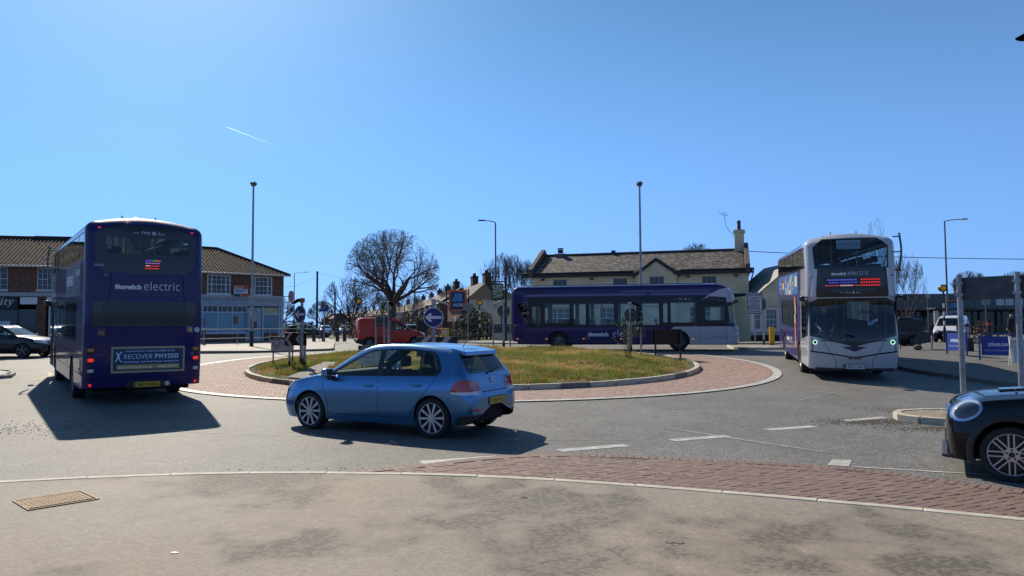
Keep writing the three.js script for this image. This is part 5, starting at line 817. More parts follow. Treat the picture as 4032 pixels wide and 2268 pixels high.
const hatchSpec = (o) => ({
  rows: HATCH, arches: [[1.289, 0.33, 0.355], [-1.289, 0.33, 0.355]], wr: 0.318, rim: 0.243, tw: 0.225, track: 1.55, rimStyle: bladeRim, paint: o.paint,
  dlo: [{ r: [0.02, 0.05, 0.12, 0.16, 0.12, 0.05], out: [[1.0, 0.935], [0.1, 1.385], [-0.6, 1.412], [-1.25, 1.37], [-1.44, 1.08], [-1.38, 0.985]], panes: [{ pts: [[0.83, 0.96], [0.12, 1.345], [-0.1, 1.372], [-0.16, 0.965]] }, { pts: [[-0.27, 0.967], [-0.21, 1.376], [-0.62, 1.378], [-0.92, 1.36], [-1.04, 0.992]], m: VM.glassCar }, { pts: [[-1.08, 0.998], [-0.97, 1.352], [-1.2, 1.33], [-1.355, 1.08], [-1.33, 1.015]], m: VM.glassTint, r: 0.05 }] }],
  screen: { x0: 0.15, x1: 1.14, pts: [[-0.74, 1.0], [0.74, 1.0], [0.585, 1.37], [-0.585, 1.37]], pane: [[-0.71, 1.02], [0.71, 1.02], [0.56, 1.34], [-0.56, 1.34]] },
  rear: { x1: -1.5, pts: [[-0.66, 1.02], [0.66, 1.02], [0.58, 1.345], [-0.58, 1.345]], pane: [[-0.58, 1.06], [0.58, 1.06], [0.51, 1.32], [-0.51, 1.32]] },
  lights: [
    { name: 'headlight', xy: [[2.16, 0.6], [2.16, 0.74], [1.7, 0.85], [1.78, 0.7]], zy: [[0.4, 0.55], [0.9, 0.55], [0.9, 0.85], [0.4, 0.85]], m: VM.clearLens },
    { name: 'tail_light', xy: roundPoly([[-2.1, 0.69], [-2.1, 0.93], [-1.74, 0.93], [-1.62, 0.71]], 0.09, 4), zy: roundPoly([[0.42, 0.7], [0.9, 0.68], [0.9, 0.95], [0.45, 0.9]], 0.06, 3), m: VM.redLens, inner: [[-2.2, 0.66], [-1.5, 0.66], [-1.5, 0.745], [-2.2, 0.745]], innerName: 'reversing_light', innerM: VM.clearLens },
  ],
  seams: [[[0.98, 0.95], [1.0, 0.8], [0.9, 0.6], [0.88, 0.3]], [[-0.2, 0.955], [-0.22, 0.75], [-0.2, 0.3]], [[0.88, 0.3], [-0.2, 0.3], [-0.82, 0.3]], [[-1.38, 0.985], [-1.2, 0.76], [-0.95, 0.5], [-0.82, 0.3]], [[2.0, 0.66], [1.62, 0.66]], [[1.72, 0.835], [1.05, 0.955]]],
  doors: [[[[0.98, 0.96], [1.0, 0.8], [0.9, 0.6], [0.88, 0.3], [-0.2, 0.3], [-0.22, 0.75], [-0.2, 0.955]]], [[[-0.2, 0.955], [-0.22, 0.75], [-0.2, 0.3], [-0.82, 0.3], [-0.95, 0.5], [-1.2, 0.76], [-1.38, 0.985]]]],
  handles: [[-0.02, 0.8], [-1.0, 0.835]], mirror: [0.78, 0.95], handleM: o.paint,
  inside: { x0: -1.5, x1: 0.75, y: 0.44, dash: 0.86, seats: [[-0.32, 0.36], [-0.32, -0.36], [-1.12, 0.42], [-1.12, -0.42], [-1.12, 0, 0.95]] },
  regions: [{ name: 'side_skirt', pts: [[0.9, 0.1], [0.9, 0.265], [-0.9, 0.265], [-0.9, 0.1]], plane: 'xy', pred: side, m: o.paint, both: 1 }, { name: 'bumper_valance', pts: [[-2.2, 0.1], [-2.2, 0.4], [-1.75, 0.36], [-1.6, 0.1]], plane: 'xy', m: VM.plastic, both: 1 }, { name: 'rear_reflector', pts: [[0.42, 0.42], [0.74, 0.44], [0.74, 0.475], [0.42, 0.455]], plane: 'zy', pred: (P) => avg(P, 0) < -1.8, m: VM.redLens, push: 0.003 }, { name: 'rear_reflector', pts: [[-0.42, 0.42], [-0.74, 0.44], [-0.74, 0.475], [-0.42, 0.455]], plane: 'zy', pred: (P) => avg(P, 0) < -1.8, m: VM.redLens, push: 0.003 }, { name: 'lower_grille', pts: [[-0.6, 0.26], [0.6, 0.26], [0.6, 0.42], [-0.6, 0.42]], plane: 'zy', pred: (P) => avg(P, 0) > 1.95, m: VM.plastic }],
  after: o.after,
});
{
  const o = makeCar('hatchback', 'mid blue five door hatchback with ten spoke alloy wheels crossing in the foreground', hatchSpec({
    paint: paint([0.055, 0.2, 0.42], { metalness: 0.75, roughness: 0.27, specularIntensity: 1 }),
    after: (c) => {
      plate(c, 'CV09 PVZ', [-2.024, 0.565, 0.02], -Math.PI / 2, true, false); part('plate_holder', rb(0.02, 0.13, 0.56, -2.013, 0.565, 0.02, 0.005), VM.plastic, c);
      part('spoiler', ext(roundPoly([[-1.74, 1.3], [-1.4, 1.36], [-1.45, 1.425], [-1.73, 1.365]], 0.012, 2), 1.06, 0.012), c.userData.paintM ?? paint([0.055, 0.2, 0.42], { metalness: 0.75, roughness: 0.27, specularIntensity: 1 }), c);
      part('rear_wiper', [rod([-1.905, 1.045, 0.02], [-1.86, 1.08, 0.36], 0.012, 6), rb(0.05, 0.04, 0.06, -1.915, 1.035, 0.0, 0.015)], VM.plastic, c);
      const em = part('badge', [new THREE.TorusGeometry(0.052, 0.007, 8, 28).rotateY(Math.PI / 2).translate(-1.925, 0.885, 0), ...[[[-0.03, 0.03], [0, -0.035]], [[0.03, 0.03], [0, -0.035]], [[-0.016, 0.036], [0, 0.005]], [[0.016, 0.036], [0, 0.005]]].map(([p, q]) => rod([-1.925, 0.885 + p[1], p[0]], [-1.927, 0.885 + q[1], q[0]], 0.005, 6))], VM.chrome, c);
      label2('lettering', c, 0.2, 0.06, [-1.955, 0.815, -0.42], -Math.PI / 2, (g, w, h) => { g.fillStyle = '#b9c0c8'; g.font = 'bold ' + h * 0.8 + 'px sans-serif'; g.fillText('GOLF', 4, h * 0.8); }, 128);
      part('boot_gap', [bx(0.02, 0.012, 1.1, -1.968, 0.725, 0)], VM.seam, c);
      part('roof_aerial', rod([-1.35, 1.43, 0], [-1.5, 1.62, 0], 0.006, 6), VM.plastic, c);
      part('hanging_ornament', [rod([0.36, 1.16, 0], [0.36, 1.26, 0], 0.003, 5), new THREE.IcosahedronGeometry(0.028, 1).scale(1, 1.4, 1).translate(0.36, 1.14, 0)], mat([0.4, 0.05, 0.04], 0.5), c);
      part('phone_holder', rb(0.02, 0.14, 0.07, 0.5, 1.04, 0.1, 0.01), VM.plastic, c);
    } }));
  onGround(o, -2.03, -13.09, -0.892, -0.452, 1.29); o.scale.x = 0.982;
}
// dark cars and the small far ones share simpler shells
const simple = (o) => { const h = hatchSpec(o); return { ...h, nx: 4, rimStyle: fiveRim, seams: h.seams.slice(0, 4), handles: o.handles ?? h.handles, regions: h.regions.slice(1, 3), lights: h.lights, after: o.after }; };
const frontGrille = (c, m = VM.plastic) => part('grille', [rb(0.03, 0.1, 0.8, 2.12, 0.5, 0, 0.02)], m, c);
onGround(makeCar('dark_hatchback', 'black hatchback facing right behind the left purple double-decker', simple({ paint: paint([0.012, 0.014, 0.018]) })), -23.6, -34.1, 1, -0.02).scale.set(1.04, 1.0, 1.0);
onGround(makeCar('far_car', 'bright blue hatchback coming along the far road beside the dark bollards', simple({ paint: paint([0.02, 0.09, 0.42]), after: (c) => { frontGrille(c); plate(c, 'AV12 KDE', [2.155, 0.42, 0], Math.PI / 2, false); } })), -28.6, -112, 0.25, 0.97);
onGround(makeCar('far_car', 'teal blue hatchback parked on the far road behind the red van', simple({ paint: paint([0.02, 0.16, 0.32]), after: (c) => frontGrille(c) })), -25.4, -111, 0.25, 0.97);
onGround(makeCar('far_car', 'dark grey hatchback half hidden by the back of the red van', simple({ paint: paint([0.06, 0.065, 0.075]), after: (c) => frontGrille(c) })), -21.9, -99, 0.25, 0.97);
onGround(makeCar('far_car', 'dark red hatchback beyond the telegraph pole on the far road', simple({ paint: paint([0.16, 0.03, 0.03]), after: (c) => frontGrille(c) })), -33.5, -122, 0.25, 0.97);
onGround(makeCar('far_car', 'silver blue car facing away above the bonnet of the red van', simple({ paint: paint([0.2, 0.28, 0.38]) })), -9.6, -68, -0.2, -0.98);
onGround(makeCar('black_saloon', 'black car crossing behind the railings beside the corner shop', simple({ paint: paint([0.012, 0.013, 0.016]) })), -20.6, -73.5, 0.98, -0.2).scale.set(1.06, 1, 1);
const tilted = (x, y, a, b, t) => Array.from({ length: 30 }, (_, i) => { const q = i / 30 * 6.2832, u = a * Math.cos(q), v = b * Math.sin(q); return [x + u * Math.cos(t) - v * Math.sin(t), y + u * Math.sin(t) + v * Math.cos(t)]; });
// black hatchback cut by the right edge
{
  const rowsM = [
    [1.83, 0.36, 0.5, 0.45, 0.56, 0.56, 0.56, 0.62, 0.5, 0.64], [1.79, 0.26, 0.66, 0.45, 0.71, 0.66, 0.68, 0.73, 0.58, 0.755], [1.68, 0.2, 0.76, 0.46, 0.8, 0.76, 0.75, 0.83, 0.64, 0.86], [1.4, 0.19, 0.8, 0.48, 0.855, 0.84, 0.8, 0.905, 0.69, 0.945], [1.0, 0.18, 0.81, 0.5, 0.86, 0.89, 0.82, 0.95, 0.7, 0.99], [0.72, 0.18, 0.81, 0.52, 0.86, 0.92, 0.82, 0.985, 0.7, 1.02], [0.45, 0.18, 0.81, 0.53, 0.86, 0.94, 0.82, 1.2, 0.66, 1.23], [0.2, 0.18, 0.81, 0.54, 0.86, 0.95, 0.82, 1.34, 0.62, 1.375], [-0.2, 0.18, 0.81, 0.54, 0.86, 0.96, 0.82, 1.37, 0.61, 1.415], [-0.9, 0.18, 0.81, 0.54, 0.86, 0.97, 0.82, 1.345, 0.61, 1.395], [-1.5, 0.2, 0.8, 0.55, 0.85, 0.98, 0.81, 1.29, 0.61, 1.34], [-1.8, 0.24, 0.76, 0.56, 0.82, 0.95, 0.77, 1.05, 0.64, 1.09], [-1.95, 0.3, 0.7, 0.55, 0.78, 0.8, 0.74, 0.84, 0.68, 0.86], [-2.0, 0.36, 0.6, 0.5, 0.68, 0.65, 0.64, 0.68, 0.6, 0.69]];
  const pm = paint([0.005, 0.006, 0.009], { roughness: 0.22, clearcoat: 0.6 });
  const o = makeCar('black_hatchback', 'black small hatchback with round headlight and eight bar alloy wheel at right edge', {
    rows: rowsM, nx: 9, arches: [[1.2, 0.315, 0.37], [-1.3, 0.315, 0.37]], wr: 0.308, rim: 0.236, tw: 0.205, track: 1.55, rimStyle: barRim, paint: pm,
    dlo: [{ r: 0.06, out: [[0.62, 1.0], [0.2, 1.32], [-0.9, 1.325], [-1.45, 1.27], [-1.55, 1.02]], panes: [{ pts: [[0.5, 1.02], [0.15, 1.295], [-0.45, 1.3], [-0.5, 1.02]] }, { pts: [[-0.58, 1.02], [-0.53, 1.3], [-1.35, 1.24], [-1.45, 1.04]] }] }],
    screen: { x0: 0.05, x1: 0.8, pts: [[-0.7, 1.02], [0.7, 1.02], [0.6, 1.33], [-0.6, 1.33]], pane: [[-0.66, 1.04], [0.66, 1.04], [0.57, 1.31], [-0.57, 1.31]] },
    lights: [{ name: 'headlight_ring', xy: tilted(1.62, 0.772, 0.178, 0.108, -0.5), m: mat([0.30, 0.42, 0.62], 0.12, { metalness: 0.8 }), inner: tilted(1.617, 0.772, 0.16, 0.094, -0.5), innerName: 'daylight_band', innerM: mat([0.4, 0.46, 0.54], 0.1, { clearcoat: 1 }), inner2: tilted(1.612, 0.769, 0.138, 0.077, -0.5), inner2Name: 'headlight', inner2M: mat([0.035, 0.05, 0.075], 0.04, { clearcoat: 1 }) }],
    seams: [[[1.81, 0.66], [1.44, 0.665]], [[0.62, 1.0], [0.66, 0.6], [0.6, 0.25]], [[1.55, 0.86], [0.8, 0.955]]],
    doors: [[[[0.62, 1.0], [0.66, 0.6], [0.6, 0.25], [-0.55, 0.25], [-0.55, 1.0]]]], handles: [[-0.4, 0.88]], mirror: [0.5, 1.0],
    inside: { x0: -1.4, x1: 0.5, y: 0.44, dash: 0.86, seats: [[-0.4, 0.36], [-0.4, -0.36], [-1.1, 0.34], [-1.1, -0.34]] },
    after: (c, zAt) => {
      // arch flares, lamps, intakes, lower lip
      const fl = []; for (const ax of [1.2, -1.3]) for (const sg of [1, -1]) { const rows = []; for (let i = 0; i <= 26; i++) { const a = -0.35 + i / 26 * (Math.PI + 0.7), q = []; for (const [R, dz] of [[0.36, -0.02], [0.365, 0.03], [0.39, 0.034], [0.435, 0.018], [0.445, -0.02]]) { const x = ax + R * Math.cos(a), y = Math.max(0.17, 0.315 + R * Math.sin(a)); q.push([x, y, sg * (Math.min(0.86, zAt(clamp(x, -1.9, 1.72), clamp(y, 0.22, 0.8))) + dz)]); } rows.push(q); } fl.push(soupGeo(soupGrid(rows, sg < 0))); }
      part('wheel_arch_trim', fl, VM.plastic, c);
      part('air_intake', [rb(0.06, 0.22, 0.17, 1.77, 0.44, 0.58, 0.03), rb(0.06, 0.22, 0.17, 1.77, 0.44, -0.58, 0.03), rb(0.05, 0.2, 0.8, 1.82, 0.42, 0, 0.03)], mat([0.035, 0.035, 0.036], 0.7), c);
      part('front_lip', [ext(roundPoly([[1.62, 0.17], [1.88, 0.2], [1.89, 0.235], [1.62, 0.24]], 0.015, 2), 1.3, 0.015)], mat([0.05, 0.052, 0.056], 0.45), c);
      for (const k of [-1, 1]) part('front_splitter', rb(0.05, 0.2, 0.03, 1.8, 0.31, 0.6 * k, 0.01), VM.trim, c);
      part('grille_ring', new THREE.TorusGeometry(1, 0.05, 8, 36).scale(0.46, 0.17, 0.4).rotateY(Math.PI / 2).translate(1.8, 0.6, 0), VM.chrome, c);
      part('bonnet_scoop', [ext(roundPoly([[1.28, 0.955], [1.0, 1.0], [0.95, 1.012], [1.25, 0.985]], 0.005, 2), 0.3, 0.006)], pm, c); part('wiper', [rod([0.8, 1.015, -0.5], [0.72, 1.03, 0.05], 0.01, 6), rb(0.03, 0.02, 0.05, 1.1, 0.995, -0.3, 0.008)], VM.plastic, c);
    } });
  onGround(o, 7.08, -8.43, -0.86, -0.51, 1.25);
}
// panel vans and the people carrier
const VAN = [
  [2.05, 0.32, 0.52, 0.46, 0.58, 0.58, 0.56, 0.63, 0.48, 0.65], [2.0, 0.24, 0.7, 0.48, 0.76, 0.68, 0.72, 0.76, 0.6, 0.785], [1.8, 0.2, 0.78, 0.52, 0.83, 0.8, 0.79, 0.88, 0.67, 0.905], [1.45, 0.2, 0.8, 0.55, 0.86, 0.92, 0.83, 0.98, 0.7, 1.01], [1.15, 0.2, 0.81, 0.55, 0.865, 1.0, 0.84, 1.06, 0.72, 1.09], [0.8, 0.2, 0.81, 0.56, 0.87, 1.04, 0.845, 1.34, 0.7, 1.37], [0.4, 0.2, 0.81, 0.57, 0.87, 1.06, 0.85, 1.6, 0.66, 1.64], [0.0, 0.2, 0.81, 0.58, 0.87, 1.08, 0.855, 1.69, 0.66, 1.765], [-0.5, 0.2, 0.81, 0.6, 0.875, 1.1, 0.865, 1.71, 0.68, 1.8], [-1.2, 0.2, 0.81, 0.6, 0.875, 1.1, 0.865, 1.72, 0.7, 1.81], [-1.8, 0.22, 0.8, 0.6, 0.87, 1.1, 0.86, 1.71, 0.7, 1.79], [-1.97, 0.26, 0.78, 0.6, 0.85, 1.1, 0.83, 1.66, 0.68, 1.73], [-2.05, 0.32, 0.7, 0.6, 0.78, 1.08, 0.76, 1.58, 0.62, 1.63]];
const vanSpec = (o) => ({
  rows: VAN, nx: 6, arches: [[1.3, 0.34, 0.36], [-1.38, 0.34, 0.36]], wr: 0.31, rim: 0.2, tw: 0.2, track: 1.5, rimStyle: steelRim, paint: o.paint, cat: 'van',
  dlo: [{ r: [0.03, 0.08, 0.1, 0.06], out: [[1.02, 1.08], [0.42, 1.52], [-0.08, 1.6], [-0.12, 1.05]], panes: [{ pts: [[0.9, 1.11], [0.42, 1.47], [0.0, 1.55], [-0.06, 1.09]] }] }],
  screen: { x0: 0.3, x1: 1.22, pts: [[-0.74, 1.1], [0.74, 1.1], [0.63, 1.62], [-0.63, 1.62]], pane: [[-0.7, 1.13], [0.7, 1.13], [0.6, 1.59], [-0.6, 1.59]] },
  lights: [{ name: 'headlight', xy: [[2.1, 0.66], [2.1, 0.8], [1.72, 0.92], [1.78, 0.74]], zy: [[0.42, 0.6], [0.9, 0.6], [0.9, 0.95], [0.42, 0.95]], m: VM.clearLens }, { name: 'tail_light', xy: [[-2.1, 0.85], [-2.1, 1.15], [-1.93, 1.15], [-1.93, 0.85]], zy: [[0.6, 0.8], [0.9, 0.8], [0.9, 1.2], [0.6, 1.2]], m: VM.redLens }],
  seams: [[[1.05, 1.08], [1.02, 0.3], [-0.15, 0.3], [-0.16, 1.66]], [[-0.25, 1.62], [-1.1, 1.6], [-1.12, 0.35]]],
  doors: [[[[1.05, 1.1], [1.02, 0.3], [-0.15, 0.3], [-0.16, 1.1]]]], handles: [[0.02, 0.92]], mirror: [0.82, 1.12], handleM: VM.plastic, mirrorM: o.mirrorM ?? VM.plastic,
  inside: { x0: -0.4, x1: 0.85, y: 0.55, dash: 0.98, seats: [[0.05, 0.38], [0.05, -0.38]] },
  regions: [{ name: 'rear_cladding', pts: [[-2.2, 0.1], [-2.2, o.clad ?? 0.52], [-1.0, o.clad ?? 0.52], [-1.0, 0.1]], plane: 'xy', m: VM.plastic }, { name: 'bumper', pts: [[1.7, 0.1], [2.2, 0.1], [2.2, o.bump ?? 0.55], [1.74, o.bump ?? 0.5]], plane: 'xy', m: VM.plastic }, { name: 'side_moulding', pts: [[-0.9, 0.52], [0.94, 0.52], [0.94, 0.6], [-0.9, 0.6]], plane: 'xy', pred: side, m: VM.plastic, push: 0.006, both: 1 }],
  after: o.after,
});
{
  const rm = paint([0.52, 0.06, 0.04], { clearcoat: 0.3, roughness: 0.5 });
  const o = makeCar('red_van', 'faded red panel van with grey rear cladding crossing behind the roundabout', vanSpec({ paint: rm, after: (c) => { part('bulkhead', bx(0.03, 1.1, 1.4, -0.32, 1.05, 0), VM.interior, c); part('door_hinge', [0.75, 1.5].flatMap((y) => [rb(0.05, 0.07, 0.06, -2.0, y, 0.78, 0.01), rb(0.05, 0.07, 0.06, -2.0, y, -0.78, 0.01)]), rm, c); part('rear_bumper', rb(0.16, 0.2, 1.62, -2.05, 0.46, 0, 0.05), VM.plastic, c); } }));
  onGround(o, -7.35, -44.4, 0.95, -0.31, 1.3);
  const wm = paint([0.72, 0.73, 0.74]);
  const w = makeCar('white_van', 'white panel van with black grille parked behind the railings at right', vanSpec({ paint: wm, clad: 0.3, bump: 0.62, after: (c) => { part('bulkhead', bx(0.03, 1.1, 1.4, -0.32, 1.05, 0), VM.interior, c); part('grille', [rb(0.06, 0.2, 1.0, 2.04, 0.66, 0, 0.03)], VM.trim, c); plate(c, 'WF22 LXO', [2.1, 0.47, 0], Math.PI / 2, false); part('roof_aerial', rod([0.3, 1.66, 0], [0.2, 1.85, 0], 0.008, 5), VM.plastic, c); } }));
  onGround(w, 30.55, -50.9, -0.62, 0.78, 1.3); w.scale.set(1.06, 1.02, 1.04);
}
{
  const o = makeCar('dark_people_carrier', 'dark people carrier facing left behind the grey double-decker', { ...simple({ paint: paint([0.014, 0.017, 0.022]) }), rows: HATCH.map((r) => r.map((v, i) => (i === 7 || i === 9 ? (v > 1.05 ? 1.05 + (v - 1.05) * 1.25 : v) : v))) });
  onGround(o, 20.5, -40.4, -0.98, -0.2, 1.3); o.scale.set(1.02, 1.03, 1.02);
}

// ---------------------------------------------------------------- buses
const interp = (tab, y) => { if (y <= tab[0][0]) return tab[0][1]; for (let i = 0; i + 1 < tab.length; i++) if (y <= tab[i + 1][0]) return lerp(tab[i][1], tab[i + 1][1], sstep(0, 1, (y - tab[i][0]) / (tab[i + 1][0] - tab[i][0])) * 0.5 + 0.5 * (y - tab[i][0]) / (tab[i + 1][0] - tab[i][0])); return tab[tab.length - 1][1]; };
function busShell(o) {
  const { xr, xf, w, y0, y1, rt, rb: rbt, rx, crown } = o;
  const ring = (e) => {                                             // cross section inset by e, from bottom centre round to bottom centre
    const W = w - e, T = y1 - e, B = y0 + e * 0.3, pts = [[0, B], [W * 0.5, B]];
    for (let i = 0; i <= 4; i++) { const a = -Math.PI / 2 + i / 4 * Math.PI / 2; pts.push([W - rbt + rbt * Math.cos(a), B + rbt + rbt * Math.sin(a)]); }
    for (let i = 1; i < 12; i++) pts.push([W, lerp(B + rbt, T - crown - rt, i / 12)]);
    for (let i = 0; i <= 8; i++) { const a = i / 8 * Math.PI / 2; pts.push([W - rt + rt * Math.cos(a), T - crown - rt + rt * Math.sin(a)]); }
    for (let i = 1; i <= 5; i++) { const z = (W - rt) * (1 - i / 5); pts.push([z, T - crown * (z / (W - rt)) ** 2]); }
    return [...pts, ...pts.slice(1, -1).reverse().map(([z, y]) => [-z, y]), [0, B]];
  };
  const rows = [], n = 6, ymid = (y0 + y1) / 2, ins = (t) => rx * (1 - Math.sqrt(1 - (1 - t) ** 2));
  const put = (x, r) => rows.push(r.map(([z, y]) => [x, y, z]));
  const cap = (x, order) => { for (const s of order) put(x, ring(rx).map(([z, y]) => [z * s, ymid + (y - ymid) * s])); };
  cap(xr, [0, 0.1, 0.2, 0.3, 0.4, 0.5, 0.6, 0.7, 0.8, 0.9]);
  for (let i = 0; i <= n; i++) { const t = i / n; put(xr + rx * (1 - Math.cos(t * Math.PI / 2)), ring(rx * (1 - Math.sin(t * Math.PI / 2)))); }
  const m = 24; for (let i = 1; i < m; i++) put(lerp(xr + rx, xf - rx, i / m), ring(0));
  for (let i = 0; i <= n; i++) { const t = 1 - i / n; put(xf - rx * (1 - Math.cos(t * Math.PI / 2)), ring(rx * (1 - Math.sin(t * Math.PI / 2)))); }
  cap(xf, [0.95, 0.9, 0.8, 0.7, 0.6, 0.5, 0.4, 0.3, 0.2, 0.1, 0]);
  for (const r of rows) for (const v of r) {
    const [x, y, z] = v, q = (z / w) ** 2;
    const wf = sstep(xf - 1.3, xf - 0.05, x), wr = sstep(xr + 0.9, xr + 0.02, x);
    v[0] += (interp(o.front, y) - o.curve * q) * wf + interp(o.rear, y) * wr;
    if (o.sill) v[1] = Math.max(v[1], o.sill(x));
  }
  let polys = soupGrid(rows), sgn = 0; for (const P of polys) sgn += avg(P, 5) * avg(P, 2); if (sgn < 0) polys = polys.map((P) => [...P].reverse().map((v) => [v[0], v[1], v[2], -v[3], -v[4], -v[5]]));
  return polys;
}
const flank = (P) => Math.abs(avg(P, 5)) > 0.55, isFront = (P) => avg(P, 3) > 0.25, isRear = (P) => avg(P, 3) < -0.3;
function makeBus(name, label, s) {
  const o = thing(name, label, 'bus', [0, 0, 0]);
  let body = busShell(s.shell); const take = (pts, plane, pred) => { const [i, r] = cut(body, pts, plane, pred); body = r; return i; };
  const add = (n, polys, m, push = 0, par = o) => (polys.length ? part(n, soupGeo(polys, push), m, par) : null);
  for (const [x, y, R] of s.arches) take([...circlePts(x, y, R, 30)], 'xy', (P) => Math.abs(avg(P, 2)) > 0.7 && flank(P));
  for (const g of s.glass) {                                        // glazed bands with their panes
    let reg = take(g.round ? roundPoly(g.out, g.round) : g.out, g.plane, g.pred ?? flank);
    for (const p of g.panes) { const [i, r] = cut(reg, roundPoly(p.pts ?? rect(...p), p.r ?? 0.06), g.plane); reg = r; if (g.plane === 'xy') for (const sg of [1, -1]) add(g.pane ?? 'window', i.filter((P) => avg(P, 2) * sg > 0), p.m ?? g.m, -0.012); else add(g.pane ?? 'window', i, p.m ?? g.m, -0.01); }
    if (g.plane === 'xy' && !g.whole) for (const sg of [1, -1]) add(g.name, reg.filter((P) => avg(P, 2) * sg > 0), g.bm ?? VM.trim, 0.001); else add(g.name, reg, g.bm ?? VM.trim, 0.001);
  }
  let sm = []; for (const q of s.seams ?? []) for (let i = 0; i + 1 < q.pts.length; i++) sm = sm.concat(take(thick(q.pts[i], q.pts[i + 1], q.w ?? 0.014), q.plane, q.pred)); add('panel_gap', sm, VM.seam, -0.008);
  for (const c of s.colours) { const q = take(c.pts, c.plane, c.pred); if (c.both) for (const sg of [1, -1]) add(c.name, q.filter((P) => avg(P, 2) * sg > 0), c.m, c.push ?? 0); else add(c.name, q, c.m, c.push ?? 0); }
  add('body', body, s.paint);
  const { xr, xf, w } = s.shell;
  part('underbody', [bx(xf - xr - 0.7, 0.2, 2.1, (xf + xr) / 2, 0.42, 0), ...s.arches.map(([x, y, R]) => { const g = new THREE.CylinderGeometry(R, R, 2.44, 28, 1, true, Math.PI - 1.9, 3.8).rotateX(Math.PI / 2); return g.translate(x, y, 0); }), ...s.arches.map(([x, y, R]) => bx(R * 1.8, R, 1.5, x, y + 0.05, 0))], VM.seam, o);
  for (const [x] of s.arches) for (const sg of [1, -1]) wheel(o, x, 0.475, sg * (w - 0.16), 0.475, 0.28, 0.29, busRim, sg);
  // inside
  for (const d of s.decks) {
    part('floor', bx(d.x1 - d.x0, 0.08, 2.4, (d.x0 + d.x1) / 2, d.y, 0), VM.interior, o); if (d.ceil) part('ceiling', bx(d.x1 - d.x0, 0.05, 2.3, (d.x0 + d.x1) / 2, d.ceil, 0), VM.interiorLight, o);
    for (let x = d.s0; x < d.s1; x += 0.8) for (const z of [-0.98, -0.55, 0.55, 0.98]) part('passenger_seat', seatGeo.clone().scale(0.95, 0.95, 0.9).translate(x, d.y + 0.3, z), VM.seatBlue, o);
    for (let x = d.s0 + 0.4; x < d.s1; x += 1.6) for (const z of [-0.38, 0.38]) part('grab_pole', rod([x, d.y, z], [x, d.y + 1.9, z], 0.018, 6), VM.rail, o);
  }
  s.after(o); return o;
}
const purple = paint([0.026, 0.019, 0.105], { roughness: 0.42, clearcoat: 0.55 }), purpleLite = paint([0.115, 0.075, 0.24], { roughness: 0.42 }), lilac = paint([0.52, 0.52, 0.55], { roughness: 0.42 }), lilacDark = paint([0.2, 0.2, 0.3]);
const drawName = (g, w, h, a = '#e8e8ee') => { g.fillStyle = a; g.font = 'bold ' + h * 0.48 + 'px sans-serif'; g.textBaseline = 'alphabetic'; g.strokeStyle = a; g.lineWidth = h * 0.035; g.strokeText('Norwich', 2, h * 0.72, w * 0.37); g.fillText('Norwich', 2, h * 0.72, w * 0.37); g.fillStyle = '#c9cbd6'; g.font = h * 0.86 + 'px sans-serif'; g.fillText('electric', w * 0.4, h * 0.76, w * 0.6); g.strokeStyle = '#9a5fc0'; g.lineWidth = h * 0.05; g.beginPath(); g.moveTo(w * 0.38, h * 0.9); g.quadraticCurveTo(w * 0.45, h * 0.75, w * 0.49, h * 0.25); g.stroke(); };
const drawFrom = (g, w, h) => { g.fillStyle = '#c8c8d0'; g.textBaseline = 'alphabetic'; g.font = 'italic ' + h * 0.5 + 'px sans-serif'; g.fillText('from', 0, h * 0.72, w * 0.2); g.font = 'bold ' + h * 0.8 + 'px sans-serif'; g.fillText('First', w * 0.25, h * 0.76, w * 0.27); g.beginPath(); g.arc(w * 0.62, h * 0.48, h * 0.38, 0, 7); g.fill(); g.strokeStyle = '#222'; g.lineWidth = h * 0.1; g.beginPath(); g.moveTo(w * 0.58, h * 0.7); g.lineTo(w * 0.62, h * 0.42); g.lineTo(w * 0.67, h * 0.3); g.stroke(); g.fillStyle = '#c8c8d0'; g.font = h * 0.76 + 'px sans-serif'; g.fillText('Bus', w * 0.73, h * 0.76, w * 0.27); };
const dots = (list) => (g, w, h) => { g.fillStyle = '#08080a'; g.fillRect(0, 0, w, h); for (const [x, y, ww, hh, c] of list) { g.fillStyle = c; for (let k = 0; k < ww; k += 0.045) g.fillRect((x + k) * w, y * h, 0.034 * w, hh * h); } };
const ledMat = (draw, w, h, pw) => { const t = canvasTex(pw, Math.round(pw * h / w), draw); return mat([0.02, 0.02, 0.02], 0.35, { emissive: lin(1, 1, 1), emissiveMap: t, emissiveIntensity: 0.65 }); };
function screenPart(name, parent, w, h, pos, ry, draw, pw = 128) { const m = shade(new THREE.Mesh(prep(quad(w, h), true), ledMat(draw, w, h, pw))); m.name = name; m.position.set(...pos); m.rotation.y = ry; parent.add(m); }

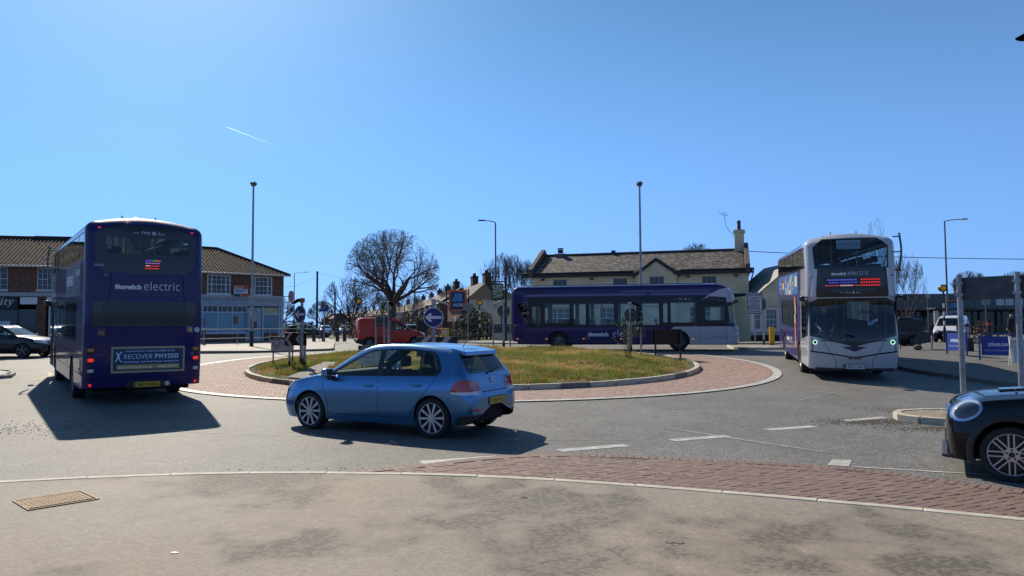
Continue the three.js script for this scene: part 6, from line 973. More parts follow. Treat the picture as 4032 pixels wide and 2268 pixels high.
function doubleDecker(name, label, opt) {
  const xr = -5.45, xf = 5.45, w = 1.275, gl = VM.glassBusDark;
  const up = [], lo = []; for (const [a, b] of [[-5.15, -3.75], [-3.68, -2.2], [-2.13, -0.65], [-0.58, 0.9], [0.97, 2.45], [2.52, 3.95]]) up.push([a, 3.4, b, 3.97]);
  for (const [a, b] of [[-3.7, -2.25], [-2.18, -0.75], [-0.68, 0.75], [0.82, 2.2]]) lo.push([a, 1.46, b, 2.34]);
  const black = mat([0.012, 0.012, 0.016], 0.3, { clearcoat: 0.5 });
  return makeBus(name, label, {
    shell: { xr, xf, w, y0: 0.33, y1: 4.36, rt: 0.24, rb: 0.08, rx: 0.2, crown: 0.13, curve: 0.2, sill: (x) => (x < -4.6 ? 0.33 + 0.1 * Math.min(1, (-4.6 - x) / 0.5) : 0), front: [[0.33, -0.12], [0.8, 0], [1.3, -0.02], [2.3, -0.2], [2.5, -0.12], [3.3, -0.16], [4.05, -0.32], [4.36, -0.6]], rear: [[0.33, 0.06], [1, 0], [3, 0.02], [4.1, 0.12], [4.36, 0.3]] },
    arches: [[2.75, 0.5, 0.56], [-2.85, 0.5, 0.56]], paint: opt.paint ?? purple,
    glass: [
      { name: 'upper_window_band', plane: 'xy', out: [[-5.25, 3.34], [4.75, 3.34], [4.5, 4.02], [-5.15, 4.02]], panes: up, m: gl },
      { name: 'lower_window_band', plane: 'xy', out: [[-3.85, 1.38], [2.3, 1.38], [2.3, 2.42], [-3.85, 2.42]], panes: lo, m: gl },
      { name: 'cab_window_band', plane: 'xy', out: [[3.55, 1.15], [5.1, 1.3], [5.05, 2.4], [3.6, 2.4]], panes: [{ pts: [[3.65, 1.35], [4.55, 1.35], [4.55, 2.34], [3.68, 2.34]] }, { pts: [[4.62, 1.4], [5.0, 1.42], [4.96, 2.34], [4.62, 2.34]] }], m: gl },
      { name: 'upper_windscreen_surround', pane: 'upper_windscreen', plane: 'zy', pred: isFront, whole: 1, out: [[-1.0, 2.45], [1.0, 2.45], [1.07, 3.95], [0.78, 4.2], [-0.78, 4.2], [-1.07, 3.95]], panes: [{ pts: [[-0.985, 3.32], [0.985, 3.32], [1.03, 3.94], [0.76, 4.16], [-0.76, 4.16], [-1.03, 3.94]], r: 0.03 }], m: VM.glassBus, bm: black },
      { name: 'windscreen_surround', pane: 'windscreen', plane: 'zy', pred: isFront, whole: 1, out: [[-1.22, 1.32], [0, 1.0], [1.22, 1.32], [1.2, 2.3], [0.95, 2.42], [-0.95, 2.42], [-1.2, 2.3]], panes: [{ pts: [[-1.17, 1.4], [0, 1.16], [1.17, 1.4], [1.15, 2.22], [0.92, 2.33], [-0.92, 2.33], [-1.15, 2.22]], r: 0.05 }], m: VM.glassBus, bm: black },
      { name: 'rear_upper_surround', pane: 'rear_upper_window', plane: 'zy', pred: isRear, whole: 1, out: [[-1.06, 3.22], [-0.85, 3.04], [0.85, 3.04], [1.06, 3.22], [1.09, 3.9], [0.7, 4.16], [-0.7, 4.16], [-1.09, 3.9]], panes: [{ pts: rect(-0.86, 3.48, 0.9, 3.87), r: 0.02 }], m: VM.glassBus, bm: black },
      { name: 'rear_louvre_band', plane: 'zy', pred: isRear, whole: 1, out: [[-1.1, 1.82], [1.1, 1.82], [1.1, 2.38], [-1.1, 2.38]], panes: [], bm: black },
    ],
    colours: [
      { name: 'front_panel', plane: 'xy', pts: [[2.95, 0.2], [6, 0.2], [6, 4.6], [3.85, 4.6], [3.6, 3.3]], m: lilac },
      { name: 'livery_stripe', plane: 'xy', pts: [[2.5, 0.2], [2.95, 0.2], [3.6, 3.3], [3.3, 3.3]], m: purpleLite, both: 1, pred: flank },
    ],
    seams: [
      { plane: 'zy', pred: isFront, w: 0.04, pts: [[-1.2, 0.86], [-0.7, 0.8], [-0.1, 0.7], [0.1, 0.7], [0.7, 0.8], [1.2, 0.86]] }, { plane: 'zy', pred: isFront, pts: [[0.86, 1.22], [0.66, 0.8], [0.5, 0.6], [0.52, 0.36]] }, { plane: 'zy', pred: isFront, pts: [[-0.86, 1.22], [-0.66, 0.8], [-0.5, 0.6], [-0.52, 0.36]] },
      { plane: 'zy', pred: isRear, pts: [[-1.2, 0.64], [1.2, 0.64]] }, { plane: 'zy', pred: isRear, pts: [[-0.74, 3.0], [-0.78, 2.4]] }, { plane: 'zy', pred: isRear, pts: [[0.8, 3.0], [0.84, 2.4]] },
      { plane: 'xy', pred: flank, pts: [[-5.3, 1.16], [2.2, 1.16]] }, { plane: 'xy', pred: flank, pts: [[-5.3, 2.5], [3.3, 2.5]] }, { plane: 'xy', pred: flank, pts: [[-5.3, 0.72], [-3.5, 0.72]] }, { plane: 'xy', pred: flank, pts: [[-2.2, 0.72], [2.1, 0.72]] }, { plane: 'xy', pred: flank, pts: [[-5.3, 4.08], [4.4, 4.08]] },
    ],
    decks: [{ x0: -4.9, x1: 4.6, y: 0.55, s0: -4.0, s1: 1.6 }, { x0: -5.1, x1: 4.9, y: 2.6, s0: -4.5, s1: 4.2 }],
    after: (o) => {
      const V = VM, fx = 5.45;
      // front: destination screen, lettering, lamps, badge, plate
      screenPart('destination_screen', o, 1.56, 0.3, [fx - 0.115, 2.86, 0.02], Math.PI / 2, dots([[0.06, 0.12, 0.5, 0.12, '#5a6cff'], [0.1, 0.38, 0.14, 0.12, '#4a5cf0'], [0.3, 0.38, 0.28, 0.12, '#3a50f0'], [0.02, 0.68, 0.6, 0.1, '#d05070'], [0.3, 0.68, 0.2, 0.1, '#e8d0e0'], [0.66, 0.1, 0.32, 0.14, '#ff2a30'], [0.66, 0.38, 0.32, 0.14, '#ff3038'], [0.66, 0.66, 0.32, 0.14, '#ff2a30']]), 256);
      label2('lettering', o, 1.14, 0.22, [fx - 0.125, 3.14, 0.02], Math.PI / 2, (g, w, h) => drawName(g, w, h), 256); label2('lettering', o, 0.6, 0.1, [fx - 0.105, 2.58, 0.05], Math.PI / 2, drawFrom, 128);
      for (const sg of [1, -1]) {
        const h = part('headlight', [cx(0.05, 0.05, fx - 0.17, 1.13, sg * 1.08, 24)], V.trim, o); part('lamp_ring', new THREE.TorusGeometry(0.056, 0.014, 8, 28).rotateY(Math.PI / 2).translate(fx - 0.145, 1.13, sg * 1.08), V.whiteLit, h); part('fog_lamp', [cx(0.055, 0.04, fx - 0.16, 0.97, sg * 1.03, 22)], V.clearLens, o); part('lamp_surround', [rb(0.03, 0.36, 0.24, fx - 0.19, 1.05, sg * 1.06, 0.05)], lilacDark, o);
        part('side_fin', ext([[0, 0], [0.13, 0], [0.03, 0.82], [-0.06, 0.82]].map(([z, y]) => [z * sg, y]), 0.04, 0.008).rotateY(-Math.PI / 2).scale(1, 1, 1).translate(fx - 0.24, 2.47, sg * 1.02), mat([0.62, 0.64, 0.7], 0.35), o);
        part('camera_pod', rb(0.12, 0.06, 0.08, fx - 0.28, 3.08, sg * 1.17, 0.02), lilac, o);
      }
      part('purple_chevron', ext([[-0.33, 0.99], [0, 0.86], [0.33, 0.99], [0, 1.02]], 0.02, 0.004).rotateY(Math.PI / 2).translate(fx + 0.002, 0, 0), purple, o);
      part('badge', [rb(0.02, 0.07, 0.34, fx + 0.0, 0.68, 0.0, 0.02)], V.trim, o); label2('badge_print', o, 0.32, 0.06, [fx + 0.014, 0.68, 0], Math.PI / 2, (g, w, h) => { g.fillStyle = '#a8aab4'; g.font = 'bold ' + h + 'px sans-serif'; g.textAlign = 'center'; g.fillText('\\/\\/\\/', w / 2, h * 0.9, w); }, 64);
      plate(o, opt.plate, [fx - 0.05, 0.42, 0], Math.PI / 2, false, true, 0.56, 0.12); part('plate_holder', rb(0.03, 0.15, 0.6, fx - 0.072, 0.42, 0, 0.01), V.trim, o);
      part('bumper_edge', rb(0.1, 0.08, 2.2, fx - 0.22, 0.33, 0, 0.02), V.plastic, o);
      label2('fleet_number', o, 0.26, 0.07, [fx - 0.06, 0.96, -0.62], Math.PI / 2 - 0.12, (g, w, h) => { g.fillStyle = '#9a9aa6'; g.font = h + 'px sans-serif'; g.fillText(opt.fleet, 2, h * 0.85, w); }, 96);
      part('wiper', [rod([fx - 0.04, 1.12, 0.3], [fx - 0.06, 1.2, 0.95], 0.012, 6), rod([fx - 0.04, 1.12, -0.3], [fx - 0.06, 1.2, -0.95], 0.012, 6)], V.plastic, o);
      part('sun_visor', rb(0.02, 0.26, 0.68, fx - 0.36, 4.0, 0.05, 0.04), mat([0.18, 0.27, 0.38], 0.5), o);
      // mirrors as camera pods, tree guard on the near side
      for (const sg of [1, -1]) { const m = part('mirror_pod', rb(0.42, 0.17, 0.14, 5.2, 2.42, sg * 1.42, 0.05, 3), V.trim, o); part('mirror_arm', rod([5.0, 2.46, sg * 1.2], [5.1, 2.44, sg * 1.4], 0.03, 6), V.plastic, m); }
      const gd = part('branch_guard', tube([[5.02, 3.18, -1.36], [5.06, 3.8, -1.42], [5.02, 4.3, -1.38]], 0.03, 8, 16), V.trim, o); for (const y of [3.22, 3.75, 4.2]) part('guard_bracket', rod([5.0, y, -1.2], [5.04, y, -1.4], 0.018, 6), V.trim, gd);
      // rear: number screen, lettering, lamps, advert, plate
      const rx = -5.45;
      screenPart('route_screen', o, 0.36, 0.26, [rx + 0.012, 3.25, 0.12], -Math.PI / 2, dots([[0.05, 0.08, 0.4, 0.12, '#7a50ff'], [0.5, 0.08, 0.2, 0.12, '#30c050'], [0.72, 0.08, 0.25, 0.12, '#ff5060'], [0.05, 0.32, 0.88, 0.1, '#b080e0'], [0.05, 0.56, 0.85, 0.1, '#ff3040'], [0.1, 0.56, 0.2, 0.1, '#d8d0ff'], [0.05, 0.8, 0.85, 0.1, '#ff4030']]), 128);
      label2('lettering', o, 0.74, 0.12, [rx + 0.085, 3.985, 0.06], -Math.PI / 2, drawFrom, 160, { more: {} });
      label2('lettering', o, 1.52, 0.29, [rx - 0.01, 2.73, 0.08], -Math.PI / 2, drawName, 320);
      label2('fleet_number', o, 0.26, 0.075, [rx + 0.0, 3.2, -0.98], -Math.PI / 2, (g, w, h) => { g.fillStyle = '#c8c8d0'; g.font = h + 'px sans-serif'; g.fillText(opt.fleet, 2, h * 0.85, w); }, 96);
      const lv = []; for (let i = 0; i < 11; i++) lv.push(bx(0.03, 0.012, 1.8, rx + 0.005, 1.87 + i * 0.046, 0)); part('louvre', lv, V.plastic, o);
      for (const [sg, dy] of [[-1, 0], [1, 0]]) {
        const zz = sg * 1.12; for (const [y, m, n] of [[1.28, V.orangeLens, 'indicator'], [1.06, V.redLit, 'brake_light'], [0.82, V.clearLens, 'reversing_light']]) { const l = part(n, rb(0.05, 0.09, 0.13, rx - 0.0, y, zz, 0.035, 3), m, o); part('lamp_housing', rb(0.05, 0.13, 0.19, rx + 0.008, y, zz, 0.05, 3), V.trim, l); }
        part('reflector', cx(0.03, 0.02, rx + 0.01, 0.5, sg * 1.12, 18), V.redLit, o); part('marker_light', rb(0.03, 0.03, 0.06, rx + 0.1, 4.06, sg * 1.0, 0.01), V.redLit, o);
      }
      part('camera', [cx(0.04, 0.05, rx, 2.98, -0.86, 18)], V.steel, o); part('latch', [rb(0.03, 0.02, 0.05, rx - 0.005, 2.45, -0.66, 0.008)], V.steel, o); part('latch', [rb(0.03, 0.02, 0.05, rx - 0.005, 2.45, 0.74, 0.008)], V.steel, o);
      label2('cycle_sticker', o, 0.17, 0.17, [rx - 0.008, 1.68, -0.92], -Math.PI / 2, (g, w, h) => { g.fillStyle = '#4a3a5a'; g.fillRect(0, 0, w, h); g.strokeStyle = '#c9a032'; g.lineWidth = 3; for (const x of [0.3, 0.7]) { g.beginPath(); g.arc(w * x, h * 0.6, w * 0.16, 0, 7); g.stroke(); } g.beginPath(); g.moveTo(w * 0.3, h * 0.6); g.lineTo(w * 0.45, h * 0.3); g.lineTo(w * 0.65, h * 0.3); g.lineTo(w * 0.5, h * 0.6); g.stroke(); }, 64, { clear: false });
      label2('thumb_sticker', o, 0.16, 0.15, [rx - 0.008, 1.74, 0.97], -Math.PI / 2, (g, w, h) => { g.fillStyle = '#55508a'; g.fillRect(0, 0, w, h); g.fillStyle = '#e0ac20'; g.fillRect(w * 0.35, h * 0.35, w * 0.5, h * 0.5); g.fillRect(w * 0.45, h * 0.1, w * 0.2, h * 0.4); }, 64, { clear: false });
      part('round_sticker', cx(0.062, 0.012, rx - 0.004, 1.73, 1.14, 24), mat([0.5, 0.52, 0.55], 0.5), o);
      part('advert_frame', rb(0.02, 0.6, 1.58, rx - 0.006, 1.05, 0.08, 0.006, 1), mat([0.42, 0.36, 0.2], 0.5), o);
      label2('advert', o, 1.5, 0.5, [rx - 0.018, 1.05, 0.08], -Math.PI / 2, (g, w, h) => { g.fillStyle = '#173a63'; g.fillRect(0, 0, w, h); g.fillStyle = '#b08c48'; g.fillRect(w * 0.05, h * 0.72, w * 0.9, h * 0.22); g.fillStyle = '#cfe0ea'; g.textBaseline = 'alphabetic'; g.font = 'bold ' + h * 0.1 + 'px sans-serif'; g.fillText('Hands-on Physio Treatment Available for all', w * 0.17, h * 0.14, w * 0.7); g.font = h * 0.3 + 'px sans-serif'; g.fillText('RECOVER', w * 0.14, h * 0.46, w * 0.42); g.font = 'bold ' + h * 0.3 + 'px sans-serif'; g.fillText('PHYSIO', w * 0.58, h * 0.46, w * 0.38); g.font = 'bold ' + h * 0.1 + 'px sans-serif'; g.fillText('Physiotherapy · Soft Tissue Therapy · Rehabilitation', w * 0.14, h * 0.63, w * 0.8); g.strokeStyle = '#cfe0ea'; g.lineWidth = h * 0.05; g.beginPath(); g.moveTo(w * 0.04, h * 0.15); g.quadraticCurveTo(w * 0.1, h * 0.3, w * 0.03, h * 0.58); g.moveTo(w * 0.12, h * 0.12); g.quadraticCurveTo(w * 0.04, h * 0.35, w * 0.12, h * 0.6); g.stroke(); g.fillStyle = '#f0ead8'; g.font = 'bold ' + h * 0.17 + 'px sans-serif'; g.fillText('RecoverPhysio.co.uk', w * 0.07, h * 0.89, w * 0.48); g.fillText('01603 905111', w * 0.63, h * 0.89, w * 0.3); }, 384, { clear: false });
      plate(o, opt.plate, [rx - 0.012, 0.475, 0.05], -Math.PI / 2, true, true, 0.56, 0.12); part('plate_light', cx(0.05, 0.03, rx + 0.0, 0.48, 0.49, 20), V.clearLens, o); part('plate_recess', rb(0.03, 0.17, 0.95, rx + 0.02, 0.475, 0.1, 0.02), V.trim, o);
      // sides: adverts, vents, door, markers
      opt.sides(o);
      for (const sg of [1, -1]) { for (let i = 0; i < 9; i++) part('side_vent', bx(0.3, 0.03, 0.02, -4.95, 2.62 + i * 0.07, sg * 1.275), V.plastic, o); for (let i = 0; i < 7; i++) part('side_vent', bx(0.3, 0.03, 0.02, -4.95, 0.75 + i * 0.05, sg * 1.275), V.plastic, o); for (const x of [-4.6, -1.5, 0.6, 2.0]) part('side_marker', rb(0.07, 0.03, 0.02, x, 0.82, sg * 1.28, 0.008), V.orangeLens, o); }
      const d = part('door', [rb(1.24, 2.0, 0.03, 4.45, 1.42, -1.265, 0.01)], V.glassBusDark, o); part('door_frame', [rb(0.06, 2.05, 0.05, 3.84, 1.42, -1.275, 0.01), rb(0.06, 2.05, 0.05, 4.45, 1.42, -1.275, 0.01), rb(0.06, 2.05, 0.05, 5.04, 1.42, -1.255, 0.01)], V.trim, d);
      part('dashboard', rb(0.5, 0.4, 2.0, 4.75, 1.0, 0, 0.1), V.interior, o); part('steering_wheel', new THREE.TorusGeometry(0.23, 0.02, 8, 28).rotateY(Math.PI / 2).rotateZ(0.8).translate(4.55, 1.3, 0.62), V.plastic, o); part('driver_seat', seatGeo.clone().scale(1.1, 1.1, 1.1).translate(3.75, 0.95, 0.62), V.seat, o); part('cab_partition', rb(0.03, 1.2, 1.0, 3.5, 1.5, 0.75, 0.01), V.interior, o);
    },
  });
}
const busA = doubleDecker('double_decker_bus', 'purple double-decker bus seen from behind with physiotherapy advert, at left', {
  plate: 'BK73 AFX', fleet: '36544',
  sides: (o) => { part('advert_frame', rb(3.9, 0.78, 0.02, -2.7, 2.93, -1.28, 0.006, 1), mat([0.05, 0.06, 0.11], 0.3, { clearcoat: 0.6 }), o); label2('advert', o, 3.8, 0.7, [-2.7, 2.93, -1.293], Math.PI, (g, w, h) => { g.fillStyle = '#16203a'; g.fillRect(0, 0, w, h); g.fillStyle = '#2a4a6a'; g.fillRect(w * 0.1, 0, w * 0.1, h); g.fillRect(w * 0.62, 0, w * 0.08, h); g.fillStyle = '#9ab8cc'; g.fillRect(w * 0.56, 0, w * 0.012, h); g.fillStyle = '#e8f0f4'; g.font = 'bold ' + h * 0.5 + 'px sans-serif'; g.fillText('THE GREENHACK', w * 0.05, h * 0.68, w * 0.48); g.font = 'bold ' + h * 0.28 + 'px sans-serif'; g.fillText('SELF-GET TO', w * 0.72, h * 0.4, w * 0.25); }, 384, { clear: false }); },
});
onGround(busA, -11.87, -21.77, -0.583, -0.8125, 2.8); busA.scale.set(1, 1.02, 1);
const busB = doubleDecker('double_decker_bus', 'grey fronted purple double-decker bus coming towards the camera at right', {
  plate: 'BK73 AKP', fleet: '36574', paint: paint([0.075, 0.06, 0.2], { clearcoat: 0.7 }),
  sides: (o) => {
    label2('advert', o, 7.6, 0.72, [-1.0, 2.93, 1.284], 0, (g, w, h) => { g.fillStyle = '#12679a'; g.fillRect(0, 0, w, h); g.fillStyle = '#1c50b4'; g.fillRect(0, 0, w * 0.16, h); g.fillStyle = '#e8eef8'; g.beginPath(); g.arc(w * 0.08, h * 0.5, h * 0.22, 0, 7); g.fill(); g.fillStyle = '#1c50b4'; g.fillRect(w * 0.055, h * 0.4, w * 0.05, h * 0.2); g.fillStyle = '#5a3a2a'; g.fillRect(w * 0.18, h * 0.12, w * 0.12, h * 0.88); g.fillStyle = '#d8b060'; g.fillRect(w * 0.22, h * 0.35, w * 0.09, h * 0.35); const r = rng(4); for (let i = 0; i < 70; i++) { g.fillStyle = ['#c07a6a', '#e8c8a0', '#7a4a5a', '#2f8fc0', '#e0e4ec', '#a85030'][i % 6]; g.fillRect(w * (0.36 + r() * 0.42), h * r() * 0.9, w * 0.02, h * (0.1 + r() * 0.25)); } g.fillStyle = '#c8c090'; g.fillRect(w * 0.86, h * 0.15, w * 0.1, h * 0.5); }, 384, { clear: false });
    label2('advert', o, 0.8, 1.9, [1.7, 1.62, 1.287], 0, (g, w, h) => { const r = rng(8); for (let i = 0; i < 26; i++) { g.fillStyle = ['#c88a6a', '#b86a50', '#8a5a70', '#d8b8a8'][i % 4]; g.fillRect(w * (0.2 + 0.45 * r()), h * (r() * 0.8), w * 0.28, h * 0.16); } }, 96);
    label2('lettering', o, 2.6, 0.42, [-0.3, 0.95, 1.284], 0, (g, w, h) => drawName(g, w, h), 256);
  },
});
onGround(busB, 11.74, -27.28, -0.268, 0.963, 2.8); busB.scale.set(1, 1.035, 1);
{ // single decker
  const xr = -5.625, xf = 5.625, w = 1.25, bandM = mat([0.008, 0.008, 0.013], 0.3, { clearcoat: 0.25, specularIntensity: 0.5 });
  const o = makeBus('single_decker_bus', 'long purple single-decker bus with grey nose crossing in front of the pub', {
    shell: { xr, xf, w, y0: 0.3, y1: 3.38, rt: 0.22, rb: 0.06, rx: 0.24, crown: 0.08, curve: 0.16, front: [[0.3, -0.1], [0.7, 0], [1.0, -0.04], [1.33, -0.16], [2.3, -0.28], [2.45, -0.16], [2.85, -0.28], [3.15, -0.52], [3.38, -1.0]], rear: [[0.3, 0.1], [0.7, 0], [2.9, 0.02], [3.2, 0.1], [3.38, 0.3]], sill: (x) => (x < -4.6 ? 0.3 + 0.17 * (-4.6 - x) : 0) },
    arches: [[2.68, 0.5, 0.53], [-3.17, 0.5, 0.51]], paint: purple,
    glass: [
      { name: 'rear_quarter_surround', plane: 'xy', out: [[-5.33, 2.5], [-4.7, 2.5], [-4.7, 1.4], [-4.86, 1.48], [-5.2, 2.0]], panes: [{ pts: [[-5.26, 2.44], [-4.74, 2.44], [-4.74, 1.5], [-4.86, 1.6], [-5.13, 2.02]], r: 0.05 }], m: VM.glassBusDark },
      { name: 'window_band', plane: 'xy', out: [[-4.7, 1.2], [4.94, 1.2], [4.94, 2.62], [3.7, 2.72], [-4.7, 2.74]], bm: bandM, panes: [[-4.5, 1.3, -4.08, 2.25], [-3.84, 1.41, -2.6, 2.42], [-2.39, 1.32, -1.8, 2.42], [-1.6, 1.28, -0.41, 2.42], [-0.22, 1.28, 0.68, 2.42], [0.88, 1.28, 1.77, 2.42], [1.97, 1.41, 2.18, 2.42], [2.33, 1.4, 3.53, 2.45], [3.95, 1.5, 4.83, 2.2]], m: VM.glassBus },
      { name: 'windscreen_surround', pane: 'windscreen', plane: 'zy', pred: isFront, whole: 1, out: [[-1.2, 1.2], [1.2, 1.2], [1.18, 2.36], [-1.18, 2.36]], panes: [{ pts: [[-1.14, 1.3], [1.14, 1.3], [1.12, 2.3], [-1.12, 2.3]], r: 0.06 }], m: VM.glassBus },
      { name: 'front_side_glass', pane: 'front_side_window', plane: 'xy', pred: (P) => Math.abs(avg(P, 5)) > 0.2, out: [[4.98, 1.3], [5.44, 1.3], [5.32, 2.38], [4.98, 2.38]], panes: [{ pts: [[5.02, 1.36], [5.38, 1.36], [5.26, 2.33], [5.02, 2.33]], r: 0.04 }], m: VM.glassBus },
    ],
    colours: [
      { name: 'nose_panel', plane: 'xy', pts: [[2.0, 0.2], [2.1, 0.84], [2.47, 1.2], [6, 1.2], [6, 0.2]], m: lilac },
      { name: 'flash_panel', plane: 'xy', pts: [[3.6, 2.38], [4.15, 2.78], [4.55, 2.98], [4.95, 3.1], [6, 3.1], [6, 2.38]], m: lilac },
      { name: 'livery_stripe', plane: 'xy', pred: flank, pts: [[-4.98, 2.77], [-4.76, 2.88], [1.25, 2.88], [1.1, 2.77]], m: purpleLite, both: 1 }, { name: 'livery_stripe', plane: 'xy', pred: flank, pts: [[-0.07, 2.94], [0.14, 3.01], [4.23, 3.01], [4.02, 2.94]], m: purpleLite, both: 1 }, { name: 'livery_stripe', plane: 'xy', pred: flank, pts: [[1.3, 2.77], [1.45, 2.88], [4.3, 2.88], [4.1, 2.77]], m: purpleLite, both: 1 },
      ...[0, 1, 2].map((k) => ({ name: 'pin_stripe', plane: 'xy', pred: flank, pts: rect(-4.8, 1.0 + k * 0.06, 2.0, 1.018 + k * 0.06), m: purpleLite, both: 1 })), ...[0, 1, 2].map((k) => ({ name: 'pin_stripe', plane: 'xy', pred: flank, pts: [[2.3 + k * 0.05, 1.0 + k * 0.06], [3.3, 1.0 + k * 0.06], [3.3, 1.03 + k * 0.06], [2.33 + k * 0.05, 1.03 + k * 0.06]], m: mat([0.62, 0.64, 0.72], 0.4), both: 1 })),
    ],
    seams: [{ plane: 'xy', pred: flank, pts: [[3.66, 1.18], [3.66, 0.35]] }, { plane: 'xy', pred: flank, pts: [[4.92, 1.18], [4.92, 0.35]] }, { plane: 'xy', pred: flank, pts: [[3.3, 0.66], [5.4, 0.66]] }, { plane: 'xy', pred: flank, pts: [[-2.5, 0.95], [2.1, 0.95]] }, { plane: 'xy', pred: (P) => Math.abs(avg(P, 5)) > 0.2, w: 0.03, pts: [[5.2, 1.18], [5.35, 1.0], [5.6, 0.84]] }, { plane: 'xy', pred: flank, pts: [[-5.4, 3.05], [3.9, 3.05]] }],
    decks: [{ x0: -5.2, x1: 5.0, y: 0.5, ceil: 2.72, s0: -4.7, s1: 1.8 }],
    after: (b) => {
      for (const sg of [1, -1]) { for (let i = 0; i < 4; i++) part('roof_louvre', bx(0.9, 0.03, 0.02, -4.42, 2.95 + i * 0.05, sg * 1.25), VM.plastic, b); for (const x of [-5.25, -3.77, -1.91, -0.07, 3.36]) part('side_marker', rb(0.09, 0.045, 0.02, x, 0.6, sg * 1.255, 0.01), VM.amberLit, b); }
      label2('lettering', b, 3.75, 0.09, [-0.87, 2.825, 1.257], 0, (g, W, h) => { g.fillStyle = '#9a84c4'; g.font = h * 0.98 + 'px sans-serif'; g.fillText('100% ELECTRIC', 0, h * 0.88, W * 0.25); g.fillText('•   ZERO EMISSIONS   •', W * 0.27, h * 0.88, W * 0.4); g.fillText('FOR OUR FINE CITY', W * 0.69, h * 0.88, W * 0.31); }, 768);
      label2('lettering', b, 2.95, 0.52, [-0.22, 0.84, 1.258], 0, (g, W, h) => drawName(g, W, h), 512);
      label2('lettering', b, 0.95, 0.14, [2.92, 2.56, 1.258], 0, drawFrom, 192);
      label2('lettering', b, 0.46, 0.07, [-5.2, 1.3, 1.258], 0, (g, W, h) => { g.fillStyle = '#b8b4c8'; g.fillRect(0, 0, W * 0.16, h); g.font = h * 0.5 + 'px sans-serif'; g.fillText('Powered by', W * 0.22, h * 0.42, W * 0.5); g.fillText('electric motion', W * 0.22, h * 0.95, W * 0.75); }, 128);
      label2('fleet_number', b, 0.24, 0.06, [3.5, 1.23, 1.259], 0, (g, W, h) => { g.fillStyle = '#c8c8d0'; g.font = h + 'px sans-serif'; g.fillText('53510', 0, h * 0.85, W); }, 96);
      part('flash_bolt', [ext([[3.66, 2.4], [3.98, 2.62], [4.02, 2.58], [4.3, 2.78], [4.06, 2.64], [4.02, 2.68], [3.8, 2.5]], 0.01)].map((g) => g.translate(0, 0, 1.255)), mat([0.7, 0.72, 0.78], 0.4), b); part('flash_dark', ext([[4.02, 2.44], [4.62, 2.44], [4.72, 2.64], [4.32, 2.68]], 0.01).translate(0, 0, 1.254), mat([0.03, 0.03, 0.05], 0.35), b);
      for (const sg of [1, -1]) { const c = part('mirror_pod', rb(0.3, 0.17, 0.16, 4.68, 2.44, sg * 1.36, 0.05, 3), VM.trim, b); part('headlight', ext(roundPoly([[5.02, 1.05], [5.28, 0.86], [5.42, 0.68], [5.36, 0.64], [5.12, 0.8]], 0.03, 2), 0.02).translate(0, 0, sg * 1.2), VM.clearLens, b); part('nose_bumper', rb(0.3, 0.1, 0.1, 5.3, 0.34, sg * 1.05, 0.03), VM.plastic, b); }
      part('front_camera', rb(0.2, 0.16, 0.1, 5.42, 2.42, 1.05, 0.04), VM.trim, b);
      part('hopper_bar', [[-3.84, -2.6], [-1.6, -0.41], [0.88, 1.77]].map(([a, c]) => bx(c - a, 0.03, 0.02, (a + c) / 2, 2.2, 1.235)), VM.trim, b); part('destination_box', rb(0.1, 0.3, 1.9, 5.05, 2.55, 0, 0.03), VM.trim, b);
      part('driver_seat', seatGeo.clone().scale(1.1, 1.1, 1.1).translate(3.9, 0.8, 0.62), VM.seat, b); part('dashboard', rb(0.4, 0.4, 2.1, 5.0, 1.0, 0, 0.1), VM.interior, b); part('steering_wheel', new THREE.TorusGeometry(0.23, 0.02, 8, 28).rotateY(Math.PI / 2).rotateZ(0.8).translate(4.7, 1.25, 0.62), VM.plastic, b);
      part('roof_rail', [rod([-4.8, 3.34, 0.95], [3.9, 3.34, 0.95], 0.02, 6)], purple, b); for (const k of [-1.6, 1.2, 3.2]) part('roof_joint', bx(0.015, 0.02, 2.1, k, 3.365, 0), VM.seam, b);
    },
  });
  onGround(o, 5.8, -38.05, 0.979, 0.204, 2.9); o.scale.set(1.025, 1.0, 1.0);
}

// ---------------------------------------------------------------- street furniture
function columnHead(o, h) { part('lantern', [rb(0.34, 0.16, 0.34, 0, h + 0.06, 0, 0.05), cy(0.12, 0.16, 0.1, 0, h - 0.1, 0, 12), cy(0.06, 0.06, 0.06, 0.05, h + 0.13, 0, 10)], M.galvDull, o); }
function lampColumn(label, x, z, h, o = {}) {
  const t = thing('street_lamp', label, 'street lamp', [x, gy(z) + 0.1, z], 0);
  part('post', [cy(0.11, 0.11, h * 0.36, 0, 0, 0, 14), cy(0.075, 0.055, h * 0.64, 0, h * 0.36, 0, 12)], o.m ?? M.galv, t);
  part('base_band', cy(0.118, 0.118, 0.95, 0, 0, 0, 14), o.base ? M.black : o.m ?? M.galv, t); part('inspection_door', rb(0.09, 0.55, 0.03, 0, 1.4, 0.1, 0.008), M.galvDull, t);
  if (o.arm) { part('arm', tube([[0, h - 0.03, 0], [o.arm * 0.1, h + 0.03, 0], [o.arm * 0.55, h + 0.12, 0], [o.arm, h + 0.16, 0]], 0.035, 8, 20), o.m ?? M.galv, t); part('lantern', [ext(roundPoly([[0, 0], [0.55, 0.02], [0.6, 0.05], [0.5, 0.1], [0.02, 0.09]], 0.02, 2), 0.26, 0.02).scale(Math.sign(o.arm), 1, 1).translate(o.arm, h + 0.12, 0)], M.galvDull, t); } else columnHead(t, h);
  return t;
}
lampColumn('tall grey lamp column by the railings in front of the corner shop', -15.81, -44.4, 9.9, { base: 1 });
lampColumn('tall grey lamp column rising in front of the pub behind the single-decker', 7.6, -43, 9.5, {});
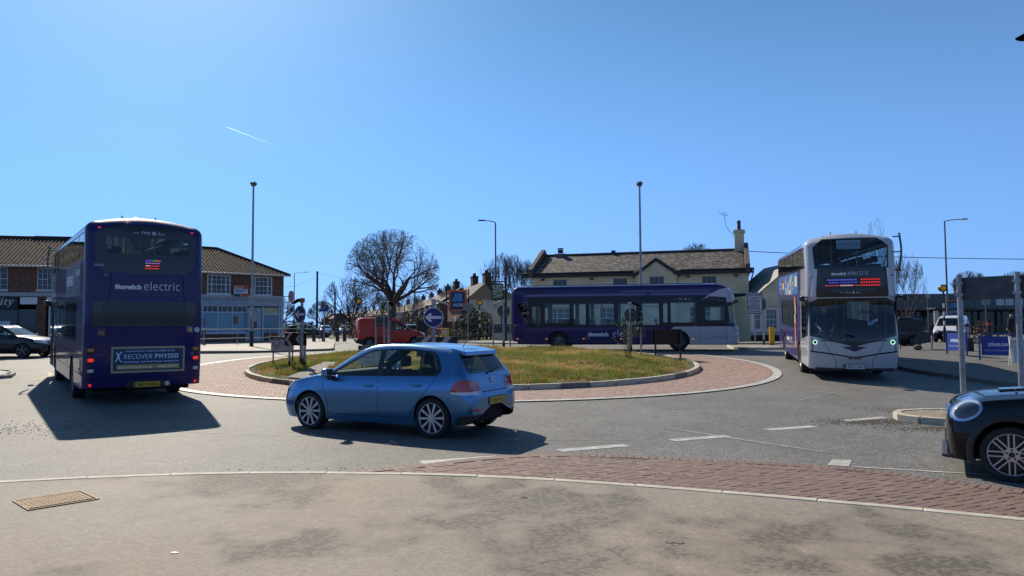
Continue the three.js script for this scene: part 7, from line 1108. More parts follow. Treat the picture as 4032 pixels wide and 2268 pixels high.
lampColumn('street lamp with a single arm pointing left, beside the slender trees', -1.34, -60, 9.7, { arm: -0.85, m: M.galvDull });
lampColumn('distant street lamp with an arm to the right, right of the corner shop', -34.3, -115, 9.6, { arm: 1.6, m: M.galvDull });
lampColumn('street lamp with an arm to the right behind the arrow sign', 35.75, -60, 9.6, { arm: 1.35, m: M.galvDull });
lampColumn('slim distant lamp column with short arm standing behind the big domed tree', -10.0, -75, 7.8, { arm: -0.5, m: M.galvDull });
lampColumn('street lamp with only the lantern tip showing in the top right corner', 7.9, -8.0, 4.85, { arm: -1.65 }).position.set(7.98, 0.0, -8.05);
{
  const p = thing('telegraph_pole', 'tall dark wooden telegraph pole right of the corner shop', 'telegraph pole', [-25.36, 0.5, -95]); part('pole', cy(0.17, 0.12, 8.4, 0, 0, 0, 12), M.wood, p); for (let i = 0; i < 9; i++) part('step_iron', rod([-0.25, 2.6 + i * 0.6, 0], [0.25, 2.6 + i * 0.6, 0], 0.012, 5), M.galvDull, p); part('cap', rb(0.3, 0.12, 0.3, 0, 8.4, 0, 0.03), M.blackMatt, p);
  const q = thing('telegraph_pole', 'thin wooden telegraph pole standing against the fan shaped bare tree', 'telegraph pole', [-22.3, 0.5, -92]); part('pole', cy(0.13, 0.1, 5.6, 0, 0, 0, 10), M.wood, q); part('crossbar', bx(0.5, 0.08, 0.08, 0, 5.4, 0), M.wood, q);
  const r = thing('telegraph_pole', 'small far off telegraph pole left of the tall dark one', 'telegraph pole', [-49, 0.5, -170]); part('pole', cy(0.14, 0.11, 7.4, 0, 0, 0, 10), M.wood, r); part('crossbar', bx(0.9, 0.1, 0.1, 0, 7.0, 0), M.wood, r);
  const wire = (label, a, b, sag, rr = 0.012) => { const pts = []; for (let i = 0; i <= 10; i++) { const t = i / 10; pts.push([lerp(a[0], b[0], t), lerp(a[1], b[1], t) - sag * 4 * t * (1 - t), lerp(a[2], b[2], t)]); } solo('overhead_wire', label, 'cable', tube(pts, rr, 5, 30), M.blackMatt); };
  wire('overhead wire from the tall telegraph pole to the corner shop', [-25.36, 8.8, -95], [-19.6, 5.2, -62.5], 0.5); wire('overhead wire from the tall telegraph pole towards the big domed tree', [-25.36, 8.8, -95], [-12, 6.5, -90], 0.2, 0.01); wire('overhead wire from the thin telegraph pole running left', [-22.3, 5.9, -92], [-34, 5.4, -110], 0.3, 0.01);
  wire('overhead cable crossing the sky right of the grey double-decker', [16, 8.0, -60], [60, 7.1, -60], 0.45, 0.03);
}
// signs on the island and round it: keep left discs, their backs, chevron boards
const arrowPrint = (g, w, h) => { g.clearRect(0, 0, w, h); g.fillStyle = '#d8d6d6'; g.beginPath(); g.arc(w / 2, h / 2, w * 0.5, 0, 7); g.fill(); g.fillStyle = '#06266f'; g.beginPath(); g.arc(w / 2, h / 2, w * 0.465, 0, 7); g.fill(); g.fillStyle = '#d6d2d4'; g.beginPath(); g.moveTo(w * 0.08, h * 0.5); g.lineTo(w * 0.31, h * 0.29); g.lineTo(w * 0.46, h * 0.29); g.lineTo(w * 0.35, h * 0.43); g.lineTo(w * 0.92, h * 0.43); g.lineTo(w * 0.92, h * 0.57); g.lineTo(w * 0.35, h * 0.57); g.lineTo(w * 0.46, h * 0.71); g.lineTo(w * 0.31, h * 0.71); g.closePath(); g.fill(); };
const onIsle = (x, z) => (Math.hypot(x - IC[0], z - IC[1]) < 8.1 ? isleY(x, z) : gy(z) + 0.1);
function keepLeft(label, x, z, turn, o = {}) {
  const y0 = onIsle(x, z), t = thing('keep_left_sign', label, 'traffic sign', [x, y0, z], turn), H = o.h ?? 1.75, r = 0.3;
  part('post', [cy(0.068, 0.068, 1.25, 0, 0, 0, 14), cy(0.045, 0.045, H + 0.42 - 1.25, 0, 1.25, 0, 12), cy(0.068, 0.045, 0.06, 0, 1.25, 0, 14)], M.galv, t);
  if (o.base) part('base_band', cy(0.071, 0.071, 0.32, 0, 0, 0, 14), M.black, t);
  const d = part('disc', cz(r, 0.03, 0, H, 0.075, 36), M.backGrey, t); label2('arrow_face', d, r * 2, r * 2, [0, H, 0.092], 0, arrowPrint, 128);
  part('clip', [bx(0.3, 0.05, 0.03, 0, H + 0.12, 0.05), bx(0.3, 0.05, 0.03, 0, H - 0.12, 0.05)], M.galvDull, t);
  const L = o.lamp ?? -1; part('lantern', [rb(0.14, 0.16, 0.14, 0, H + 0.48, 0, 0.02), ext([[0.02, 0.06], [0.42, -0.06], [0.44, -0.03], [0.1, 0.12]], 0.16, 0.02).scale(L, 1, 1).translate(L * 0.02, H + 0.42, 0.05)], o.lampM ?? M.frameOld, t);
  return t;
}
const rustLamp = mat([0.2, 0.11, 0.08], 0.7);
keepLeft('blue keep left disc with white arrow above the left chevron board', -7.2, -25.05, -38 * RAD, { base: 1, lampM: rustLamp, h: 1.82 });
keepLeft('blue keep left disc with white arrow above the middle of the blue hatchback', -2.36, -22.0, 0, { lamp: 1, h: 1.7 });
keepLeft('keep left disc seen from its dark side in front of the red van', -5.6, -33.2, 112 * RAD, { h: 1.72 });
keepLeft('grey round sign back on the far island edge before the rear of the single-decker', -0.41, -35.0, 178 * RAD, { base: 1, h: 1.83, lamp: 1 });
keepLeft('back of a round sign before the middle windows of the single-decker', 5.12, -31.7, 150 * RAD, { base: 1, h: 1.7, lamp: -1 });
function board(name, label, x, z, turn, w, h, yc, legs, o = {}) {   // a board on legs: front face at +z
  const t = thing(name, label, o.cat ?? 'traffic sign', [x, onIsle(x, z), z], turn);
  part('board', rb(w, h, 0.025, 0, yc, 0.05, 0.008, 1), o.m ?? M.backGrey, t);
  for (const lx of legs) part('leg', cy(o.lr ?? 0.038, o.lr ?? 0.038, yc + h * 0.45, lx, 0, 0, 12), o.legM ?? M.galv, t);
  if (o.foot) for (const lx of legs) part('leg_base', cy(0.043, 0.043, 0.22, lx, 0, 0, 12), M.black, t);
  if (o.print) label2('board_face', t, w - 0.01, h - 0.01, [0, yc, 0.064], 0, o.print, o.pw ?? 256, { clear: false });
  if (o.rails) part('back_rail', [bx(w * 0.9, 0.04, 0.025, 0, yc + h * 0.25, 0.028), bx(w * 0.9, 0.04, 0.025, 0, yc - h * 0.25, 0.028)], M.galvDull, t);
  return t;
}
const chevrons = (n) => (g, w, h) => { g.fillStyle = '#1a1516'; g.fillRect(0, 0, w, h); g.fillStyle = '#a9a3a6'; for (let i = 0; i < n; i++) { const x = w * (0.0 + i / n), k = w / n; g.beginPath(); g.moveTo(x, h / 2); g.lineTo(x + k * 0.42, 0); g.lineTo(x + k * 0.72, 0); g.lineTo(x + k * 0.3, h / 2); g.lineTo(x + k * 0.72, h); g.lineTo(x + k * 0.42, h); g.closePath(); g.fill(); } };
board('chevron_board', 'black board with two white chevrons pointing left at left of the island', -7.42, -25.2, -18 * RAD, 0.86, 0.45, 0.98, [-0.28, 0.34], { print: chevrons(2), foot: 1 });
board('chevron_board', 'black and white chevron board half hidden behind the blue hatchback roof', -2.28, -22.3, -3 * RAD, 1.26, 0.6, 0.78, [-0.4, 0.4], { print: (g, w, h) => { g.save(); chevrons(2)(g, w, h); g.restore(); } });
const sponsor = (g, w, h) => { g.fillStyle = '#b9bcc4'; g.fillRect(0, 0, w, h); g.fillStyle = '#1c2233'; g.fillRect(0, 0, w, h * 0.22); g.fillStyle = '#c4c8d0'; g.font = 'bold ' + h * 0.17 + 'px sans-serif'; g.fillText('Call us on 01603 487', w * 0.08, h * 0.17, w * 0.88); g.strokeStyle = '#29356e'; g.lineWidth = h * 0.025; g.strokeRect(w * 0.06, h * 0.3, w * 0.36, h * 0.3); g.fillStyle = '#29356e'; g.font = 'bold ' + h * 0.24 + 'px sans-serif'; g.fillText('D', w * 0.08, h * 0.53); g.fillText('D', w * 0.31, h * 0.53); g.fillText('M', w * 0.185, h * 0.72); g.beginPath(); g.moveTo(w * 0.06, h * 0.6); g.quadraticCurveTo(w * 0.12, h * 0.82, w * 0.24, h * 0.84); g.quadraticCurveTo(w * 0.36, h * 0.82, w * 0.42, h * 0.6); g.stroke(); g.font = 'bold ' + h * 0.12 + 'px sans-serif'; g.fillStyle = '#4a5470'; g.fillText('Norfolk Bus', w * 0.5, h * 0.42, w * 0.46); g.fillText('Coaching, Lor', w * 0.48, h * 0.57, w * 0.48); g.fillText('& Training', w * 0.58, h * 0.72, w * 0.36); };
board('sponsor_board', 'white sponsor board with dark header and crest behind the left chevron board', -8.2, -26.2, -6 * RAD, 0.84, 0.53, 0.8, [-0.36, 0.36], { print: sponsor, legM: M.black, lr: 0.025, cat: 'sponsor sign' });
board('sponsor_board', 'white sponsor board with dark header partly hidden behind the blue hatchback windscreen', -4.32, -23.6, 4 * RAD, 1.25, 0.62, 0.42, [-0.5, 0.5], { print: sponsor, legM: M.black, lr: 0.025, cat: 'sponsor sign', pw: 320 });
board('direction_board', 'grey back of a small board on two posts before the red van', -5.95, -33.4, 165 * RAD, 0.7, 0.46, 1.4, [-0.12, 0.3], { rails: 1 });
board('direction_board', 'wide grey back of a board on thin posts at the far edge of the island', -0.5, -35.15, 180 * RAD, 1.24, 0.42, 1.02, [-0.4, 0.41], { rails: 1 });
board('direction_board', 'grey back of a board before the letters on the single-decker', 5.35, -31.95, 172 * RAD, 0.95, 0.46, 0.95, [-0.26, 0.3], { rails: 1 });
board('black_backed_board', 'plain black backed board just left of the round keep left sign post', -3.75, -30.5, 180 * RAD, 0.46, 0.46, 1.12, [-0.16, 0.16], { m: M.black, legM: M.black });
board('black_backed_board', 'black backed board on two banded posts before the single-decker front wheel', 6.35, -29.9, 205 * RAD, 1.5, 0.62, 0.86, [-0.62, 0.62], { m: M.black, legM: M.black });
// arrow shaped direction sign seen from behind on the refuge
{
  const t = thing('direction_sign', 'grey back of an arrow shaped direction sign on two galvanised posts at right', 'traffic sign', [0, 0, 0]);
  const A = V3(7.97, 0.11, -13), B = V3(8.52, 0.11, -12.3), dx = B.x - A.x, dz = B.z - A.z, L = Math.hypot(dx, dz), a = Math.atan2(-dz, dx);
  t.position.set(A.x, 0.1, A.z); t.rotation.y = a;
  part('post', cy(0.045, 0.045, 2.55, 0, 0, 0, 16), M.galv, t); part('post', cy(0.045, 0.045, 2.55, L, 0, 0, 16), M.galv, t);
  part('panel', ext(roundPoly([[-0.12, 2.1], [1.05, 2.1], [1.2, 2.3], [1.05, 2.5], [-0.12, 2.5]], 0.05, 3), 0.02, 0.004).translate(0, 0, -0.065), M.backGrey, t);
  part('back_rail', [bx(1.05, 0.045, 0.02, 0.45, 2.2, -0.046), bx(1.05, 0.045, 0.02, 0.45, 2.4, -0.046)], M.backGrey, t); for (const x of [0, L]) part('clip', [bx(0.13, 0.05, 0.11, x, 2.2, -0.01), bx(0.13, 0.05, 0.11, x, 2.4, -0.01)], M.galv, t); part('sticker', bx(0.06, 0.07, 0.004, -0.07, 2.24, -0.05), M.frameOld, t);
}
// belisha beacons
function beacon(label, x, z, h = 2.9) {
  const t = thing('belisha_beacon', label, 'crossing beacon', [x, gy(z) + 0.1, z]);
  part('post', cy(0.055, 0.055, h, 0, 0, 0, 12), M.black, t); part('post_sleeve', cy(0.085, 0.085, 0.9, 0, 0, 0, 12), M.black, t); for (const y of [1.05, 1.65, 2.2]) part('white_band', cy(0.058, 0.058, 0.3, 0, y, 0, 12), M.white, t);
  part('globe', new THREE.SphereGeometry(0.17, 24, 16).translate(0, h + 0.15, 0), M.amber, t); part('shield', [new THREE.CylinderGeometry(0.24, 0.24, 0.24, 24, 1, true).rotateX(Math.PI / 2).translate(0, h + 0.15, -0.06), cz(0.235, 0.02, 0, h + 0.15, -0.17, 24)], M.black, t); return t;
}
beacon('yellow belisha beacon on a banded post behind the red van', -12.59, -60, 3.1); beacon('yellow belisha beacon on a banded post left of the laurel bush', -2.71, -61, 2.95); beacon('yellow belisha beacon beside the arrow shaped sign at right', 28.35, -48, 3.35);
// yellow bollards
function bollardYellow(label, x, z, turn) { const t = thing('traffic_bollard', label, 'bollard', [x, gy(z) + 0.12, z], turn); part('body', ext(roundPoly([[-0.26, 0.24], [-0.06, 0.02], [0.06, 0.02], [0.26, 0.24], [0.27, 1.02], [-0.27, 1.02]], 0.04, 3), 0.26, 0.03), M.yellow, t); part('base', [cy(0.14, 0.1, 0.08, 0, -0.02, 0, 14)], M.black, t); part('roundel', cz(0.17, 0.02, 0, 0.74, 0.135, 28), mat([0.6, 0.55, 0.5], 0.5), t); return t; }
bollardYellow('yellow illuminated bollard with a pale roundel behind the striped chevron board', -4.41, -48, 0.05); bollardYellow('yellow bollard seen side on at the refuge between the two right hand buses', 14.6, -41.2, 74 * RAD);
{ // post beside it with two discs seen edge on
  const t = thing('keep_left_sign', 'blue backed sign edge on upon a grey post beside the side-on yellow bollard', 'traffic sign', [14.25, gy(-41.5) + 0.12, -41.5], 80 * RAD); part('post', cy(0.055, 0.055, 2.75, 0, 0, 0, 12), M.galv, t); part('base_band', cy(0.06, 0.06, 0.3, 0, 0, 0, 12), M.black, t); part('disc', cz(0.3, 0.03, 0, 2.3, 0.09, 30), M.signBlue, t); part('back_disc', cz(0.3, 0.03, 0, 2.3, -0.09, 30), M.backGrey, t);
  const s = thing('place_sign', 'white sign reading shopping centre please drive carefully beside the pub wall', 'sign', [15.75, 0.6, -47.5], -8 * RAD); part('post', cy(0.04, 0.04, 3.0, 0, 0, 0, 12), M.galv, s); part('board', rb(0.98, 1.38, 0.03, 0, 2.55, 0.06, 0.02), M.frameOld, s); part('clip', bx(0.2, 0.05, 0.06, 0, 2.6, 0.03), M.galvDull, s);
  label2('board_face', s, 0.96, 1.36, [0, 2.55, 0.078], 0, (g, w, h) => { g.fillStyle = '#b4b2bc'; g.fillRect(0, 0, w, h); g.strokeStyle = '#24242c'; g.lineWidth = 5; g.strokeRect(4, 4, w - 8, h * 0.62); g.strokeRect(4, h * 0.64, w - 8, h * 0.345); g.fillStyle = '#2a2a34'; g.textAlign = 'center'; g.font = 'bold ' + h * 0.11 + 'px sans-serif'; ['Plumstead', 'Road', 'shopping', 'centre'].forEach((t, i) => g.fillText(t, w / 2, h * (0.15 + i * 0.14), w * 0.9)); ['Please drive', 'carefully'].forEach((t, i) => g.fillText(t, w / 2, h * (0.78 + i * 0.14), w * 0.9)); }, 128, { clear: false });
}
// smaller signs, pub sign, fence
{
  const d = thing('speed_limit_sign', 'small white and red thirty zone sign under the big domed tree', 'traffic sign', [-9.57, 0.6, -62]); part('post', cy(0.035, 0.035, 1.9, 0, 0, 0, 10), M.galv, d); part('board', rb(0.38, 0.54, 0.02, 0, 2.1, 0.05, 0.01), M.white, d); label2('board_face', d, 0.37, 0.53, [0, 2.1, 0.062], 0, (g, w, h) => { g.fillStyle = '#c9b9b6'; g.fillRect(0, 0, w, h); g.strokeStyle = '#a83038'; g.lineWidth = w * 0.09; g.beginPath(); g.arc(w / 2, h * 0.37, w * 0.34, 0, 7); g.stroke(); g.fillStyle = '#2a2226'; g.font = 'bold ' + w * 0.36 + 'px sans-serif'; g.textAlign = 'center'; g.fillText('30', w / 2, h * 0.46); g.font = 'bold ' + w * 0.22 + 'px sans-serif'; g.fillText('ZONE', w / 2, h * 0.9, w * 0.8); }, 64, { clear: false });
  const n = thing('no_entry_sign', 'red no entry disc low behind the middle keep left sign', 'traffic sign', [-5.6, 0.6, -56]); part('post', cy(0.035, 0.035, 1.2, 0, 0, 0, 10), M.galv, n); part('disc', cz(0.26, 0.02, 0, 1.0, 0.05, 28), mat([0.38, 0.02, 0.03], 0.45), n); part('bar', bx(0.36, 0.09, 0.008, 0, 1.0, 0.064), M.white, n);
  const b = thing('street_name_sign', 'blue plate and round sign on a grey post near the dark bollards', 'sign', [-14.4, 0.6, -56]); part('post', cy(0.04, 0.04, 2.75, 0, 0, 0, 10), M.galv, b); part('plate', rb(0.7, 0.24, 0.03, -0.05, 2.45, 0.06, 0.01), M.signBlue, b); part('disc', cz(0.22, 0.02, 0.15, 2.65, -0.04, 24), M.backGrey, b);
  const g2 = thing('direction_board', 'dark grey back of a square sign on a post by the far road', 'traffic sign', [-21.2, 0.5, -90]); part('board', rb(1.25, 1.1, 0.04, 0, 2.35, 0.05, 0.02), M.backGrey, g2); part('post', cy(0.05, 0.05, 2.7, -0.6, 0, 0, 10), M.galvDull, g2); part('post', cy(0.05, 0.05, 2.7, 0.55, 0, 0, 10), M.galvDull, g2);
  const c = thing('direction_board', 'grey back of a rectangular sign overlapping the supermarket sign corner', 'traffic sign', [-3.44, 0.6, -57]); part('board', rb(0.8, 0.56, 0.03, 0, 2.63, 0.05, 0.01), mat([0.2, 0.19, 0.17], 0.7), c); part('post', cy(0.05, 0.05, 3.0, 0, 0, 0, 10), M.galv, c);
  const p = thing('pub_sign', 'hanging painted pub sign in a black frame on a tall black post', 'pub sign', [-0.49, 0.55, -56]); part('post', bx(0.2, 4.9, 0.2, 0, 2.45, 0), M.black, p); part('arm', [bx(1.35, 0.09, 0.09, -0.6, 4.6, 0), rod([-0.05, 4.1, 0], [-0.5, 4.56, 0], 0.03)], M.black, p); part('frame', [bx(0.94, 0.08, 0.1, -0.62, 4.42, 0), bx(0.94, 0.18, 0.1, -0.62, 3.27, 0), bx(0.08, 1.1, 0.1, -1.05, 3.88, 0), bx(0.08, 1.1, 0.1, -0.19, 3.88, 0)], M.black, p); part('painted_panel', bx(0.8, 1.04, 0.05, -0.62, 3.88, 0), M.white, p);
  label2('painting', p, 0.78, 1.02, [-0.62, 3.88, 0.028], 0, (g, w, h) => { const r = rng(6); g.fillStyle = '#8a9a80'; g.fillRect(0, 0, w, h); for (let i = 0; i < 120; i++) { g.fillStyle = ['#2a3626', '#b8c4b0', '#4a6038', '#d8dcd0', '#6c7a4a', '#20261e'][i % 6]; g.fillRect(w * r(), h * r(), w * 0.13 * r() + 3, h * 0.11 * r() + 3); } }, 96, { clear: false });
  const f = thing('panel_fence', 'dark close boarded fence under the supermarket sign', 'fence', [-6.3, 0.5, -66.5]); for (let i = 0; i < 18; i++) part('fence_board', rb(0.105, 1.65 + (i % 3) * 0.012, 0.025, i * 0.115, 0.85, (i % 2) * 0.012, 0.004, 1), i % 4 ? M.wood : M.blackMatt, f); for (const x of [-0.08, 0.98, 2.06]) part('fence_post', bx(0.1, 1.85, 0.1, x, 0.92, 0.06), M.frameOld, f); part('fence_rail', [bx(2.1, 0.08, 0.05, 1, 1.4, -0.04)], M.wood, f);
}
// railings in front of the corner shop
{
  const P = [[-21.5, -43.5], [-19.68, -46.7], [-18.5, -49.3], [-17.3, -52.3], [-16.3, -55.5], [-15.4, -58.6]];
  const t = thing('pedestrian_railing', 'galvanised two rail pedestrian railing in front of the corner shop', 'railing', [0, 0, 0]);
  for (const [x, z] of P) part('rail_post', cy(0.03, 0.03, 1.06, x, gy(z) + 0.1, z, 10), M.galv, t);
  for (const h of [1.12, 0.52]) part('rail', tube(P.map(([x, z]) => [x, gy(z) + h + 0.02, z]), 0.026, 8, 60), M.galv, t);
}
{ // dark bollards on the corner
  const base = thing('dark_bollard', 'dark concrete bollard nearest the railing end at the corner', 'bollard', [-15.6, 0.6, -57.6], 0, 'dark bollards at the corner'); part('shaft', [cy(0.14, 0.13, 1.0, 0, 0, 0, 14), cy(0.13, 0.06, 0.06, 0, 1.0, 0, 14)], mat([0.06, 0.055, 0.055], 0.8), base); part('band', cy(0.137, 0.136, 0.1, 0, 0.78, 0, 14), M.galvDull, base);
  [[-14.9, -57.8, 'second dark bollard along the corner, just left of the bright blue car'], [-13.7, -57.4, 'third dark bollard along the corner, right of the blue street plate post'], [-13.1, -57.2, 'last dark bollard along the corner, furthest right']].forEach(([x, z, l]) => { const c = base.clone(); c.name = numbered('dark_bollard'); c.position.set(x, 0.6, z); c.userData = { ...base.userData, label: l }; scene.add(c); });
  const q = base.clone(); q.name = numbered('dark_bollard'); q.position.set(-22.9, 0.6, -47.2); q.userData = { label: 'dark bollard against the pale blue shopfront, behind the railing', category: 'bollard', group: 'dark bollards at the corner' }; scene.add(q);
  const q2 = base.clone(); q2.name = numbered('dark_bollard'); q2.position.set(-20.9, 0.6, -49.6); q2.userData = { label: 'dark bollard left of the lamp column foot, behind the railing', category: 'bollard', group: 'dark bollards at the corner' }; scene.add(q2);
}
// black posts with bands on the island's right edge belong to the black backed board; right hand side of the street
function bannerFrame(label, a, b, big) {
  const L = Math.hypot(b[0] - a[0], b[1] - a[1]), t = thing('banner_frame', label, 'banner', [a[0], gy((a[1] + b[1]) / 2) + 0.11, a[1]], Math.atan2(-(b[1] - a[1]), b[0] - a[0]));
  part('frame', tube([[0, 0, 0], [0, 0.8, 0], [0.02, 0.95, 0], [0.1, 1.0, 0], [L / 2, 1.0, 0], [L - 0.1, 1.0, 0], [L - 0.02, 0.95, 0], [L, 0.8, 0], [L, 0, 0]], 0.035, 10, 80), mat([0.02, 0.05, 0.2], 0.35, { clearcoat: 0.5 }), t);
  part('banner', bx(L - 0.12, 0.72, 0.012, L / 2, 0.56, 0), mat([0.008, 0.04, 0.3], 0.5), t); part('tie', [0.25, 0.5, 0.75].map((k) => bx(0.03, 0.1, 0.02, L * k, 0.95, 0)), M.blackMatt, t);
  label2('banner_print', t, L - 0.14, 0.7, [L / 2, 0.56, 0.009], 0, (g, w, h) => { g.fillStyle = '#0a3a9c'; g.fillRect(0, 0, w, h); g.fillStyle = '#f0f2fa'; g.textAlign = 'center'; g.font = 'bold ' + h * 0.3 + 'px sans-serif'; g.fillText('scrivens.com', w / 2, h * 0.52, w * 0.62); g.fillStyle = '#c0c6e4'; g.font = 'bold ' + h * 0.1 + 'px sans-serif'; g.fillText('Book your eye test or free hearing check online today', w / 2, h * 0.78, w * 0.84); g.fillStyle = '#c04080'; g.fillRect(w * 0.36, h * 0.2, w * 0.015, h * 0.04); }, 256, { clear: false });
  return t;
}
bannerFrame('large blue optician banner in a blue hoop frame at the right edge', [17.85, -28.0], [18.85, -27.4]); bannerFrame('smaller looking blue optician banner behind the left post of the arrow sign', [18.5, -31.2], [18.42, -29.7]);
{
  const t = thing('folding_sign', 'white folding pavement sign cut by the right picture edge', 'pavement sign', [17.75, gy(-25.4) + 0.11, -25.6], -15 * RAD); for (const s of [1, -1]) { const f = part(s > 0 ? 'front_panel' : 'back_panel', bx(0.62, 0.9, 0.02, 0, 0.55, 0).rotateX(s * -0.22).translate(0, 0, s * 0.14), M.white, t); part('leg', [bx(0.035, 1.08, 0.03, -0.32, 0.52, 0).rotateX(s * -0.22).translate(0, 0, s * 0.145), bx(0.035, 1.08, 0.03, 0.32, 0.52, 0).rotateX(s * -0.22).translate(0, 0, s * 0.145)], M.frame, t); }
  const p = label2('sign_print', t, 0.58, 0.84, [0, 0.545, 0.152], 0, (g, w, h) => { g.fillStyle = '#c4ccd2'; g.fillRect(0, 0, w, h); g.fillStyle = '#3a4650'; g.font = 'bold ' + h * 0.1 + 'px serif'; g.fillText('EYEBALL', w * 0.08, h * 0.16, w * 0.84); g.fillStyle = '#7a8a98'; for (let i = 0; i < 5; i++) g.fillRect(w * 0.12, h * (0.3 + i * 0.11), w * (0.5 + 0.2 * (i % 2)), h * 0.03); }, 96, { clear: false }); p.rotation.x = -0.22; p.position.set(0, 0.545, 0.145 + 0.008);
  // black guard rail behind, with uprights
  const r = thing('guard_railing', 'low black guard railing with thin uprights along the far side of the footway', 'railing', [22.6, gy(-37.2) + 0.11, -37.2], 4 * RAD); part('rail', [bx(13, 0.05, 0.04, 6.5, 1.02, 0)], M.black, r); part('rail', bx(13, 0.04, 0.03, 6.5, 0.15, 0), M.black, r); for (let i = 0; i <= 43; i++) part('upright', bx(0.022, 0.9, 0.022, i * 0.3 + 0.05, 0.58, 0), M.black, r); for (let i = 0; i <= 6; i++) part('rail_post', bx(0.06, 1.08, 0.06, i * 2.16 + 0.02, 0.54, 0), M.black, r);
  // black frames with a dark board, boulder
  const k = thing('cycle_stand', 'black tubular stand with a dark board near the people carrier', 'stand', [19.15, gy(-34.8) + 0.11, -35.2], 8 * RAD); part('frame', [tube([[-0.55, 0, 0], [-0.55, 1.5, 0], [0.45, 1.5, 0], [0.45, 0, 0]], 0.025, 8, 60), rod([-0.55, 0.75, 0], [0.45, 0.75, 0], 0.02)], M.black, k); part('board', rb(1.35, 0.5, 0.03, 0.0, 1.12, 0.05, 0.01), M.black, k);
  const k2 = thing('cycle_stand', 'low black hoop with mesh infill right of the dark board stand', 'stand', [19.5, gy(-34.4) + 0.11, -34.7], 8 * RAD); part('frame', [tube([[-0.4, 0, 0], [-0.4, 0.85, 0], [0.4, 0.85, 0], [0.4, 0, 0]], 0.025, 8, 60)], M.black, k2); part('infill', rb(0.74, 0.5, 0.02, 0, 0.55, 0, 0.005), mat([0.05, 0.05, 0.055], 0.7), k2);
  const st = new THREE.IcosahedronGeometry(0.27, 4).scale(0.62, 0.62, 0.62); { const p2 = st.attributes.position; for (let i = 0; i < p2.count; i++) { const v = V3().fromBufferAttribute(p2, i), n = 1 + 0.16 * (fbm(v.x * 5 + 9, v.y * 5 + v.z * 4 + 9, 64, 3, 3) - 0.5); p2.setXYZ(i, v.x * n * 1.2, v.y * n * 0.78 + 0.12, v.z * n); } st.computeVertexNormals(); }
  const bo = solo('boulder', 'rounded stone boulder on the footway in front of the cycle stands', 'boulder', st, mat([0.2, 0.17, 0.13], 0.9, { map: grainTex })); bo.position.set(18.75, gy(-34) + 0.11, -33.9);
  const du = thing('stone_bollard', 'squat dark stone bollard between the two blue banners', 'bollard', [20.5, gy(-33) + 0.11, -33], 0); part('shaft', [ext(roundPoly([[-0.17, 0], [0.17, 0], [0.14, 0.55], [-0.14, 0.55]], 0.03, 2), 0.45, 0.03)], mat([0.06, 0.06, 0.05], 0.9, { map: grainTex }), du); part('cap', rb(0.34, 0.06, 0.5, 0, 0.57, 0, 0.02), mat([0.08, 0.08, 0.07], 0.9), du);
  const rbld = thing('reflector_bollard', 'black bollard with a red band before the supermarket doors', 'bollard', [30, gy(-46) + 0.1, -46]); part('shaft', cy(0.15, 0.15, 1.35, 0, 0, 0, 16), M.black, rbld); part('red_band', cy(0.155, 0.155, 0.28, 0, 0.95, 0, 16), mat([0.35, 0.05, 0.03], 0.5), rbld);
  const pole = (label, x, z, h, w, hh, yc, m) => { const o = thing('sign_post', label, 'traffic sign', [x, gy(z) + 0.1, z]); part('post', cy(0.045, 0.045, h, 0, 0, 0, 10), M.galvDull, o); part('plate', rb(w, hh, 0.03, 0, yc, 0.06, 0.01), m, o); };
  pole('grey back of a square sign in front of the supermarket doors', 32.4, -50, 3.1, 0.55, 0.62, 2.75, mat([0.22, 0.25, 0.28], 0.6)); pole('white bus stop flag on a black pole before the supermarket cladding', 39.8, -70, 4.0, 0.4, 0.36, 3.8, M.frameOld);
  pole('grey round backed sign at the far right beside the arrow sign post', 43.0, -62, 2.6, 0.5, 0.5, 2.4, M.backGrey);
  const sh = thing('bus_shelter', 'dark framed bus shelter in front of the supermarket left of the white van', 'bus shelter', [38.5, 0.6, -66], 0); part('roof', rb(3.4, 0.12, 1.4, 1, 2.5, 0, 0.03), M.black, sh); for (const x of [-0.6, 1, 2.6]) part('post', bx(0.08, 2.45, 0.08, x, 1.22, -0.5), M.black, sh); part('glazing', [bx(3.1, 1.7, 0.015, 1, 1.3, -0.55)], VM.glassBusDark, sh); part('lit_panel', [bx(0.4, 1.9, 0.1, -0.4, 1.35, 0.3)], mat([0.55, 0.5, 0.35], 0.5), sh);
  const cyc = solo('cycle_symbol', 'worn white painted cycle symbol on the footway beside the grey double-decker', 'road marking', merge([...[-0.42, 0.42].map((x) => new THREE.RingGeometry(0.2, 0.26, 28).rotateX(-Math.PI / 2).translate(x, 0, 0)), bx(0.5, 0.004, 0.05, -0.2, 0, -0.12, 0.6), bx(0.55, 0.004, 0.05, 0.15, 0, -0.25), bx(0.5, 0.004, 0.05, 0.25, 0, -0.1, -0.5), bx(0.25, 0.004, 0.05, -0.3, 0, -0.38)]), M.paintWorn); cyc.position.set(15.5, gy(-28.1) + 0.13, -28.1); cyc.rotation.y = 0.6;
}
// fallen white scrap on the near pavement
{ const r = rng(3), pts = []; for (let i = 0; i < 7; i++) { const a = i / 7 * 6.28; pts.push([Math.cos(a) * 0.03 * (0.5 + r()), Math.sin(a) * 0.022 * (0.5 + r())]); } const s = solo('paper_scrap', 'small white scrap lying on the near pavement', 'litter', ext(pts, 0.004).rotateX(-Math.PI / 2), M.white); s.position.set(-2.6, 0.064, -5.7); }
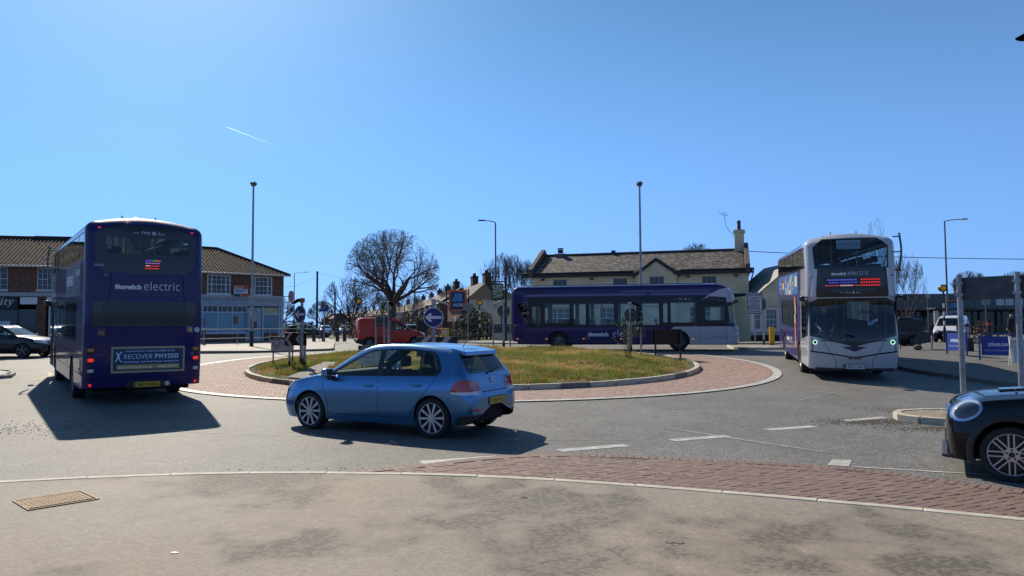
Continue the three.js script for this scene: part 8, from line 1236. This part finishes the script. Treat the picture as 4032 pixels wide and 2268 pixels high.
// vapour trail high in the sky
{
  const a = V3(-1179.5, 831, -3000), b = V3(-985, 755, -3000), g = rod(a.toArray(), b.toArray(), 1.5, 10, 0.2), c = rod(a.toArray(), a.clone().lerp(b, -0.004).toArray(), 1.5, 8, 0.5);
  solo('contrail_cloud', 'thin white vapour trail high in the blue sky at left', 'vapour trail', [g, c], mat([0.95, 0.97, 1], 1, { emissive: lin(0.72, 0.95, 1), emissiveIntensity: 0.95 })).castShadow = false;
}

// ---------------------------------------------------------------- people
function flesh(bones, res, box, k = 0.05) {                         // joints as tapered capsules joined smoothly and meshed
  const mc = new MarchingCubes(res, new THREE.MeshBasicMaterial(), false, false, 400000); mc.isolation = 0;
  const [cx0, cy0, cz0, hs] = box, P = V3(), A = V3(), B = V3();
  for (let z = 0; z < res; z++) for (let y = 0; y < res; y++) for (let x = 0; x < res; x++) {
    P.set(cx0 + ((x - res / 2) / (res / 2)) * hs, cy0 + ((y - res / 2) / (res / 2)) * hs, cz0 + ((z - res / 2) / (res / 2)) * hs);
    let s = 0;
    for (const [a, b, r0, r1, fl = 1] of bones) { A.set(...a); B.set(...b); const ab = B.clone().sub(A), t = clamp(P.clone().sub(A).dot(ab) / (ab.lengthSq() || 1)), q = A.addScaledVector(ab, t), dz = (P.z - q.z) / fl, d = Math.hypot(P.x - q.x, P.y - q.y, dz) - lerp(r0, r1, t); s += Math.exp(-d / k); }
    mc.field[x + y * res + z * res * res] = s > 1e-9 ? k * Math.log(s) : -1;
  }
  mc.update();
  const n = mc.count, pos = new Float32Array(n * 3), nor = new Float32Array(n * 3);
  for (let i = 0; i < n; i++) { pos[i * 3] = cx0 + mc.positionArray[i * 3] * hs; pos[i * 3 + 1] = cy0 + mc.positionArray[i * 3 + 1] * hs; pos[i * 3 + 2] = cz0 + mc.positionArray[i * 3 + 2] * hs; for (let c = 0; c < 3; c++) nor[i * 3 + c] = mc.normalArray[i * 3 + c]; }
  const g = new THREE.BufferGeometry(); g.setAttribute('position', new THREE.BufferAttribute(pos, 3)); g.computeVertexNormals(); return g;
}
const skin = mat([0.42, 0.25, 0.18], 0.6), greyHair = mat([0.3, 0.28, 0.25], 0.85), coat = mat([0.018, 0.02, 0.022], 0.85), trousers = mat([0.07, 0.06, 0.035], 0.9), shoe = mat([0.02, 0.018, 0.016], 0.6);
const fingers = (w, dir, s) => { const out = []; for (let f = 0; f < 4; f++) { const o = (f - 1.5) * 0.019; const L = [0.075, 0.085, 0.08, 0.062][f]; out.push([[w[0], w[1] - 0.07, w[2] + o], [w[0] + s * 0.008, w[1] - 0.07 - L * 0.55, w[2] + o * 1.05], 0.0095, 0.009], [[w[0] + s * 0.008, w[1] - 0.07 - L * 0.55, w[2] + o * 1.05], [w[0] - s * 0.012, w[1] - 0.07 - L, w[2] + o], 0.009, 0.0075]); } out.push([[w[0], w[1] - 0.02, w[2] + 0.03], [w[0] - s * 0.01, w[1] - 0.08, w[2] + 0.055], 0.012, 0.009]); return out; };
{ // pedestrian with back to the camera
  const o = thing('person', 'person in a dark coat and olive trousers standing with back turned behind the railing', 'person', [32.4, gy(-47.5) + 0.1, -47.5], Math.PI + 0.3);
  const head = [[0, 1.6, 0.01], [0, 1.655, 0.0], 0.082, 0.092], body = [head, [[0, 1.42, -0.01], [0, 1.55, 0.0], 0.062, 0.055], [[0, 1.55, 0.09], [0, 1.57, 0.1], 0.012, 0.01], [[-0.09, 1.6, 0], [-0.095, 1.63, 0], 0.012, 0.012], [[0.09, 1.6, 0], [0.095, 1.63, 0], 0.012, 0.012], [[-0.1, 0.95, 0], [0.1, 0.95, 0], 0.1, 0.1], [[0, 1.0, 0], [0, 1.35, 0], 0.12, 0.13]];
  const arms = []; for (const s of [1, -1]) arms.push([[s * 0.18, 1.38, 0], [s * 0.26, 1.1, -0.03], 0.045, 0.04], [[s * 0.26, 1.1, -0.03], [s * 0.27, 0.86, 0.06], 0.038, 0.028], [[s * 0.27, 0.86, 0.06], [s * 0.272, 0.79, 0.075], 0.036, 0.034], ...fingers([s * 0.272, 0.84, 0.075], 1, s));
  const legs = []; for (const s of [1, -1]) legs.push([[s * 0.09, 0.92, 0], [s * 0.1, 0.5, 0.01], 0.075, 0.052], [[s * 0.1, 0.5, 0.01], [s * 0.105, 0.08, -0.01], 0.05, 0.036]);
  part('body', flesh([...body, ...arms, ...legs], 96, [0, 0.9, 0, 1.0], 0.012), skin, o);
  part('coat', flesh([[[-0.15, 1.4, 0], [0.15, 1.4, 0], 0.085, 0.085], [[0, 1.38, -0.01], [0, 1.05, 0], 0.17, 0.165], [[-0.08, 0.84, 0], [0.08, 0.84, 0], 0.15, 0.15], [[0, 1.05, 0], [0, 0.8, 0], 0.17, 0.19], ...[1, -1].flatMap((s) => [[[s * 0.18, 1.39, 0], [s * 0.265, 1.1, -0.03], 0.075, 0.065], [[s * 0.265, 1.1, -0.03], [s * 0.27, 0.9, 0.05], 0.062, 0.052]])], 64, [0, 1.05, 0, 0.62], 0.022), coat, o);
  part('trousers', flesh([1, -1].flatMap((s) => [[[s * 0.085, 0.9, 0], [s * 0.1, 0.5, 0.01], 0.1, 0.075], [[s * 0.1, 0.5, 0.01], [s * 0.107, 0.1, -0.01], 0.073, 0.064]]), 56, [0, 0.5, 0, 0.56], 0.014), trousers, o);
  for (const s of [1, -1]) part('shoe', rb(0.1, 0.09, 0.27, s * 0.107, 0.045, 0.05, 0.04, 3), shoe, o);
  part('hair', flesh([[[0, 1.66, -0.015], [0, 1.68, -0.01], 0.095, 0.09], [[0, 1.6, -0.05], [0, 1.64, -0.04], 0.06, 0.07]], 32, [0, 1.65, 0, 0.22], 0.012), greyHair, o);
  const mk = (label, x, z, turn, c1) => { const c = o.clone(); c.name = numbered('person'); c.position.set(x, 0.5, z); c.rotation.y = turn; c.userData = { label, category: 'person' }; c.children.forEach((m) => { if (m.name === 'coat') m.material = c1; }); scene.add(c); };
  mk('dark clothed person by the supermarket doors, left of two', 58.6, -86, 0.4, coat); mk('dark clothed person by the supermarket doors, right of two', 60.4, -86.4, -0.5, M.blackMatt);
}
{ // driver of the grey fronted double-decker, seated at the wheel
  const q = new THREE.Group(), o = thing('person', 'driver in dark uniform seated behind the windscreen of the grey double-decker', 'person', [0, 0, 0]); o.position.copy(busB.position); o.rotation.copy(busB.rotation);
  const X = 3.95, Y = 1.4, Z = 0.62, b = [];
  b.push([[X, Y + 0.72, Z], [X + 0.01, Y + 0.78, Z], 0.085, 0.092], [[X, Y + 0.56, Z], [X, Y + 0.68, Z], 0.055, 0.055], [[X + 0.1, Y + 0.7, Z], [X + 0.11, Y + 0.715, Z], 0.012, 0.01], [[X, Y, Z - 0.08], [X, Y, Z + 0.08], 0.11, 0.11], [[X, Y, Z], [X, Y + 0.5, Z], 0.12, 0.12]);
  for (const s of [1, -1]) b.push([[X, Y + 0.48, Z + s * 0.18], [X + 0.22, Y + 0.22, Z + s * 0.25], 0.045, 0.04], [[X + 0.22, Y + 0.22, Z + s * 0.25], [X + 0.47, Y + 0.12, Z + s * 0.17], 0.04, 0.03], [[X + 0.47, Y + 0.12, Z + s * 0.17], [X + 0.55, Y + 0.06, Z + s * 0.14], 0.036, 0.03], [[X, Y, Z + s * 0.09], [X + 0.42, Y + 0.02, Z + s * 0.12], 0.08, 0.06], [[X + 0.42, Y + 0.02, Z + s * 0.12], [X + 0.48, Y - 0.4, Z + s * 0.12], 0.055, 0.04]);
  part('body', flesh(b, 72, [X + 0.2, Y + 0.2, Z, 0.75], 0.013), skin, o);
  part('uniform', flesh([[[X, Y + 0.05, Z - 0.09], [X, Y + 0.05, Z + 0.09], 0.14, 0.14], [[X, Y + 0.05, Z], [X, Y + 0.46, Z], 0.16, 0.17], [[X, Y + 0.48, Z - 0.15], [X, Y + 0.48, Z + 0.15], 0.08, 0.08], ...[1, -1].flatMap((s) => [[[X, Y + 0.48, Z + s * 0.18], [X + 0.22, Y + 0.22, Z + s * 0.25], 0.065, 0.06], [[X, Y, Z + s * 0.09], [X + 0.42, Y + 0.02, Z + s * 0.12], 0.1, 0.08]])], 56, [X + 0.15, Y + 0.25, Z, 0.6], 0.02), mat([0.03, 0.03, 0.07], 0.85), o);
  part('hair', flesh([[[X - 0.02, Y + 0.79, Z], [X - 0.01, Y + 0.81, Z], 0.095, 0.09]], 24, [X, Y + 0.78, Z, 0.2], 0.012), mat([0.04, 0.03, 0.025], 0.9), o);
}

renderer.render(scene, camera);
